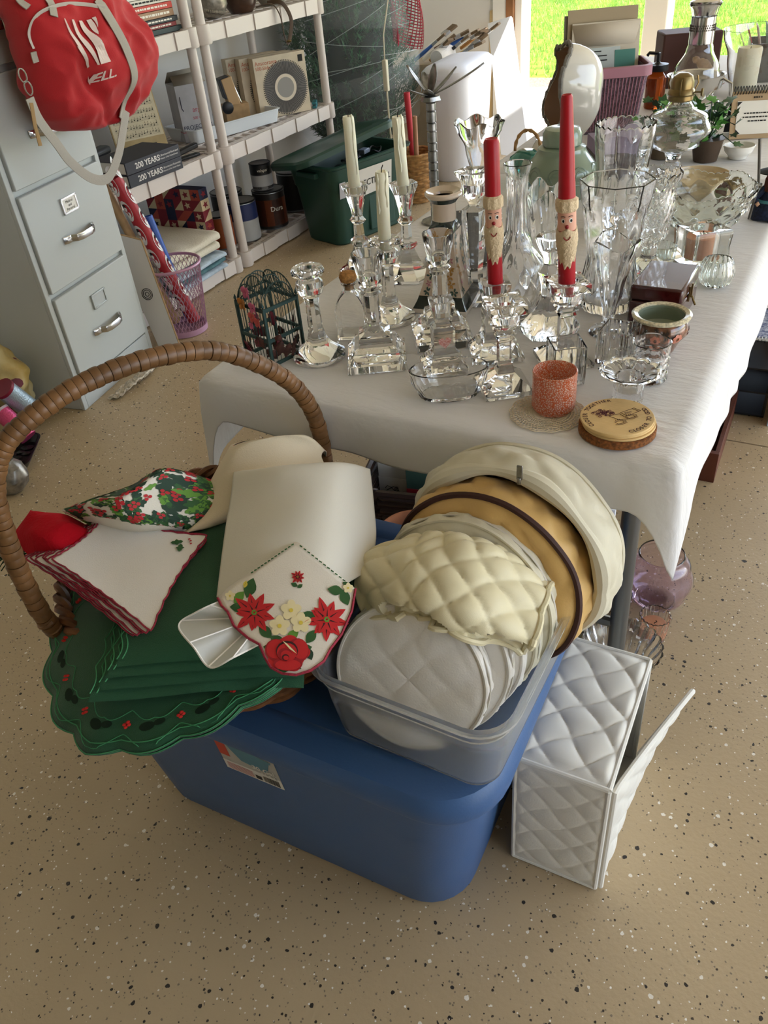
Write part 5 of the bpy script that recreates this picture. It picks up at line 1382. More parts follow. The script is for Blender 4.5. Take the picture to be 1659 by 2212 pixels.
# ------------------------------------------------------------------ plastic shelving units
SHELF = M('beige_shelf_plastic', 'd2c8c0', .5)
def shelf_unit(y0, y1, label):
    t = thing('shelving_unit', label, 'shelf', (-2.73, (y0 + y1) / 2, 0), 0)
    hy_ = (y1 - y0) / 2; hx_ = .235
    for zt in (.070, .548, 1.023, 1.50):
        b = B(); lh = .062
        # lips with proud panels
        n_ = 8; w_ = (2 * hy_ - .10) / n_
        for s_ in (1, -1):
            for k in range(n_):
                pr_ = .006 if k % 2 else 0
                b.bx(s_ * (hx_ - .012) - .0, s_ * (hx_ + pr_), -hy_ + .05 + k * w_ + .001, -hy_ + .05 + (k + 1) * w_ - .001, zt - lh, zt)
            b.bx(-hx_ + .05, hx_ - .05, s_ * (hy_ - .012), s_ * hy_, zt - lh, zt)
        for k in range(15):                                  # lattice top
            yy = -hy_ + .03 + k * (2 * hy_ - .06) / 14; b.bx(-hx_ + .012, hx_ - .012, yy - .008, yy + .008, zt - .03, zt - .002)
        for k in range(6):
            xx = -hx_ + .035 + k * (2 * hx_ - .07) / 5; b.bx(xx - .012, xx + .012, -hy_ + .012, hy_ - .012, zt - .022, zt - .001)
        for sx in (-1, 1):
            for sy in (-1, 1): b.turn([(.034, zt - lh - .006), (.037, zt - lh), (.036, zt + .004), (.030, zt + .005)], 20, (sx * (hx_ - .02), sy * (hy_ - .024), 0))
        b.build('shelf', SHELF, t, smooth=30, bev=0)
    for sx in (-1, 1):
        for sy in (-1, 1):
            b = B()
            for (a, c0) in ((.075, .486), (.552, .961), (1.028, 1.438)): b.turn([(.0215, a), (.0205, c0)], 18, (sx * (hx_ - .02), sy * (hy_ - .024), 0))
            b.build('post', SHELF, t)
    return t
shelf_unit(2.19, 2.985, 'beige plastic shelving unit beside the filing cabinet')
shelf_unit(3.025, 3.985, 'beige plastic shelving unit with the slide tray boxes')
def carton(name, label, cat, loc, size, rz, col, parts=None, bev=.001, group=None, mat=None):
    t = thing(name, label, cat, loc, rz, group); w_, d_, h_ = size
    B().bx(-w_ / 2, w_ / 2, -d_ / 2, d_ / 2, 0, h_).build('body', mat or M('card_' + col, col, .65, var=(25, .06)), t, bev=bev)
    if parts: parts(t, w_, d_, h_)
    return t
def words(t, rows, face, mat=INK, name='lettering'):
    """rows: (text, size, x, z) on the local +x ('x') or -y ('y') face at distance"""
    b = B(); ax, dist = face
    for s_, sz, x, z in rows:
        fn = (lambda px, py: Vector((dist + .0006, x + px, z + py))) if ax == 'x' else (lambda px, py: Vector((x + px, -dist - .0006, z + py)))
        put_text(b, s_, sz, fn)
    return b.build(name, mat, t, smooth=0)
# the two matching books
for k in range(2):
    t = thing('history_book', ('dark grey history book lying flat at the bottom of the pair', 'dark grey history book lying on top of its twin')[k], 'book', (-2.585, 2.56, SH2 + k * .0475), math.radians(-3), 'pair of history books')
    B().bx(-.10, .10, -.15, .15, .003, .043, 0).build('pages', PAPER, t)
    B().bx(-.102, .104, -.154, .154, 0, .0035).bx(-.102, .104, -.154, .154, .043, .0465).bx(.099, .106, -.154, .154, 0, .0465).build('cover', M('charcoal_cloth', '34353d', .6), t, bev=.002)
    b = B(); put_text(b, '200 YEARS', .030, lambda x, y: Vector((.1068, x - .035, .0235 + y)), bold=.0006)
    put_text(b, 'A Bicentennial Illustrated', .011, lambda x, y: Vector((.1068, x + .088, .029 + y))); put_text(b, 'History of the United States', .009, lambda x, y: Vector((.1068, x + .088, .017 + y)))
    b.build('spine_title', M('silver_foil', 'd8d5cf', .5), t, smooth=0)
# book stack on the top shelf
rnd = random.Random(6)
z = SH3 + .0
bcol = (('2d3a3a', 'dark green book at the very bottom of the stack'), ('7a1f22', 'dark red book second from the bottom of the stack'), ('26282c', 'black book with pale title in the stack'), ('9c7a5c', 'brown paperback in the middle of the stack'), ('c03a2e', 'red-spined paperback under the cream one'), ('d8d2c6', 'cream paperback under the white one'), ('e2dfd8', 'slim white paperback under the green book'), ('6d8468', 'sage green book on top of the stack'))
for k, (c_, lb) in enumerate(bcol):
    h_ = (.018, .016, .018, .026, .022, .020, .014, .028)[k]; L = .30 - .012 * k + rnd.uniform(-.01, .01); y_ = 2.785 + rnd.uniform(-.01, .01)
    t = thing('paperback_book', lb, 'book', (-2.61, y_, z + .0), math.radians(rnd.uniform(-4, 3)), 'books stacked on the top shelf')
    B().bx(-.075, .078, -L / 2, L / 2, .002, h_ - .002).build('pages', PAPER, t)
    B().bx(-.077, .082, -L / 2 - .002, L / 2 + .002, 0, .002).bx(-.077, .082, -L / 2 - .002, L / 2 + .002, h_ - .002, h_).bx(.077, .082, -L / 2 - .002, L / 2 + .002, 0, h_).build('cover', M('book_' + c_, c_, .55), t, bev=.0008)
    if k in (1, 2, 3, 4, 5, 7):                          # spine print too small to read
        b = B(); rk = random.Random(k); yy = -L * .38
        while yy < L * .36:
            w_ = rk.uniform(.006, .02); b.bx(.0822, .0826, yy, yy + w_, h_ * .35, h_ * .65); yy += w_ + .004
        b.build('spine_title', PAPER if k not in (5, 7) else INK, t, smooth=0)
    z += h_ + .0008
t = carton('olive_carton', 'olive box standing on the book stack', 'box', (-2.64, 2.70, z), (.07, .09, .10), .1, '5c6145')
t = thing('ink_bottle', 'dark bottle with pale label on the book stack', 'bottle', (-2.62, 2.83, z))
B().turn([(.028, 0), (.03, .004), (.03, .09), (.02, .10), (.012, .105), (.012, .125)], 24).build('glass', BLACKP, t); B().turn([(.0304, .02), (.0304, .07)], 24, cap=False).build('label', M('blue_label', '6f7f9a', .6), t)
# sheet-music box, telephone, stapler
t = thing('song_panel', 'tan panel printed with sheet music leaning at the back of the shelf', 'panel', (-2.80, 2.84, SH2), math.radians(62))
Rm = Matrix.Rotation(math.radians(-14), 3, 'X')
B().box(Rm @ Vector((0, 0, .135)), (.235, .012, .27), rot=Rm).build('board', M('tan_card', 'b9a376', .8, var=(12, .1)), t, bev=.001)
B().box(Rm @ Vector((0, -.0065, .17)), (.225, .001, .19), rot=Rm).build('music_sheet', M('aged_sheet', 'd8cbaa', .8, var=(14, .08)), t)
b = B()
for r in range(6):
    zz = .245 - r * .03
    for q in range(5): b.box(Rm @ Vector((0, -.0073, zz - q * .003)), (.2, .0004, .0004), rot=Rm)
    for k in range(15):
        x = -.095 + k * .0135; zn = zz - random.choice((0, .003, .006, .009)); b.box(Rm @ Vector((x, -.0075, zn)), (.0045, .0006, .0035), rot=Rm); b.box(Rm @ Vector((x + .002, -.0075, zn + .007)), (.0008, .0006, .012), rot=Rm)
b.build('notes', INK, t, smooth=0)
b = B()
for k in range(8): b.box(Rm @ Vector((-.08 + k * .02, -.008, .035)), (.015, .003, .026), 0 if k % 3 else 1, rot=Rm)
b.build('button_tile', [M('sepia_tile', '4b443a', .6), PAPER], t)
PHB = M('charcoal_plastic', '2a2c30', .45)
t = thing('telephone', 'black desk telephone behind the matching books', 'telephone', (-2.85, 2.57, SH2), .2)
B().bx(-.09, .09, -.12, .12, 0, .045).build('base', PHB, t, bev=.012); B().bx(-.03, .03, -.125, .125, .05, .085).build('handset', PHB, t, bev=.014)
b = B()
for i in range(3):
    for j in range(4): b.bx(.045 + .014 * i - .005, .045 + .014 * i + .005, -.06 + j * .018 - .006, -.06 + j * .018 + .006, .045, .049)
b.build('keypad', M('grey_key', '55585c', .5), t)
t = thing('stapler', 'black stapler near the front edge of the shelf', 'stapler', (-2.565, 2.835, SH2), 1.35)
B().bx(-.075, .075, -.016, .016, 0, .012).build('base', BLACKP, t, bev=.004); B().box((0, 0, .034), (.15, .026, .022), rot=Matrix.Rotation(-.12, 3, 'Y')).build('arm', BLACKP, t, bev=.006); B().bx(-.075, -.055, -.012, .012, .010, .028).build('hinge', CHROME, t)
t = thing('answering_machine', 'flat black answering machine behind the stapler', 'machine', (-2.70, 2.77, SH2), .9)
B().bx(-.07, .07, -.05, .05, 0, .03).build('case', PHB, t, bev=.006); B().bx(-.05, .05, -.03, .03, .030, .034).build('lid', BLACKP, t, bev=.003)
# white tray, projector box, slide viewer, slide tray boxes
t = thing('photo_tray', 'long white plastic tray across the two shelves', 'tray', (-2.725, 3.34, SH2 + .001), math.radians(74))
b = B(); loft(b, [(rrect(.25, .11, .02), 0), (rrect(.262, .122, .024), .055), (rrect(.268, .128, .028), .057), (rrect(.268, .128, .028), .06), (rrect(.258, .118, .022), .06), (rrect(.247, .107, .018), .005)]); b.build('tub', M('white_enamel', 'd5dade', .35), t)
def argus(t, w_, d_, h_):
    words(t, (('argus', .030, .02, .13), ('500 WATT', .016, .02, .095)), ('y', d_ / 2), M('faded_red', 'a8404c', .7), 'red_lettering')
    words(t, (('PROJECTOR', .026, .0, .058),), ('y', d_ / 2), M('navy_ink', '23283c', .7))
    B().bx(-w_ / 2 - .0006, w_ / 2 + .0006, -d_ / 2 - .0006, d_ / 2, .040, .0425).build('red_line', M('faded_red', 'a8404c', .7), t)
    fp = B(); fp.add([(-w_ / 2, -d_ / 2, h_), (w_ / 2, -d_ / 2, h_), (w_ / 2 - .01, .0, h_ + .035), (-w_ / 2 + .01, 0., h_ + .03)], [(0, 1, 2, 3)]); fp.add([(-w_ / 2, d_ / 2, h_), (w_ / 2, d_ / 2, h_), (w_ / 2 - .01, .03, h_ + .05), (-w_ / 2 + .01, .03, h_ + .045)], [(0, 1, 2, 3)])
    fp.build('flap', M('card_inside', '8c8478', .8), t, solid=.002)
    b = B(); b.tube([(-.06 + .0 * q, -d_ / 2 - .001, .19 - .012 * q) for q in range(5)] + [(-.054, -d_ / 2 - .001, .13)], .0016, 4); b.build('drawn_projector', M('navy_ink', '23283c', .7), t)
carton('projector_box', 'worn grey projector carton standing in the white tray', 'box', (-2.76, 3.16, SH2 + .008), (.15, .13, .235), math.radians(58), 'a9a9ad', argus)
t = thing('slide_viewer', 'tan cardboard carton with slide viewer sticking out', 'box', (-2.735, 3.46, SH2 + .008), math.radians(50))
B().bx(-.06, .06, -.045, .045, 0, .09).build('carton', CARD, t, bev=.001)
B().box((-.012, .0, .125), (.055, .075, .17), rot=Matrix.Rotation(-.18, 3, 'Y')).build('viewer_body', M('tan_plastic', 'b8976c', .5), t, bev=.004)
B().box((-.03, .0, .165), (.052, .07, .09), rot=Matrix.Rotation(-.18, 3, 'Y')).build('hood', PHB, t, bev=.003)
B().box((.02, -.01, .13), (.006, .012, .10), rot=Matrix.Rotation(-.3, 3, 'Y')).build('lever', CHROME, t, bev=.002)
B().turn([(.026, 0), (.028, .02), (.022, .024)], 20, (-.05, -.048, .085), rot=Matrix.Rotation(PI / 2, 3, 'X')).build('lens', BLACKP, t)
def slidebox(t, w_, d_, h_):
    Rx = Matrix.Rotation(PI / 2, 3, 'X'); c0 = Vector((.015, -d_ / 2 - .0005, h_ * .46))
    b = B(); b.turn([(.116, 0), (.116, .0006)], 64, c0, rot=Rx, m=1); b.turn([(.060, .0008), (.060, .0012)], 48, c0, rot=Rx, m=0); b.turn([(.046, .0014), (.046, .0018)], 48, c0, rot=Rx, m=2)
    for k in range(80):
        a = 2 * PI * k / 80; b.box(c0 + Vector((.088 * math.cos(a), -.0010, .088 * math.sin(a))), (.052, .0006, .0022), 3, rot=Matrix.Rotation(-a, 3, 'Y'))
        b.box(c0 + Vector((.120 * math.cos(a), -.0004, .120 * math.sin(a))), (.006, .0008, .004), 3, rot=Matrix.Rotation(-a, 3, 'Y'))
    b.build('printed_slide_tray', [M('tray_cream', 'd5c9b4', .6), M('tray_grey', '6a6661', .5), M('tray_hub', '8f8c86', .5), M('tray_black', '262422', .5)], t, smooth=0)
    words(t, (('Anscorama', .026, -.075, h_ - .026), ('100-Slide Tray', .022, -.072, h_ - .048)), ('y', d_ / 2), M('orange_print', 'b5583a', .7))
    B().bx(w_ / 2 - .04, w_ / 2 - .015, -d_ / 2 - .0008, -d_ / 2, h_ - .045, h_ - .015).build('maker_mark', INK, t)
base = Vector((-2.615, 3.70, SH2)); ex = Vector((.5, .866, 0)); ey = Vector((-.866, .5, 0))
for k, lb in enumerate(('slide tray box with a full round tray print facing out', 'slide tray box wedged behind the front one', 'slide tray box furthest back against the shelf')):
    p = base + ey * (.062 * k) - ex * (.045 * k); p.z = SH2
    carton('slide_tray_box', lb, 'box', p, (.285, .055, .272), math.radians(60), 'cbbda4', slidebox, group='slide tray boxes')
TEALP = M('teal_plastic', '2f6f78', .5)
t = thing('teal_clamp', 'teal plastic clamp lying at the end of the shelf', 'clamp', (-2.54, 3.88, SH2), .5)
B().bx(-.012, .012, -.05, .05, 0, .014).build('jaw', TEALP, t, bev=.004); B().bx(-.012, .012, -.05, .03, .017, .03).build('jaw', TEALP, t, bev=.004); B().turn([(.008, 0), (.008, .03)], 10, (0, -.03, .0)).build('pivot', BRASS, t)
# top-shelf ornaments on the second unit
ORN = M('antique_silver', '8b857b', .35, metal=.6, var=(40, .4)); DKB = M('dark_brown_glaze', '3a2418', .3, coat=.4, var=(20, .4))
t = thing('woven_ornament', 'silvered fruit-and-rope ornament on the top shelf', 'ornament', (-2.62, 3.27, SH3))
b = B().turn([(.02, 0), (.055, .012), (.075, .05), (.07, .09), (.04, .115)], 24); b.build('body', ORN, t)
b = B(); rnd = random.Random(8)
for k in range(60):
    a = 2.4 * k; z_ = .02 + .08 * ((k * .618) % 1); R = float(np.interp(z_, [.0, .05, .1, .12], [.05, .075, .06, .04])); b.turn([(.001, -.008), (.008, -.004), (.009, 0), (.006, .006), (.001, .008)], 7, (R * math.cos(a), R * math.sin(a), z_))
b.build('fruit_knobs', ORN, t)
B().tube([(.055 * math.cos(q), .055 * math.sin(q), .112 + .008 * math.sin(6 * q)) for q in [2 * PI * i / 50 for i in range(50)]], .010, 7, closed=True).build('rope_rim', ORN, t)
t = thing('brown_jug', 'dark brown glazed jug on the top shelf', 'jug', (-2.60, 3.46, SH3)); B().turn([(.05, 0), (.07, .03), (.078, .08), (.06, .14), (.04, .16), (.042, .18)], 28).build('body', DKB, t); B().tube([(.06, 0, .05), (.10, 0, .08), (.095, 0, .13), (.05, 0, .15)], .008, 8).build('handle', DKB, t)
LEA = M('worn_leather', '4d3a28', .6)
t = thing('leather_strap', 'brown leather strap dangling over the top shelf edge', 'strap')
pth = [Vector((-2.56, 3.52, SH3 + .012)), Vector((-2.50, 3.56, SH3 + .018)), Vector((-2.475, 3.58, SH3 - .03)), Vector((-2.472, 3.585, SH3 - .10)), Vector((-2.47, 3.60, SH3 - .145)), Vector((-2.468, 3.63, SH3 - .12)), Vector((-2.468, 3.655, SH3 - .05)), Vector((-2.485, 3.62, SH3 + .016)), Vector((-2.55, 3.60, SH3 + .020))]
B().tube([cr(pth, q / 50) for q in range(51)], .010, 6, flat=.3).build('band', LEA, t); B().turn([(.012, -.004), (.015, 0), (.012, .004)], 14, (-2.468, 3.612, SH3 - .138)).build('buckle', BRASS, t)
vessel('stoneware_bowl', 'greyish stoneware bowl at the end of the top shelf', 'bowl', -2.62, 3.74, curve([(0, .05), (.01, .06), (.05, .10), (.07, .11)], 12), .006, .01, mat=M('stoneware', '8f8a7c', .5, var=(20, .2)), z=SH3)
# bottom shelves: gift box, tins, folded blankets
t = thing('gift_box', 'box wrapped in red, navy and cream patchwork paper', 'box', (-2.73, 2.90, SH1), math.radians(2))
W_, D_, H_ = .32, .06, .335
B().bx(-W_ / 2, W_ / 2, -D_ / 2, D_ / 2, 0, H_).build('carton', M('navy_paper', '23294a', .55), t, bev=.002)
pm = [M('pw_red', '7c2030', .6), M('pw_cream', 'c9b896', .6), M('pw_navy', '1c2340', .6), M('pw_rust', 'a8483c', .6)]
b = B(); rnd = random.Random(11)
for face in range(2):
    nc = 1 if face == 0 else 6
    for i in range(nc):
        for j in range(7):
            x0, x1 = i / nc, (i + 1) / nc; z0, z1 = j / 7, (j + 1) / 7
            def fp_(u, v, o): return Vector((W_ / 2 + o, lerp(-D_ / 2, D_ / 2, u), v * H_)) if face == 0 else Vector((lerp(-W_ / 2, W_ / 2, u), -D_ / 2 - o, v * H_))
            c1, c2 = rnd.sample((0, 1, 2, 3, 0, 2), 2)
            if rnd.random() < .5:
                b.add([fp_(x0, z0, .0006), fp_(x1, z0, .0006), fp_(x1, z1, .0006)], [(0, 1, 2)], c1); b.add([fp_(x0, z0, .0006), fp_(x1, z1, .0006), fp_(x0, z1, .0006)], [(0, 1, 2)], c2)
            else:
                b.add([fp_(x0, z0, .0006), fp_(x1, z0, .0006), fp_(x1, z1, .0006), fp_(x0, z1, .0006)], [(0, 1, 2, 3)], c1)
                nn_ = 5; m0 = ((x0 + x1) / 2, (z0 + z1) / 2); R1 = .36
                b.fan([fp_(m0[0] + (x1 - x0) * R1 * (1 if q % 2 else .45) * math.cos(q * PI / nn_), m0[1] + (z1 - z0) * R1 * (1 if q % 2 else .45) * math.sin(q * PI / nn_), .001) for q in range(2 * nn_)], c2)
b.build('patchwork_print', pm, t, smooth=0)
def tin(label, x, y, z, r, h, bands, name='paint_can', words_=None, ang=0., group='paint cans under the shelf'):
    t = thing(name, label, 'can', (x, y, z), ang, group)
    B().turn([(r * .97, 0), (r, .003), (r, h - .004), (r * .98, h)], 40).build('can', M('tin_steel', '8b8d90', .35, metal=.8), t)
    for (z0, z1, c_) in bands: B().turn([(r + .0006, z0 * h), (r + .0006, z1 * h)], 40, cap=False).build('label_band', M('tin_' + c_, c_, .45), t)
    B().turn([(r * 1.02, h - .004), (r * 1.03, h), (r * .95, h + .002), (r * .9, h - .003), (r * .2, h - .003)], 40).build('lid', M('dark_lid', '1d1f22', .3, metal=.5), t)
    if words_:
        b = B()
        for (s_, sz, a0, zz, k) in words_:
            put_text(b, s_, sz, lambda px, py: Vector(((r + .0014) * math.cos(a0 + px / r), (r + .0014) * math.sin(a0 + px / r), zz * h + py)), k)
        b.build('lettering', [PAPER, INK], t, smooth=0)
    return t
tin('small black and white paint can on top of the orange one', -2.615, 3.42, SH1 + .190, .054, .125, ((.60, .97, '17181b'), (.04, .58, 'b3b5b8'), (.05, .16, '141517')), words_=(('valspar', .020, -.75, .78, 0),))
tin('larger orange and black paint can under the small one', -2.60, 3.43, SH1, .082, .186, ((.03, .96, '17110f'), (.10, .80, '8c4526')), words_=(('Dura', .034, -.50, .55, 0),))
tin('blue and white paint can behind the shelf post', -2.62, 3.22, SH1, .075, .19, ((.55, .96, '1d2a5c'), (.03, .54, 'a9abad')))
tin('dark paint can deep on the lower shelf', -2.80, 3.34, SH1, .082, .19, ((.05, .95, '26282b'),))
tin('dark paint can with an orange label near the gift box', -2.66, 3.085, SH1, .06, .16, ((.05, .95, '9c4f26'),))
tin('black paint can under the green lid corner', -2.64, 3.72, SH1, .085, .20, ((.05, .95, '1c1e20'),))
def folded(name, label, cat, mats, x0, y0, x1, y1, z, h, layers, seed, ang=0):
    """soft folded stack: rolled edge towards the room"""
    t = thing(name, label, cat, ((x0 + x1) / 2, (y0 + y1) / 2, z), ang); hx_, hy_ = abs(x1 - x0) / 2, abs(y1 - y0) / 2
    for k in range(layers):
        b = B(); th = h / layers
        def f(u, v, k=k):
            a = 2 * PI * u; c, s_ = math.cos(a), math.sin(a)
            X = math.copysign(abs(c) ** .25, c) * (hx_ - .006 * ((k * 7 + seed) % 3)); Y = lerp(-hy_, hy_, v)
            Z = th * (k + .5 + .5 * math.copysign(abs(s_) ** .6, s_)) + (.010 * noise.noise(Vector((X * 9 + seed, Y * 9, k)))) * (1 if s_ > 0 else .3) * (.5 + k / layers)
            return Vector((X, Y, max(Z, 0.0005)))
        b.grid(f, 36, 24, wrap=True); L = len(b.v)
        b.build('fold', mats[k % len(mats)], t, smooth=70, solid=0)
        o_ = t.children[-1]
        bm = bmesh.new(); bm.from_mesh(o_.data); bmesh.ops.holes_fill(bm, edges=[e for e in bm.edges if e.is_boundary]); bm.to_mesh(o_.data); bm.free()
    return t
BL1 = M('pale_blue_blanket', 'a9b8c4', .9, bump=(60, .4), var=(18, .25)); BL2 = M('teal_blanket', '4f6f74', .9, var=(20, .4)); CRB = M('cream_fleece', 'd8d0bc', .95, bump=(120, .4))
folded('folded_blanket', 'folded blue and green patterned blanket on the floor by the shelf', 'blanket', (BL1, BL2, BL1), -2.84, 2.46, -2.445, 2.84, SH1, .080, 3, 1, .03)
folded('folded_blanket', 'folded cream fleece blanket lying on the blue one', 'blanket', (CRB,), -2.84, 2.46, -2.455, 2.83, SH1 + .088, .085, 2, 5, .03)

# ------------------------------------------------------------------ pink mesh bin, paper rolls, card, floor cloth
PINK = M('pink_wire_mesh', 'b98fa6', .45, metal=.2)
t = thing('mesh_wastebasket', 'pink wire mesh wastebasket holding wrapping paper', 'wastebasket', (-2.315, 2.335, 0))
b = B(); rb_ = lambda z: lerp(.088, .118, z / .29)
for k in range(38):
    for sgn in (1, -1):
        b.tube([(rb_(z) * math.cos(2 * PI * k / 38 + sgn * z * 4.4), rb_(z) * math.sin(2 * PI * k / 38 + sgn * z * 4.4), z) for z in (.02, .065, .11, .155, .20, .245, .28)], .0013, 3, cap=False)
b.build('mesh_wall', PINK, t)
B().tube([(.119 * math.cos(q), .119 * math.sin(q), .286) for q in [2 * PI * i / 48 for i in range(48)]], .006, 8, closed=True).build('rim', PINK, t)
B().turn([(.086, 0), (.091, .002), (.092, .026), (.089, .026), (.086, .004)], 48).build('base_band', PINK, t)
SNOW = M('snowman_paper', 'd9d6d2', .4); SRED = M('snow_red', 'a5212b', .45)
t = thing('wrapping_roll', 'wrapping paper roll with snowmen standing in the mesh wastebasket', 'roll', (-2.295, 2.375, .03)); t.rotation_euler = Vector((-.13, -.10, .59)).to_track_quat('Z', 'Y').to_euler()
L = .62; B().turn([(.026, 0), (.027, L), (.020, L), (.020, L - .03)], 24).build('paper', SRED, t)
for k in range(6):
    zc = .10 + k * .10
    for (a0, oz) in ((-.7, 0), (1.4, .05), (3.5, .02)):
        b = B(); rr_ = .0276
        cyl = lambda px, pz: Vector(((rr_ + .0004) * math.cos(a0 + px / rr_), (rr_ + .0004) * math.sin(a0 + px / rr_), zc + oz + pz))
        b.fan([cyl(.020 * math.cos(q), .042 * math.sin(q)) for q in [2 * PI * i / 20 for i in range(20)]], 0)
        b.fan([cyl(.011 * math.cos(q), -.014 + .014 * math.sin(q)) * 1.0 + Vector((.0004 * math.cos(a0), .0004 * math.sin(a0), 0)) for q in [2 * PI * i / 14 for i in range(14)]], 1)
        b.fan([cyl(.007 * math.cos(q), .008 + .008 * math.sin(q)) + Vector((.0005 * math.cos(a0), .0005 * math.sin(a0), 0)) for q in [2 * PI * i / 12 for i in range(12)]], 1)
        b.fan([cyl(x, z_) + Vector((.0009 * math.cos(a0), .0009 * math.sin(a0), 0)) for x, z_ in ((-.007, .014), (.007, .014), (.005, .028), (-.005, .028))], 2)
        b.fan([cyl(x, z_) + Vector((.0009 * math.cos(a0), .0009 * math.sin(a0), 0)) for x, z_ in ((-.008, .0), (.008, .002), (.008, -.004), (.003, -.004), (.004, -.016), (-.001, -.016), (-.001, -.004), (-.008, -.005))], 3)
        b.build('snowman_print', [SNOW, M('snow_white', 'eceae6', .5), INK, SRED], t, smooth=0)
t = thing('wrapping_roll', 'plain blue wrapping roll behind the snowman roll', 'roll', (-2.345, 2.40, .03)); t.rotation_euler = Vector((-.10, -.03, .59)).to_track_quat('Z', 'Y').to_euler()
B().turn([(.021, 0), (.021, .43), (.016, .43), (.016, .41)], 20).build('paper', M('bright_blue_paper', '2c55a8', .4), t)
t = thing('wrapping_roll', 'bare brown cardboard tube beside the snowman roll', 'roll', (-2.36, 2.335, .03)); t.rotation_euler = Vector((-.12, -.08, .59)).to_track_quat('Z', 'Y').to_euler()
B().turn([(.017, 0), (.017, .60), (.013, .60), (.013, .56)], 20).build('tube', CARD, t)
t = thing('cardboard_sheet', 'white-faced cardboard sheet propped against the filing cabinet', 'cardboard', (-2.26, 2.165, 0), 0)
q0, q1, q2, q3 = Vector((-.05, -.012, .001)), Vector((.035, .018, .001)), Vector((-.055, .050, .42)), Vector((-.175, .012, .455))
off_ = Vector((-.1, .25, 0)).normalized() * .007
B().add([q0, q1, q2, q3, q0 + off_, q1 + off_, q2 + off_, q3 + off_], [(0, 1, 2, 3), (7, 6, 5, 4), (0, 4, 5, 1), (1, 5, 6, 2), (2, 6, 7, 3), (3, 7, 4, 0)]).build('sheet', M('white_card', 'cfcac3', .7), t, smooth=0)
B().tube([q1 + off_ * .5, q2 + off_ * .5], .0042, 6).tube([q3 + off_ * .5, q2 + off_ * .5], .0042, 6).build('corrugated_edge', CARD, t)
n_ = (q1 - q0).cross(q3 - q0).normalized(); n_ = n_ if n_.dot(CAM - t.location) > 0 else -n_
b = B(); c0 = (q0 * .32 + q1 * .18 + q2 * .28 + q3 * .22) + n_ * .001; rt = (q1 - q0).normalized(); up_ = n_.cross(rt); 
for R in (.022, .016, .008): b.tube([c0 + rt * R * math.cos(q) + up_ * R * math.sin(q) for q in [2 * PI * i / 30 for i in range(30)]], .0013, 4, closed=True)
b.build('round_stamp', INK, t)
t, _S = sheet('lace_cloth', 'crumpled ecru lace cloth on the floor against the filing cabinet', 'cloth',
   [[at(232, 862, .004), at(255, 858, .012), at(270, 842, .006)], [at(262, 836, .006), at(285, 832, .03), at(300, 822, .008)], [at(300, 806, .006), at(322, 800, .028), at(335, 792, .006)], [at(318, 776, .01), at(345, 765, .03), at(390, 742, .006)]], M('ecru_lace', 'c9bda9', .9, var=(120, .3), bump=(150, .8)), 28, 44, .012, 60)

# ------------------------------------------------------------------ bags and rolls by the cabinet's side
YEL = M('yellow_vinyl', 'a98a3c', .45, var=(7, .35), col2='c9bd93', bump=(20, .3)); FOILB = M('silver_blue_foil', 'a9bccb', .3, metal=.6, bump=(200, .5)); FOILP = M('pink_foil', 'd0507e', .3, metal=.5, bump=(200, .5)); FOILR = M('dark_red_plastic', '7c1730', .35)
t = thing('patterned_bag', 'yellow floral vinyl bag slumped beside the filing cabinet', 'bag', (-2.43, 1.475, 0))
b = B()
def blob(u, v):
    a = 2 * PI * u; z = .30 * v; R = .10 * (math.sin(PI * min(1, .12 + .86 * v)) ** .6)
    p = Vector((R * 1.0 * math.cos(a) + .03 * v, R * 1.2 * math.sin(a) + .02 * v, z + .001)); n_ = .035 * noise.noise(p * 9) + .012 * noise.noise(p * 26)
    return p + Vector((math.cos(a), math.sin(a), 0)) * n_
b.grid(blob, 60, 36, wrap=True); b.build('body', YEL, t, smooth=70)
B().tube([blob(q / 30, .62) + Vector((0, 0, .004)) for q in range(4, 22)], .008, 6, flat=.5).build('strap', BLACKP, t)
b = B(); rnd = random.Random(21)
for k in range(16):
    u, v = rnd.random(), rnd.uniform(.1, .8)
    b.fan([blob(u + .022 * math.cos(q), v + .05 * math.sin(q)) + Vector((.004, -.004, .002)) for q in [2 * PI * i / 9 for i in range(9)]], k % 2)
b.build('floral_print', [M('print_green', '4f6440', .5), M('print_plum', '6b2a38', .5)], t)['kind'] = 'stuff'
def roll(label, a, c0, r, mat, cap):
    a, c0 = Vector(a), Vector(c0); t = thing('foil_roll', label, 'roll', a, 0, 'rolls of foil wrap by the cabinet'); d_ = c0 - a
    B().tube([(0, 0, 0), d_ * .5, d_], r, 20).build('foil', mat, t); B().tube([d_ * .001 - d_.normalized() * .001, d_ * .06], r * 1.04, 20).build('end_cap', cap, t)
roll('silver-blue foil wrapping roll leaning by the yellow bag', at(5, 838, .20), at(84, 897, .045), .036, FOILB, FOILR)
roll('pink foil wrapping roll leaning lower beside the silver one', at(0, 888, .13), at(62, 945, .042), .030, FOILP, M('clear_cap', 'c9b6c0', .3))
t = thing('carved_tray', 'black carved tray on the floor by the foil rolls', 'tray', (-2.215, 1.325, 0), .6)
b = B(); loft(b, [(rrect(.05, .09, .03), 0), (rrect(.07, .11, .04), .03), (rrect(.064, .104, .036), .03), (rrect(.05, .09, .03), .006)]); b.build('tray', BLACKP, t)
b = B(); rnd = random.Random(4)
for k in range(26): b.turn([(.001, -.004), (.010, 0), (.001, .006)], 7, (rnd.uniform(-.035, .035), rnd.uniform(-.07, .07), .010), sx=1.6)
b.build('carving', BLACKP, t)
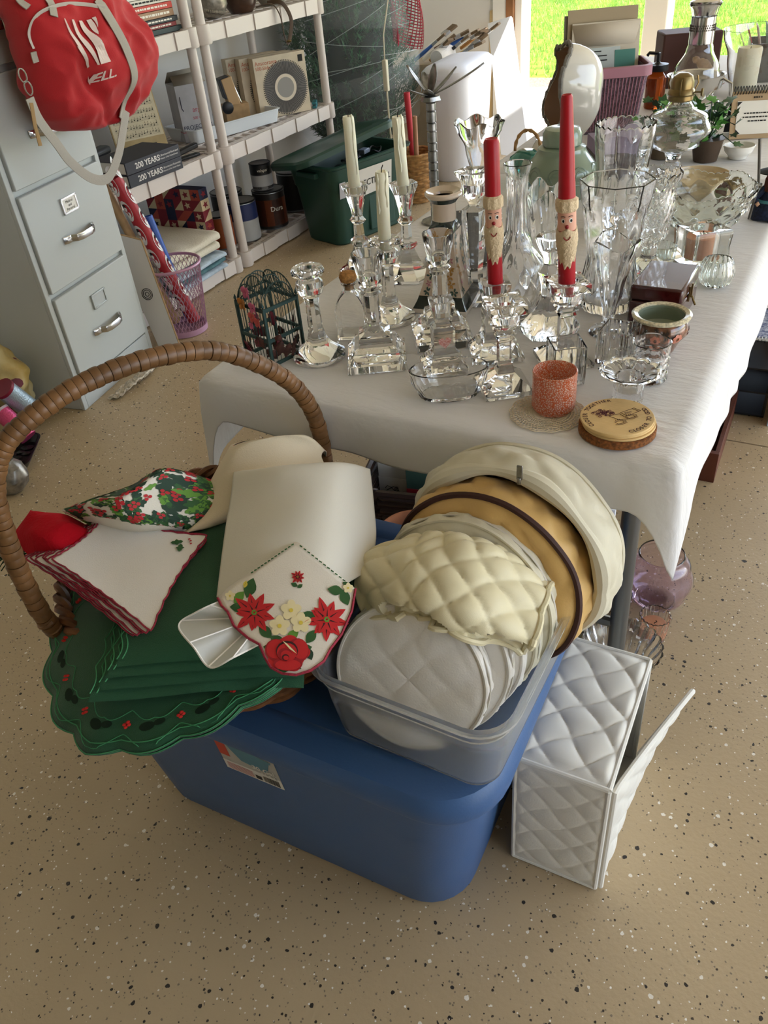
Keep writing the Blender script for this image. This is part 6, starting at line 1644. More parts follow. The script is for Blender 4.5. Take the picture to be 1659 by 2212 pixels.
t = thing('silver_vase', 'small crackled silver vase beside the carved tray', 'vase', (-2.075, 1.19, 0)); B().turn([(.03, 0), (.05, .02), (.06, .05), (.05, .085), (.03, .10), (.034, .11)], 28, mod=lambda th, i, r, z: .002 * math.sin(7 * th + 80 * z)).build('body', ORN, t)

# ------------------------------------------------------------------ green tote of electrical bits
GTOTE = M('dark_green_plastic', '1f4238', .38); SIGN = M('sign_paper', 'cdc9c1', .6)
gt = thing('green_tote', 'dark green storage tote with an ELECTRICAL sign, lid askew', 'tote', (-2.232, 3.66, 0), math.radians(73.7))
gx = lambda z: lerp(.232, .272, z / .39); gy = lambda z: lerp(.135, .165, z / .39)
b = B()
loft(b, [(rrect(gx(z) - e, gy(z) - e, .05), z) for z, e in ((0, .008), (.01, 0), (.27, 0), (.28, -.006), (.375, -.008), (.38, -.018), (.392, -.02), (.392, 0), (.37, .008), (.02, .008))]); b.build('body', GTOTE, gt)
for sx in (-1, 1):
    for xx in (-.12, 0, .12): B().bx(xx - .03, xx + .03, -gy(.15) - .004, -gy(.15) + .01, .03, .26).build('rib', GTOTE, gt, bev=.006) if sx == 1 else None
    B().bx(sx * (gx(.33) + .006), sx * (gx(.33) + .035), -.07, .07, .335, .362).build('grip', GTOTE, gt, bev=.006)
def gs(x, z, o=.012): return Vector((x, -gy(z) - o, z))
b = B().fan([gs(-.135, .215), gs(.125, .225), gs(.13, .345), gs(-.13, .345)], 0); b.build('paper_sign', SIGN, gt, smooth=0)
b = B(); put_text(b, 'ELECTRICAL', .042, lambda x, y: gs(x, .275 + y, .0135), bold=.0004); b.build('sign_lettering', INK, gt, smooth=0)
b = B().fan([gs(-.235, .24, .0105), gs(-.195, .24, .0105), gs(-.195, .315, .0105), gs(-.235, .315, .0105)]); b.build('barcode_sticker', M('sticker_grey', 'a8a5a8', .6), gt)
lid = B(); loft(lid, [(rrect(.262, .155, .05), -.012), (rrect(.292, .185, .07), -.012), (rrect(.294, .187, .07), .012), (rrect(.285, .178, .065), .022), (rrect(.22, .12, .05), .026), (rrect(.21, .11, .05), .020)])
lo = lid.build('lid', GTOTE, gt); lo.location = (-.075, .035, .432); lo.rotation_euler = (math.radians(-10), math.radians(-9), math.radians(-9))
CAB = M('cable_black', '24262a', .5)
t = thing('cable_bundle', 'tangle of black cables and plugs inside the green tote', 'cables', (-2.20, 3.76, .02))
rnd = random.Random(31)
for k in range(14):
    p0 = Vector((rnd.uniform(-.08, .08), rnd.uniform(-.15, .12), rnd.uniform(.26, .35)))
    B().tube([p0 + Vector((.035 * math.cos(q + k), .05 * math.sin(q * 1.0), .006 * math.sin(3 * q))) for q in [2 * PI * i / 24 for i in range(24)]], .004, 6, closed=True).build('cable', CAB, t)
B().bx(-.02, .02, -.03, .03, .34, .362).build('plug', M('grey_plug', '7e8794', .5), t, bev=.004)
B().bx(-.11, .11, -.17, .17, .0, .26).build('cable_mass', CAB, t, bev=.03)

# ------------------------------------------------------------------ wrapped christmas tree, netting, cord
TC = Vector((-2.69, 4.56, 0))
t = thing('christmas_tree', 'artificial green Christmas tree wrapped in clear plastic film', 'tree', TC)
rng = np.random.default_rng(5); vs = []; fs = []
def tree_r(z): return float(np.interp(z, [.15, .35, .9, 1.5, 2.0], [.22, .37, .38, .30, .12]))
for k in range(1500):
    z = rng.uniform(.2, 1.75); a = rng.uniform(-PI, PI); R = tree_r(z); r0 = R * rng.uniform(.25, .6)
    tip = Vector((R * math.cos(a), R * math.sin(a), z + .10)); base_ = Vector((r0 * math.cos(a), r0 * math.sin(a), z - .02)); d_ = tip - base_
    for j in range(26):
        f = rng.uniform(.1, 1.0); p = base_ + d_ * f; q = Vector(rng.normal(0, 1, 3)).normalized()
        e = p + (q * .8 + d_.normalized() * .6) * rng.uniform(.03, .06); w_ = Vector((q.y, -q.x, .2)).normalized() * .0045
        i0 = len(vs); vs += [tuple(p - w_), tuple(p + w_), tuple(e)]; fs.append((i0, i0 + 1, i0 + 2))
vs = [(max(x, -.42), y, z) for x, y, z in vs]
b = B(); b.add(vs, fs); o = b.build('needles', M('fir_needles', '35643f', .6, var=(3, .5)), t, smooth=0); o['kind'] = 'stuff'
B().turn([(max(.02, tree_r(z / 10) * .62), z / 10) for z in range(2, 19)], 24, mod=lambda th, i, r, z: .05 * r * math.sin(7 * th + 9 * z)).build('dark_core', M('core_shade_green', '0f1c14', .9), t)  # solid core added to stop see-through; its near-black green stands for inner shade
B().tube([(0, 0, 0), (0, 0, 1.8)], .02, 10).build('pole', M('dark_green_metal', '1c2a22', .5), t)
for a in range(4): B().tube([(0, 0, .02), (.22 * math.cos(a * PI / 2 + .4), .22 * math.sin(a * PI / 2 + .4), .008)], .010, 6).build('foot', M('dark_green_metal', '1c2a22', .5), t)
FILM = M('stretch_film', 'e6f2f2', .12, alpha=.10, spec=.8, bump=(14, .9, (1, 1, 7)))
for (z0, z1, dr, seed) in ((.25, .62, .012, 1), (.48, .95, .018, 2), (.80, 1.30, .016, 3), (1.15, 1.7, .012, 4)):
    b = B()
    b.grid(lambda u, v: (lambda z, a: Vector((max(-.425, (tree_r(z) + dr + .012 * noise.noise(Vector((a * 2, z * 9, seed)))) * math.cos(a)), (tree_r(z) + dr + .012 * noise.noise(Vector((a * 2, z * 9, seed)))) * math.sin(a), z)))(lerp(z0, z1, v) + .06 * math.sin(2 * PI * u + seed), 2 * PI * u), 72, 18, wrap=True)
    b.build('film', FILM, t, smooth=70)
b = B(); rnd = random.Random(6)
for k in range(34):                                             # stretched creases of the film
    z = rnd.uniform(.3, 1.45); a0 = rnd.uniform(-1.9, .2); sl = rnd.uniform(-.12, .2)
    b.tube([(lambda zz, a: Vector(((tree_r(zz) + .026) * math.cos(a), (tree_r(zz) + .026) * math.sin(a), zz)))(z + sl * q / 8, a0 + .14 * q) for q in range(9)], .0016, 4)
b.build('film_crease', M('film_crease', 'd7e4e2', .2, alpha=.45), t)
o = tag(B().grid(lambda u, v: Vector((-2.36 + .05 * math.cos(6 * u + 3 * v) + .09 * u, 4.42 + .13 * u + .02 * math.sin(7 * v), lerp(.74, 1.35, v) + .03 * math.sin(5 * u))), 18, 44).build('red_netting', M('red_net', 'b52640', .6, alpha=.75), smooth=70), 'red plastic netting draped over the wrapped tree', 'netting')
md = o.modifiers.new('net', 'WIREFRAME'); md.thickness = .006; md.use_replace = True
IVO = M('ivory_cord', 'cfc8ae', .5)
t = thing('extension_cord', 'ivory extension cord with long socket hanging by the tree', 'cord')
c0 = aty(832, 145, 4.22); B().box(c0 + Vector((0, 0, -.04)), (.026, .026, .15)).build('socket', IVO, t, bev=.004)
B().tube([c0 + Vector((0, 0, .03)), c0 + Vector((.004, 0, .15)), c0 + Vector((.03, .08, .40)), c0 + Vector((.02, .12, .62))], .004, 6).build('cable', IVO, t)
B().tube([c0 + Vector((0, 0, -.11)), c0 + Vector((.002, 0, -.30)), c0 + Vector((.02, .0, -c0.z + .006)), c0 + Vector((-.05, .05, -c0.z + .006))], .006, 6).build('cable', IVO, t)

# ------------------------------------------------------------------ small wicker hamper, white bin, boards, brushes
TANW = M('tan_wicker', 'a97f4e', .6, var=(40, .3))
t = thing('wicker_hamper', 'small tan wicker hamper behind the green tote', 'basket', (-2.145, 4.22, 0))
b = B()
for row in range(18): b.tube([((.092 + .02 * row / 18 + .004 * math.cos(10 * q + PI * row)) * math.cos(q), (.092 + .02 * row / 18 + .004 * math.cos(10 * q + PI * row)) * math.sin(q), .01 + row * .0145) for q in [2 * PI * i / 60 for i in range(60)]], .008, 5, closed=True)
b.build('weave', TANW, t); B().turn([(.09, 0), (.095, .006)], 30).build('base', TANW, t)
t = thing('paper_roll', 'red paper roll standing in the tan hamper', 'roll', (-2.16, 4.25, .03)); t.rotation_euler = (0, -.05, 0); B().turn([(.017, 0), (.017, .52), (.012, .52), (.012, .50)], 16).build('roll', M('bright_red_paper', 'c0303c', .5), t)
t = thing('paper_roll', 'brown wooden dowel leaning in the tan hamper', 'dowel', (-2.115, 4.18, .03)); t.rotation_euler = (.06, .04, 0); B().turn([(.013, 0), (.013, .42), (.010, .425)], 14).build('rod', M('raw_dowel', 'a97a5c', .7), t)
WB = M('white_bin_plastic', 'd7d8de', .45)
wbn = thing('trash_bin', 'tall white plastic trash bin with a lid near the open door', 'bin', (-2.135, 4.83, 0), math.radians(4))
b = B(); loft(b, [(rrect(.105, .25, .09), 0), (rrect(.112, .258, .095), .01), (rrect(.135, .30, .10), .565), (rrect(.13, .295, .10), .565), (rrect(.10, .25, .08), .02)]); b.build('body', WB, wbn, smooth=50)
b = B(); loft(b, [(rrect(.142, .308, .105), .555), (rrect(.145, .312, .108), .56), (rrect(.143, .31, .105), .59), (rrect(.12, .28, .09), .612), (rrect(.05, .18, .04), .62)]); b.build('lid', WB, wbn, smooth=50)
def slab(name, label, cat, pts, th, mat):
    p = [Vector(q) for q in pts]; n_ = (p[1] - p[0]).cross(p[3] - p[0]).normalized() * th
    c0 = Vector(((p[0] + p[1]) / 2).to_tuple()); c0.z = 0
    q = [v - c0 for v in p] + [v - c0 - n_ for v in p]
    o = B().add(q, [(0, 1, 2, 3), (7, 6, 5, 4), (0, 4, 5, 1), (1, 5, 6, 2), (2, 6, 7, 3), (3, 7, 4, 0)]).build(name, mat, smooth=0, bev=.004)
    o.location = c0; return tag(o, label, cat)
slab('white_board', 'large white foam board leaning in the sun by the door jamb', 'board', [(-2.02, 5.22, 0), (-1.80, 5.15, 0), (-2.225, 5.93, .70), (-2.40, 5.94, .66)], .025, FOAM)
slab('foam_sheet', 'yellowed foam sheet standing behind the white board', 'foam', [(-2.44, 6.05, 0), (-2.25, 6.05, 0), (-2.245, 6.05, .78), (-2.43, 6.05, .72)], .03, M('yellowed_foam', 'd2b98a', .8, bump=(30, .4)))
t = carton('cardboard_box', 'cardboard box of painting tools behind the white bin', 'box', (-2.52, 5.42, 0), (.36, .30, .52), .15, 'a3937c')
rnd = random.Random(17)
BR = M('bristle', '6d5a44', .9); FER = M('ferrule', 'a8a8a8', .35, metal=.8)
hc = ('3a68b8', 'd9d6cc', 'a9783f', '26282c', 'c9b27a', '7f8890', 'e2dfd6', '5a3a24')
for k in range(12):
    a = rnd.uniform(-.5, .9); p = Vector((-2.66 + .30 * (k % 6) / 5, 5.32 + .2 * (k // 6) + rnd.uniform(-.03, .03), .522 + .035 * (k // 6)))
    nm = ('blue', 'ivory', 'tan', 'black', 'straw', 'grey', 'white', 'dark brown')[k % 8]
    t = thing('paint_brush', nm + (' handled paint brush lying across the box of tools' if k < 8 else ' handled paint brush on top of the others in the box of tools'), 'brush', p, a, 'paint brushes behind the bin')
    t.rotation_euler = (0, -.35 - .25 * rnd.random(), a)
    w_ = rnd.uniform(.02, .04)
    B().tube([(.0, 0, .016), (.07, 0, .016), (.15, 0, .016)], lambda f: .013 - .006 * abs(f - .4), 8).build('handle', M('handle_' + hc[k % 8], hc[k % 8], .4), t)
    B().bx(.148, .19, -w_, w_, .008, .026).build('ferrule', FER, t, bev=.002); B().bx(.188, .25, -w_ * .95, w_ * .95, .009, .025).build('bristles', BR, t, bev=.003)
o = B().turn([(.045, 0), (.047, .004), (.047, .19), (.040, .20)], 24, rot=Matrix.Rotation(PI / 2, 3, 'X')).build('paint_roller', M('white_nap', 'dcd8d2', .95, bump=(200, 1.))); o.location = (-2.43, 5.36, .572); tag(o, 'fuzzy white paint roller sleeve on the box of tools', 'roller')

# ------------------------------------------------------------------ far end of the tables
CELA = M('celadon', '7f8f7b', .25, coat=.5); CELD = M('celadon_relief', '6e7f6b', .3, coat=.5)
t = thing('ginger_jar', 'celadon green ginger jar with a ribbed lid', 'jar', (-.610, 1.975, TZ))
B().turn(curve([(0, .055), (.004, .058), (.065, .085), (.117, .056), (.122, .043)], 26), 56).build('body', CELA, t, smooth=60)
B().turn([(.044, .1215), (.046, .124), (.046, .148), (.040, .158), (.026, .162)], 60, mod=lambda th, i, r, z: .0012 * math.sin(30 * th) * (1 <= i <= 2)).build('lid', CELA, t)
b = B()
for k in range(9):
    a = 2 * PI * k / 9
    for s_ in (.8, .5): b.tube([(lambda aa, z: Vector(((float(np.interp(z, [.03, .065, .098], [.0700, .0852, .0700])) + .0012) * math.cos(aa), (float(np.interp(z, [.03, .065, .098], [.0700, .0852, .0700])) + .0012) * math.sin(aa), z)))(a + s_ * .3 * math.cos(q), .065 + s_ * .025 * math.sin(q)) for q in [2 * PI * i / 16 for i in range(16)]], .0014, 4, closed=True)
b.build('relief', CELD, t)
t = thing('glass_float', 'teal glass float hung in a twisted rope handle', 'float', (-.735, 2.08, TZ))
B().turn([(.012, 0), (.035, .008), (.048, .035), (.042, .065), (.02, .08)], 28).build('ball', M('teal_glass', '3f8f82', .05, trans=.8, ior=1.45), t)
B().tube([(.035 * math.cos(q), .01, .075 + .05 * math.sin(q)) for q in [PI * i / 16 for i in range(17)]], lambda f: .0042 + .0012 * math.sin(f * 60), 7).build('rope', TANW, t)
# shell-like glazed sculpture
t = thing('shell_vase', 'white glazed shell-shaped vase with a ragged grey lip', 'vase', (-.738, 2.44, TZ), math.radians(208))
SHW = M('white_glaze_gloss', 'd9d4c8', .12, coat=.8); SHI = M('brown_inside', '8a6a55', .5); SHR = M('grey_lip', '6f6a62', .7, var=(50, .3))
Rt = Matrix.Rotation(math.radians(82), 3, 'Y') 
def shell(u, v, o=0.):
    a = 2 * PI * u; r = (.112 + o) * (math.sin(min(1., v * 1.05) * PI / 2) ** .55) * (1 + .10 * math.sin(3 * a + .5) * v + .025 * math.sin(11 * a) * v); zz = -.085 + .125 * v ** 1.6 + .012 * math.sin(4 * a) * v
    p = Rt @ Vector((r * math.cos(a) * 1.15, r * math.sin(a) * .85, zz)); return p + Vector((0, 0, .138))
b = B(); b.grid(lambda u, v: shell(u, max(.02, v)), 64, 20, wrap=True); b.build('shell', SHW, t, smooth=70, solid=.006)
b = B(); b.grid(lambda u, v: shell(u, max(.02, v), -.008), 64, 14, wrap=True); b.build('inside', SHI, t, smooth=70)
B().tube([shell(q / 90, 1.0) + Vector((0, 0, .004 * math.sin(q * 2.3))) for q in range(90)], .006, 6, closed=True).build('lip', SHR, t)
B().turn([(.045, 0), (.04, .012), (.03, .03)], 24, (.06, 0, .0)).build('foot', SHW, t)
carton('lavender_box', 'lavender-topped cardboard box behind the tall vases', 'box', (-.545, 2.235, TZ), (.13, .10, .085), .5, '8d7d98', lambda t, w_, d_, h_: B().bx(-w_ / 2 - .001, w_ / 2 + .001, -d_ / 2 - .001, d_ / 2 + .001, 0, h_ * .62).build('sleeve', M('dark_sleeve', '4a3b3c', .6), t))
# pink basket with folders
PKB = M('pink_basket', 'a4707c', .5)
PB = Vector((-.715, 2.69, TZ)); pa = math.radians(24)
t = thing('pink_basket', 'dusty pink plastic basket filled with folders and envelopes', 'basket', PB, pa)
b = B(); loft(b, [(rrect(.10, .075, .02), 0), (rrect(.122, .092, .025), .165), (rrect(.119, .089, .025), .165), (rrect(.097, .072, .02), .004)]); b.build('tub', M('mauve_mesh', '6d5560', .6, var=(160, .5)), t)
b = B(); loft(b, [(rrect(.122, .092, .025), .150), (rrect(.130, .100, .03), .152), (rrect(.130, .100, .03), .178), (rrect(.120, .090, .025), .180)], cap0=False, cap1=False); b.build('rim', PKB, t, solid=.003)
b = B()
for k in range(22): x = -.105 + k * .01; b.tube([(x * .86, -.0765, .008), (x, -.0935, .15)], .0016, 4)
b.build('rib', PKB, t)
def paper_sheet(name, label, cat, off, w_, h_, lean, col, group=None, th=.002, z0=.02):
    Rl = Matrix.Rotation(lean, 3, 'X'); t = thing(name, label, cat, PB + Matrix.Rotation(pa, 3, 'Z') @ Vector((off[0], off[1], z0)), pa, group)
    B().box(Rl @ Vector((0, 0, h_ / 2)), (w_, th, h_), rot=Rl).build('sheet', M('paper_' + col, col, .7), t, bev=.0006); return t, Rl
paper_sheet('file_folder', 'tan manila folder standing tallest in the pink basket', 'folder', (.0, .045), .205, .295, -.12, 'a8977a', 'folders in the pink basket', .006)
paper_sheet('file_folder', 'grey-green folder edge behind the manila folder', 'folder', (-.012, .058), .20, .28, -.10, '7f7a68', 'folders in the pink basket', .005)
t2, Rl = paper_sheet('paper_envelope', 'large cream envelope leaning in the pink basket', 'envelope', (.010, .022), .200, .262, -.16, 'cdc2ae', 'folders in the pink basket', .003)
B().add([Rl @ Vector(p) for p in ((-.10, -.003, .258), (.10, -.003, .258), (.085, -.003, .20), (-.085, -.003, .20))], [(0, 1, 2, 3)]).build('envelope_flap', M('paper_c4b8a4', 'c4b8a4', .7), t2, solid=.0006)
t2, Rl = paper_sheet('folded_map', 'folded printed map tucked in the front of the pink basket', 'map', (-.015, -.010), .13, .20, -.2, 'b9c0bd', None, .004)
b = B(); 
for k in range(9): b.box(Rl @ Vector((-.02 + .02 * math.sin(k), -.003, .19 - k * .012)), (.06, .0006, .003), rot=Rl)
b.build('printed_lines', INK, t2)
t2, Rl = paper_sheet('greeting_card', 'teal-edged card tucked beside the folded map', 'card', (.065, -.008), .06, .19, -.18, '4b7f74', None, .003)
# oil lamp
t = thing('oil_lamp', 'clear glass oil lamp with a brass burner', 'lamp', (-.395, 2.22, TZ))
B().turn(hollow(curve([(0, .050), (.006, .052), (.02, .022), (.035, .017), (.05, .022), (.072, .060), (.105, .082), (.135, .070), (.155, .034), (.168, .026), (.175, .026)], 44), .0025, .054), 64).build('font', GLASS, t, smooth=50)
B().turn([(.026, .170), (.029, .173), (.029, .182), (.032, .186), (.030, .194), (.027, .198), (.027, .212), (.022, .224), (.012, .230), (.004, .231)], 32).build('burner', BRASS, t)
B().tube([(.029, 0, .189), (.046, 0, .189)], .002, 6).turn([(.009, -.002), (.009, .002)], 14, (.048, 0, .189), rot=Matrix.Rotation(PI / 2, 3, 'Y')).build('wick_wheel', BRASS, t)
for a in (.6, 2.7, 4.8): B().tube([(.030 * math.cos(a), .030 * math.sin(a), .186), (.040 * math.cos(a), .040 * math.sin(a), .205), (.036 * math.cos(a), .036 * math.sin(a), .222)], .0018, 5).build('prong', BRASS, t)
# ivy
IVYM = [M('ivy_green', '2f5a2c', .45, var=(10, .3)), M('ivy_light', '4f8a38', .45), M('ivy_dark', '1e3a24', .5)]
ivl = B(); lp = [(0, 0), (.35, -.12), (.55, .1), (.42, .28), (.62, .62), (.28, .62), (0, 1.1), (-.28, .62), (-.62, .62), (-.42, .28), (-.55, .1), (-.35, -.12)]
me_ivy = []
for mt in IVYM:
    b = B(); b.fan([(x, y, .12 * abs(x) - .1 * y * y) for x, y in lp]); o = b.build('leaf', mt, smooth=60); me_ivy.append(o.data); bpy.data.objects.remove(o)
def ivy(label, x, y, n_, spread, hgt, seed, pot):
    t = thing('ivy_plant', label, 'plant', (x, y, TZ)); rnd = random.Random(seed)
    B().turn([(.03, 0), (.04, .05), (.043, .055), (.036, .055)], 20).build('pot', M('pot_' + pot, pot, .5), t)
    for k in range(n_):
        a = rnd.uniform(0, 2 * PI); r = spread * rnd.uniform(.15, 1.) ; z = hgt * rnd.uniform(.25, 1.) * (1 - .35 * (r / spread) ** 2) + .02
        o = bpy.data.objects.new('leaf', me_ivy[rnd.choice((0, 0, 1, 2))]); COL.objects.link(o); o.parent = t
        o.location = (r * math.cos(a), r * math.sin(a), z); s_ = rnd.uniform(.018, .032); o.scale = (s_, s_, s_); o.rotation_euler = (rnd.uniform(-.3, 1.3), rnd.uniform(-.5, .5), a + rnd.uniform(-.8, .8) - PI / 2)
        if k % 3 == 0: B().tube([(0, 0, .05), (r * .5 * math.cos(a), r * .5 * math.sin(a), z * .8 + .03), (r * math.cos(a), r * math.sin(a), z)], .0012, 4).build('stem', IVYM[2], t)
ivy('trailing ivy plant in front of the pink basket', -.475, 2.50, 46, .11, .11, 1, '5a4636')
ivy('leafy ivy plant beside the desk calendar', -.338, 2.36, 54, .075, .13, 2, '4a3a2c')
ivy('small ivy sprig between the oil lamp and the lavender box', -.455, 2.375, 22, .05, .07, 3, '6b5a44')
# glass carafe in a silver stand
t = thing('glass_carafe', 'glass coffee carafe with a silver collar standing in a silver warmer', 'carafe', (-.478, 2.90, TZ))
B().turn([(.055, 0), (.057, .005), (.03, .018), (.022, .03), (.05, .05), (.078, .075), (.084, .11), (.088, .112), (.082, .110), (.07, .07), (.03, .045)], 48).build('silver_warmer', SILVER, t)
B().turn(hollow(curve([(.06, .045), (.066, .055), (.095, .074), (.125, .066), (.18, .040), (.20, .034), (.26, .034), (.285, .040), (.30, .047)], 34), .0022, .068), 56).build('glass', GLASS, t, smooth=50)
B().turn([(.0358, .195), (.0362, .198), (.0362, .262), (.0366, .266)], 48, cap=False).build('silver_collar', SILVER, t)
b = B()
for k in range(40):
    for r_ in range(3): a = 2 * PI * (k + .5 * (r_ % 2)) / 40; b.turn([(.0002, -.003), (.0018, 0), (.0002, .003)], 5, (.0366 * math.cos(a), .0366 * math.sin(a), .232 + .006 * r_))
b.build('pierced_band', M('tarnish', '5a544c', .5, metal=.7), t)
B().turn([(.030, .270), (.034, .285), (.045, .300), (.046, .306), (.030, .312), (.012, .316), (.014, .324), (.006, .328)], 36).build('stopper', SILVER, t)
for a in (0.4, 2.5, 4.6): B().tube([(.05 * math.cos(a), .05 * math.sin(a), .05), (.075 * math.cos(a), .075 * math.sin(a), .03), (.085 * math.cos(a), .085 * math.sin(a), .003)], .005, 6).build('leg', SILVER, t)
B().tube([(.080, 0, .10), (.108, 0, .085), (.112, 0, .045), (.09, 0, .03), (.05, 0, .03)], .004, 6).build('handle', SILVER, t)
# acrylic bucket with pillar candle, corks
vessel('acrylic_bucket', 'clear flared acrylic bucket around an ivory pillar candle', 'bucket', -.330, 3.16, curve([(0, .075), (.005, .078), (.12, .10), (.19, .122), (.2, .124)], 16), .003, .006)
t = thing('pillar_candle', 'ivory pillar candle standing in the acrylic bucket', 'candle', (-.362, 3.15, TZ + .007)); B().turn([(.036, 0), (.037, .003), (.037, .135), (.034, .141), (.025, .134), (.003, .132)], 32, mod=lambda th, i, r, z: .0015 * math.sin(2 * th) * (z > .13)).build('wax', WAX, t); B().tube([(0, 0, .132), (.001, 0, .142)], .001, 5).build('wick', WICK, t)
CKW = M('wine_cork', 'b08a62', .9, var=(90, .3))
for k, (x, y, a, lb) in enumerate(((-.300, 2.90, .5, 'wine cork lying beside the acrylic bucket'), (-.275, 2.94, 1.4, 'wine cork with a dark end near the acrylic bucket'), (-.315, 2.955, 2.4, 'wine cork lying against the other two'))):
    o = B().turn([(.010, -.022), (.011, -.020), (.011, .020), (.010, .022)], 16, rot=Matrix.Rotation(PI / 2, 3, 'Y')).build('wine_cork', CKW); o.location = (x, y, TZ + .0112); o.rotation_euler.z = a; tag(o, lb, 'cork', 'wine corks on the far table')
AMB = M('amber_liquid', 'b5541c', .05, trans=.7, ior=1.4)
t = thing('soap_dispenser', 'amber bottle with a black pump behind the pink basket', 'bottle', (-.615, 2.98, TZ)); B().turn([(.03, 0), (.032, .004), (.032, .09), (.02, .105), (.013, .11)], 28).build('bottle', AMB, t); B().turn([(.015, .108), (.034, .110), (.034, .128), (.012, .13), (.006, .135), (.006, .16)], 20).build('pump', BLACKP, t); B().tube([(0, 0, .158), (-.03, 0, .160), (-.036, 0, .152)], .005, 6).build('nozzle', BLACKP, t)
# desk calendar
t = thing('desk_calendar', 'spiral flip calendar on a tan stand facing the room', 'calendar', (-.250, 2.60, TZ), math.radians(18))
Rc = Matrix.Rotation(math.radians(-22), 3, 'X'); Rd = Matrix.Rotation(math.radians(22), 3, 'X')
B().box(Rc @ Vector((0, 0, .062)), (.135, .003, .122), rot=Rc).build('front_board', M('calendar_tan', 'b59a76', .7), t, bev=.001)
B().box(Rd @ Vector((0, .0, .062)) + Vector((0, .092, 0)), (.135, .003, .122), rot=Rd).build('back_board', M('calendar_black', '1f2124', .6), t, bev=.001)
B().box(Rc @ Vector((0, -.003, .055)), (.105, .001, .085), rot=Rc).build('page', PAPER, t)
b = B()
for (x, z) in ((-.052, .014), (.052, .014), (-.052, .096), (.052, .096)):
    s_ = math.copysign(1, x); u_ = 1 if z < .05 else -1; b.add([Rc @ Vector(p) for p in ((x, -.004, z), (x - s_ * .012, -.004, z), (x, -.004, z + u_ * .012))], [(0, 1, 2)])
rk = random.Random(3)                              # print too small to read
for j, w_ in enumerate((.066, .072, .044)):
    x = -w_ / 2
    while x < w_ / 2: q = rk.uniform(.003, .009); b.box(Rc @ Vector((x + q / 2, -.0042, .066 - j * .010)), (q, .0004, .0032), rot=Rc); x += q + .002
for x in (-.010, -.006, -.002, .002, .009): b.box(Rc @ Vector((x, -.0042, .106)), (.003, .0004, .0045), rot=Rc)
b.build('printed_text', INK, t, smooth=0)['kind'] = 'stuff'
for k in range(18):
    x = -.062 + k * .0073; B().tube([(x, .046 + .010 * math.cos(q), .117 + .010 * math.sin(q)) for q in [2 * PI * i / 12 for i in range(12)]], .0014, 5, closed=True).build('spiral_ring', BLACKP, t)
# small crockery
vessel('white_dish', 'small white china bowl near the desk calendar', 'bowl', -.262, 2.395, curve([(0, .022), (.004, .024), (.02, .036), (.032, .040)], 10), .003, .005, mat=M('white_china', 'e3e0d8', .2, coat=.4))
vessel('cream_dish', 'wide cream china dish behind the cut-glass bowl', 'dish', -.305, 2.075, curve([(0, .040), (.005, .046), (.025, .066), (.042, .072)], 12), .003, .005, mat=M('cream_china', 'cdb995', .25, coat=.4))
t = thing('mustard_pot', 'tiny gilt-banded mustard pot with a handle', 'pot', (-.222, 1.998, TZ))
B().turn([(.014, 0), (.018, .006), (.0205, .02), (.018, .034), (.014, .040)], 28).build('body', M('ox_red_glaze', '5a2420', .25, coat=.5), t); B().turn([(.0206, .020), (.0190, .030), (.0150, .0385)], 28, cap=False).build('green_band', M('sage_glaze', '7c8568', .3), t)
B().turn([(.014, .040), (.020, .044), (.0205, .048), (.017, .050), (.014, .044)], 28, cap=False).build('gilt_rim', BRASS, t); B().tube([(.016, 0, .040), (.028, 0, .038), (.029, 0, .022), (.019, 0, .014)], .0025, 6).build('handle', BRASS, t)
# witch figurine
NAVY = M('navy_star_dress', '1b2440', .7, var=(220, .5)); HAIR = M('auburn_hair', '5a2a1c', .8, bump=(160, 1.)); HATM = M('black_felt', '18181b', .8); SASH = M('teal_sash', '4f8f96', .6); HATB = M('red_hat_band', '8f2326', .6); FLESH = M('doll_skin', 'c49a7c', .6)
t = thing('witch_figurine', 'small seated witch figurine in a navy dress and black hat', 'figurine', (-.126, 1.915, TZ), math.radians(-10))
b = B(); b.grid(lambda u, v: (lambda a, r, z: Vector((r * math.cos(a), r * .8 * math.sin(a), z)))(2 * PI * u, float(np.interp(v, [0, .15, .5, .8, 1], [.036, .038, .030, .020, .010])), .001 + .075 * v + .003 * math.sin(6 * PI * u) * (1 - v)), 36, 20, wrap=True); b.build('dress', NAVY, t, smooth=70)
B().turn([(.003, .068), (.013, .074), (.016, .086), (.012, .097), (.003, .102)], 20).build('head', FLESH, t)
b = B()
for k in range(26): a = PI * .1 + 1.7 * PI * k / 25; b.tube([(.012 * math.cos(a), .012 * math.sin(a), .098), (.018 * math.cos(a), .018 * math.sin(a), .082), (.019 * math.cos(a), .019 * math.sin(a), .060)], .003, 5)
b.build('hair', HAIR, t)
B().turn([(.034, .097), (.035, .099), (.018, .104), (.015, .118), (.009, .128), (.003, .133)], 24, mod=lambda th, i, r, z: .004 * math.sin(2 * th) * (i < 2)).build('hat', HATM, t); B().turn([(.0188, .1035), (.0172, .1105)], 24, cap=False).build('hat_band', HATB, t)
B().turn([(.030, .036), (.031, .039), (.030, .043)], 24, sy=.82, cap=False).build('sash', SASH, t)
for s_ in (-1, 1): B().tube([(s_ * .016, -.006, .064), (s_ * .030, -.020, .045), (s_ * .020, -.034, .040)], lambda f: .008 - .003 * f, 8).build('sleeve', NAVY, t); B().turn([(.001, -.005), (.005, 0), (.001, .005)], 8, (s_ * .018, -.037, .039)).build('hand', FLESH, t)
B().tube([(-.030, -.036, .006), (-.024, -.036, .08), (-.040, -.030, .165)], .003, 6).build('broom_handle', M('grey_stick', '5d574f', .7), t)
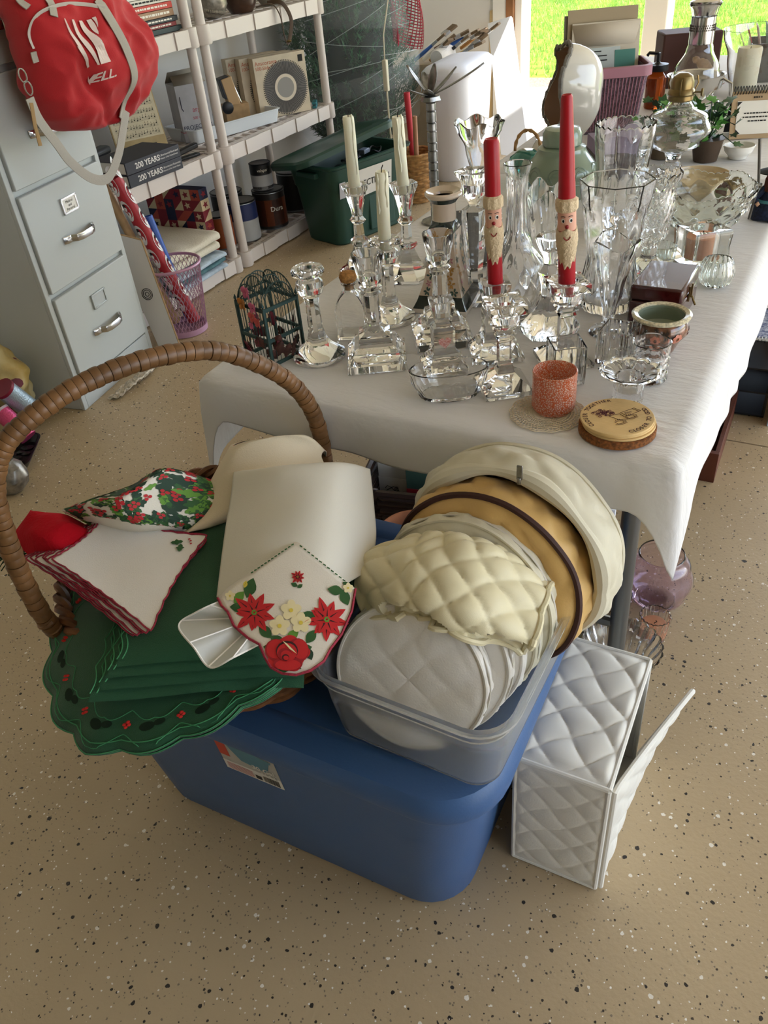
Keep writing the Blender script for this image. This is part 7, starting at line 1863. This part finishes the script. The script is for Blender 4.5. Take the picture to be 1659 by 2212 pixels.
# far boxes: leather box, bird ornament, greeting cards
carton('leather_box', 'dark brown leather box at the far end of the table', 'box', (-.60, 3.38, TZ), (.20, .14, .17), .4, '4a2a24', bev=.006)
t = thing('bird_ornament', 'small painted bird ornament on autumn leaves', 'ornament', (-.50, 3.20, TZ))
b = B(); rnd = random.Random(2)
for k in range(34): a = rnd.uniform(0, 6.28); r = rnd.uniform(.01, .06); b.fan([(r * math.cos(a) + .022 * x * math.cos(k), r * math.sin(a) + .022 * y, .02 + .05 * (1 - r / .07) + .01 * x) for x, y in lp], k % 3)
b.build('autumn_leaf', [M('leaf_orange', 'b5642a', .7), M('leaf_rust', '7c3a22', .7), M('leaf_gold', 'c99a4a', .7)], t, solid=.001)
B().turn([(.004, .0), (.03, .01), (.05, .04), (.03, .055)], 18).build('mound', M('moss', '5b4a30', .9), t)
bd = B(); bd.turn([(.002, -.05), (.012, -.03), (.022, 0), (.018, .022), (.010, .032), (.014, .042), (.010, .052), (.001, .058)], 18, (0, 0, .085), rot=Matrix.Rotation(math.radians(-60), 3, 'Y')); bd.build('bird', M('bird_brown', '9a7a5c', .6, var=(40, .3)), t)
t = thing('card_box', 'black tray box crammed with greeting cards', 'box', (-.28, 3.50, TZ), .2); b = B().bx(-.13, .13, -.09, -.086, 0, .12).bx(-.13, .13, .086, .09, 0, .12).bx(-.13, -.126, -.09, .09, 0, .12).bx(.126, .13, -.09, .09, 0, .12).bx(-.13, .13, -.09, .09, 0, .004); b.build('tray', BLACKP, t)
cc = (('c9b394', 'tan'), ('b03a40', 'red'), ('d8d2c4', 'cream'), ('5f8a80', 'teal'), ('8f4f3c', 'rust'), ('d9c9a4', 'straw'), ('6d6a8c', 'violet'), ('e0dcd2', 'white'), ('a8743c', 'ochre'), ('8f2a3c', 'crimson'), ('c4ccc4', 'pale grey'), ('4f5f7c', 'slate blue'))
for k, (c_, nm) in enumerate(cc):
    t = thing('greeting_card', nm + ' greeting card fanned out in the black tray box', 'card', (-.28 + .2 * (k / 11 - .5), 3.50 + .04 * (k / 11 - .5), TZ + .006), .2, 'greeting cards in the tray'); Rk = Matrix.Rotation((k / 11 - .5) * .9, 3, 'Y')
    B().box(Rk @ Vector((0, 0, .085)), (.003, .12, .165), rot=Rk).build('card', M('gc_' + c_, c_, .6), t)

# ------------------------------------------------------------------ floor to the right, under the table edge
WOOD = M('reddish_drawer_wood', '5a2c1c', .45, var=(9, .2), bump=(40, .15, (1, 8, 1)))
t = thing('wooden_crate', 'reddish open wooden box full of black gear on the floor', 'crate', (-.275, 2.165, 0), math.radians(1))
b = B().bx(-.14, .14, -.19, -.175, 0, .095).bx(-.14, .14, .175, .19, 0, .095).bx(-.14, -.128, -.175, .175, 0, .095).bx(.128, .14, -.175, .175, 0, .095).bx(-.128, .128, -.175, .175, .0, .008); b.build('box', WOOD, t, bev=.001)
t = thing('camera_gear', 'black camera gear heaped inside the reddish wooden box', 'gear', (-.275, 2.165, .009))
B().bx(-.05, .08, -.13, -.02, 0, .07).build('case', BLACKP, t, bev=.01); B().turn([(.04, 0), (.042, .005), (.042, .085), (.036, .09)], 24, (.06, .07, 0)).build('lens', BLACKP, t); B().bx(-.11, .0, .0, .12, 0, .06).build('case', BLACKP, t, bev=.012)
B().tube([(-.02, -.10, .075), (.05, -.06, .085), (.09, .0, .09)], .004, 6).tube([(.02, .02, .09), (.10, .05, .095)], .003, 6).build('strap_bar', CHROME, t)
t = thing('letter_tray', 'black three-tier plastic letter tray on the floor', 'tray', (-.165, 2.53, 0), math.radians(2))
for k in range(3):
    z0 = .004 + k * .078; b = B().bx(-.105, .105, -.16, .16, z0, z0 + .005).bx(-.105, -.10, -.16, .16, z0, z0 + .06).bx(-.105, .105, .155, .16, z0, z0 + .06); b.build('tier', BLACKP, t)
    b = B(); b.poly([(-.16, z0), (.16, z0)] + [(.16 * math.cos(q), z0 + .068 * math.sin(q) ** .6) for q in [PI * i / 16 for i in range(1, 16)]], .10, .105, fn=lambda x, y, z: (z, x, y)); b.build('curved_side', BLACKP, t)
for (x, y) in ((-.10, -.15), (.10, -.15), (-.10, .15), (.10, .15)): B().bx(x - .004, x + .004, y - .004, y + .004, 0, .235).build('post', BLACKP, t)
t = thing('notebook', 'blue floral spiral notebook on top of the letter tray', 'notebook', (-.155, 2.50, .240), math.radians(3))
B().bx(-.075, .075, -.10, .10, 0, .010).build('pages', PAPER, t); B().bx(-.077, .077, -.102, .102, .0102, .0125).build('cover', M('blue_floral', '3a4d86', .6, var=(90, .9), col2='c9cfe0'), t)
for k in range(16): B().tube([(-.07 + k * .0093, -.103 + .008 * math.cos(q), .006 + .009 * math.sin(q)) for q in [2 * PI * i / 10 for i in range(10)]], .0012, 4, closed=True).build('spiral_ring', CHROME, t)
carton('storage_carton', 'orange carton with white letters stacked past the letter tray', 'box', (.045, 2.97, .24), (.26, .30, .17), .05, 'a3522c', lambda t, w_, d_, h_: words(t, (('AN', .06, .05, .11),), ('y', d_ / 2), PAPER))
carton('storage_carton', 'dark red carton standing under the orange one', 'box', (.045, 2.97, 0), (.28, .32, .238), .05, '5c1a20')
o = slab('acrylic_sheet', 'pale blue-white plastic sheet leaning beside the letter tray', 'sheet', [(-.035, 2.33, 0), (-.035, 2.66, 0), (-.02, 2.66, .235), (-.02, 2.33, .235)], .006, M('frosted_sheet', 'b9ccd8', .25, spec=.6))
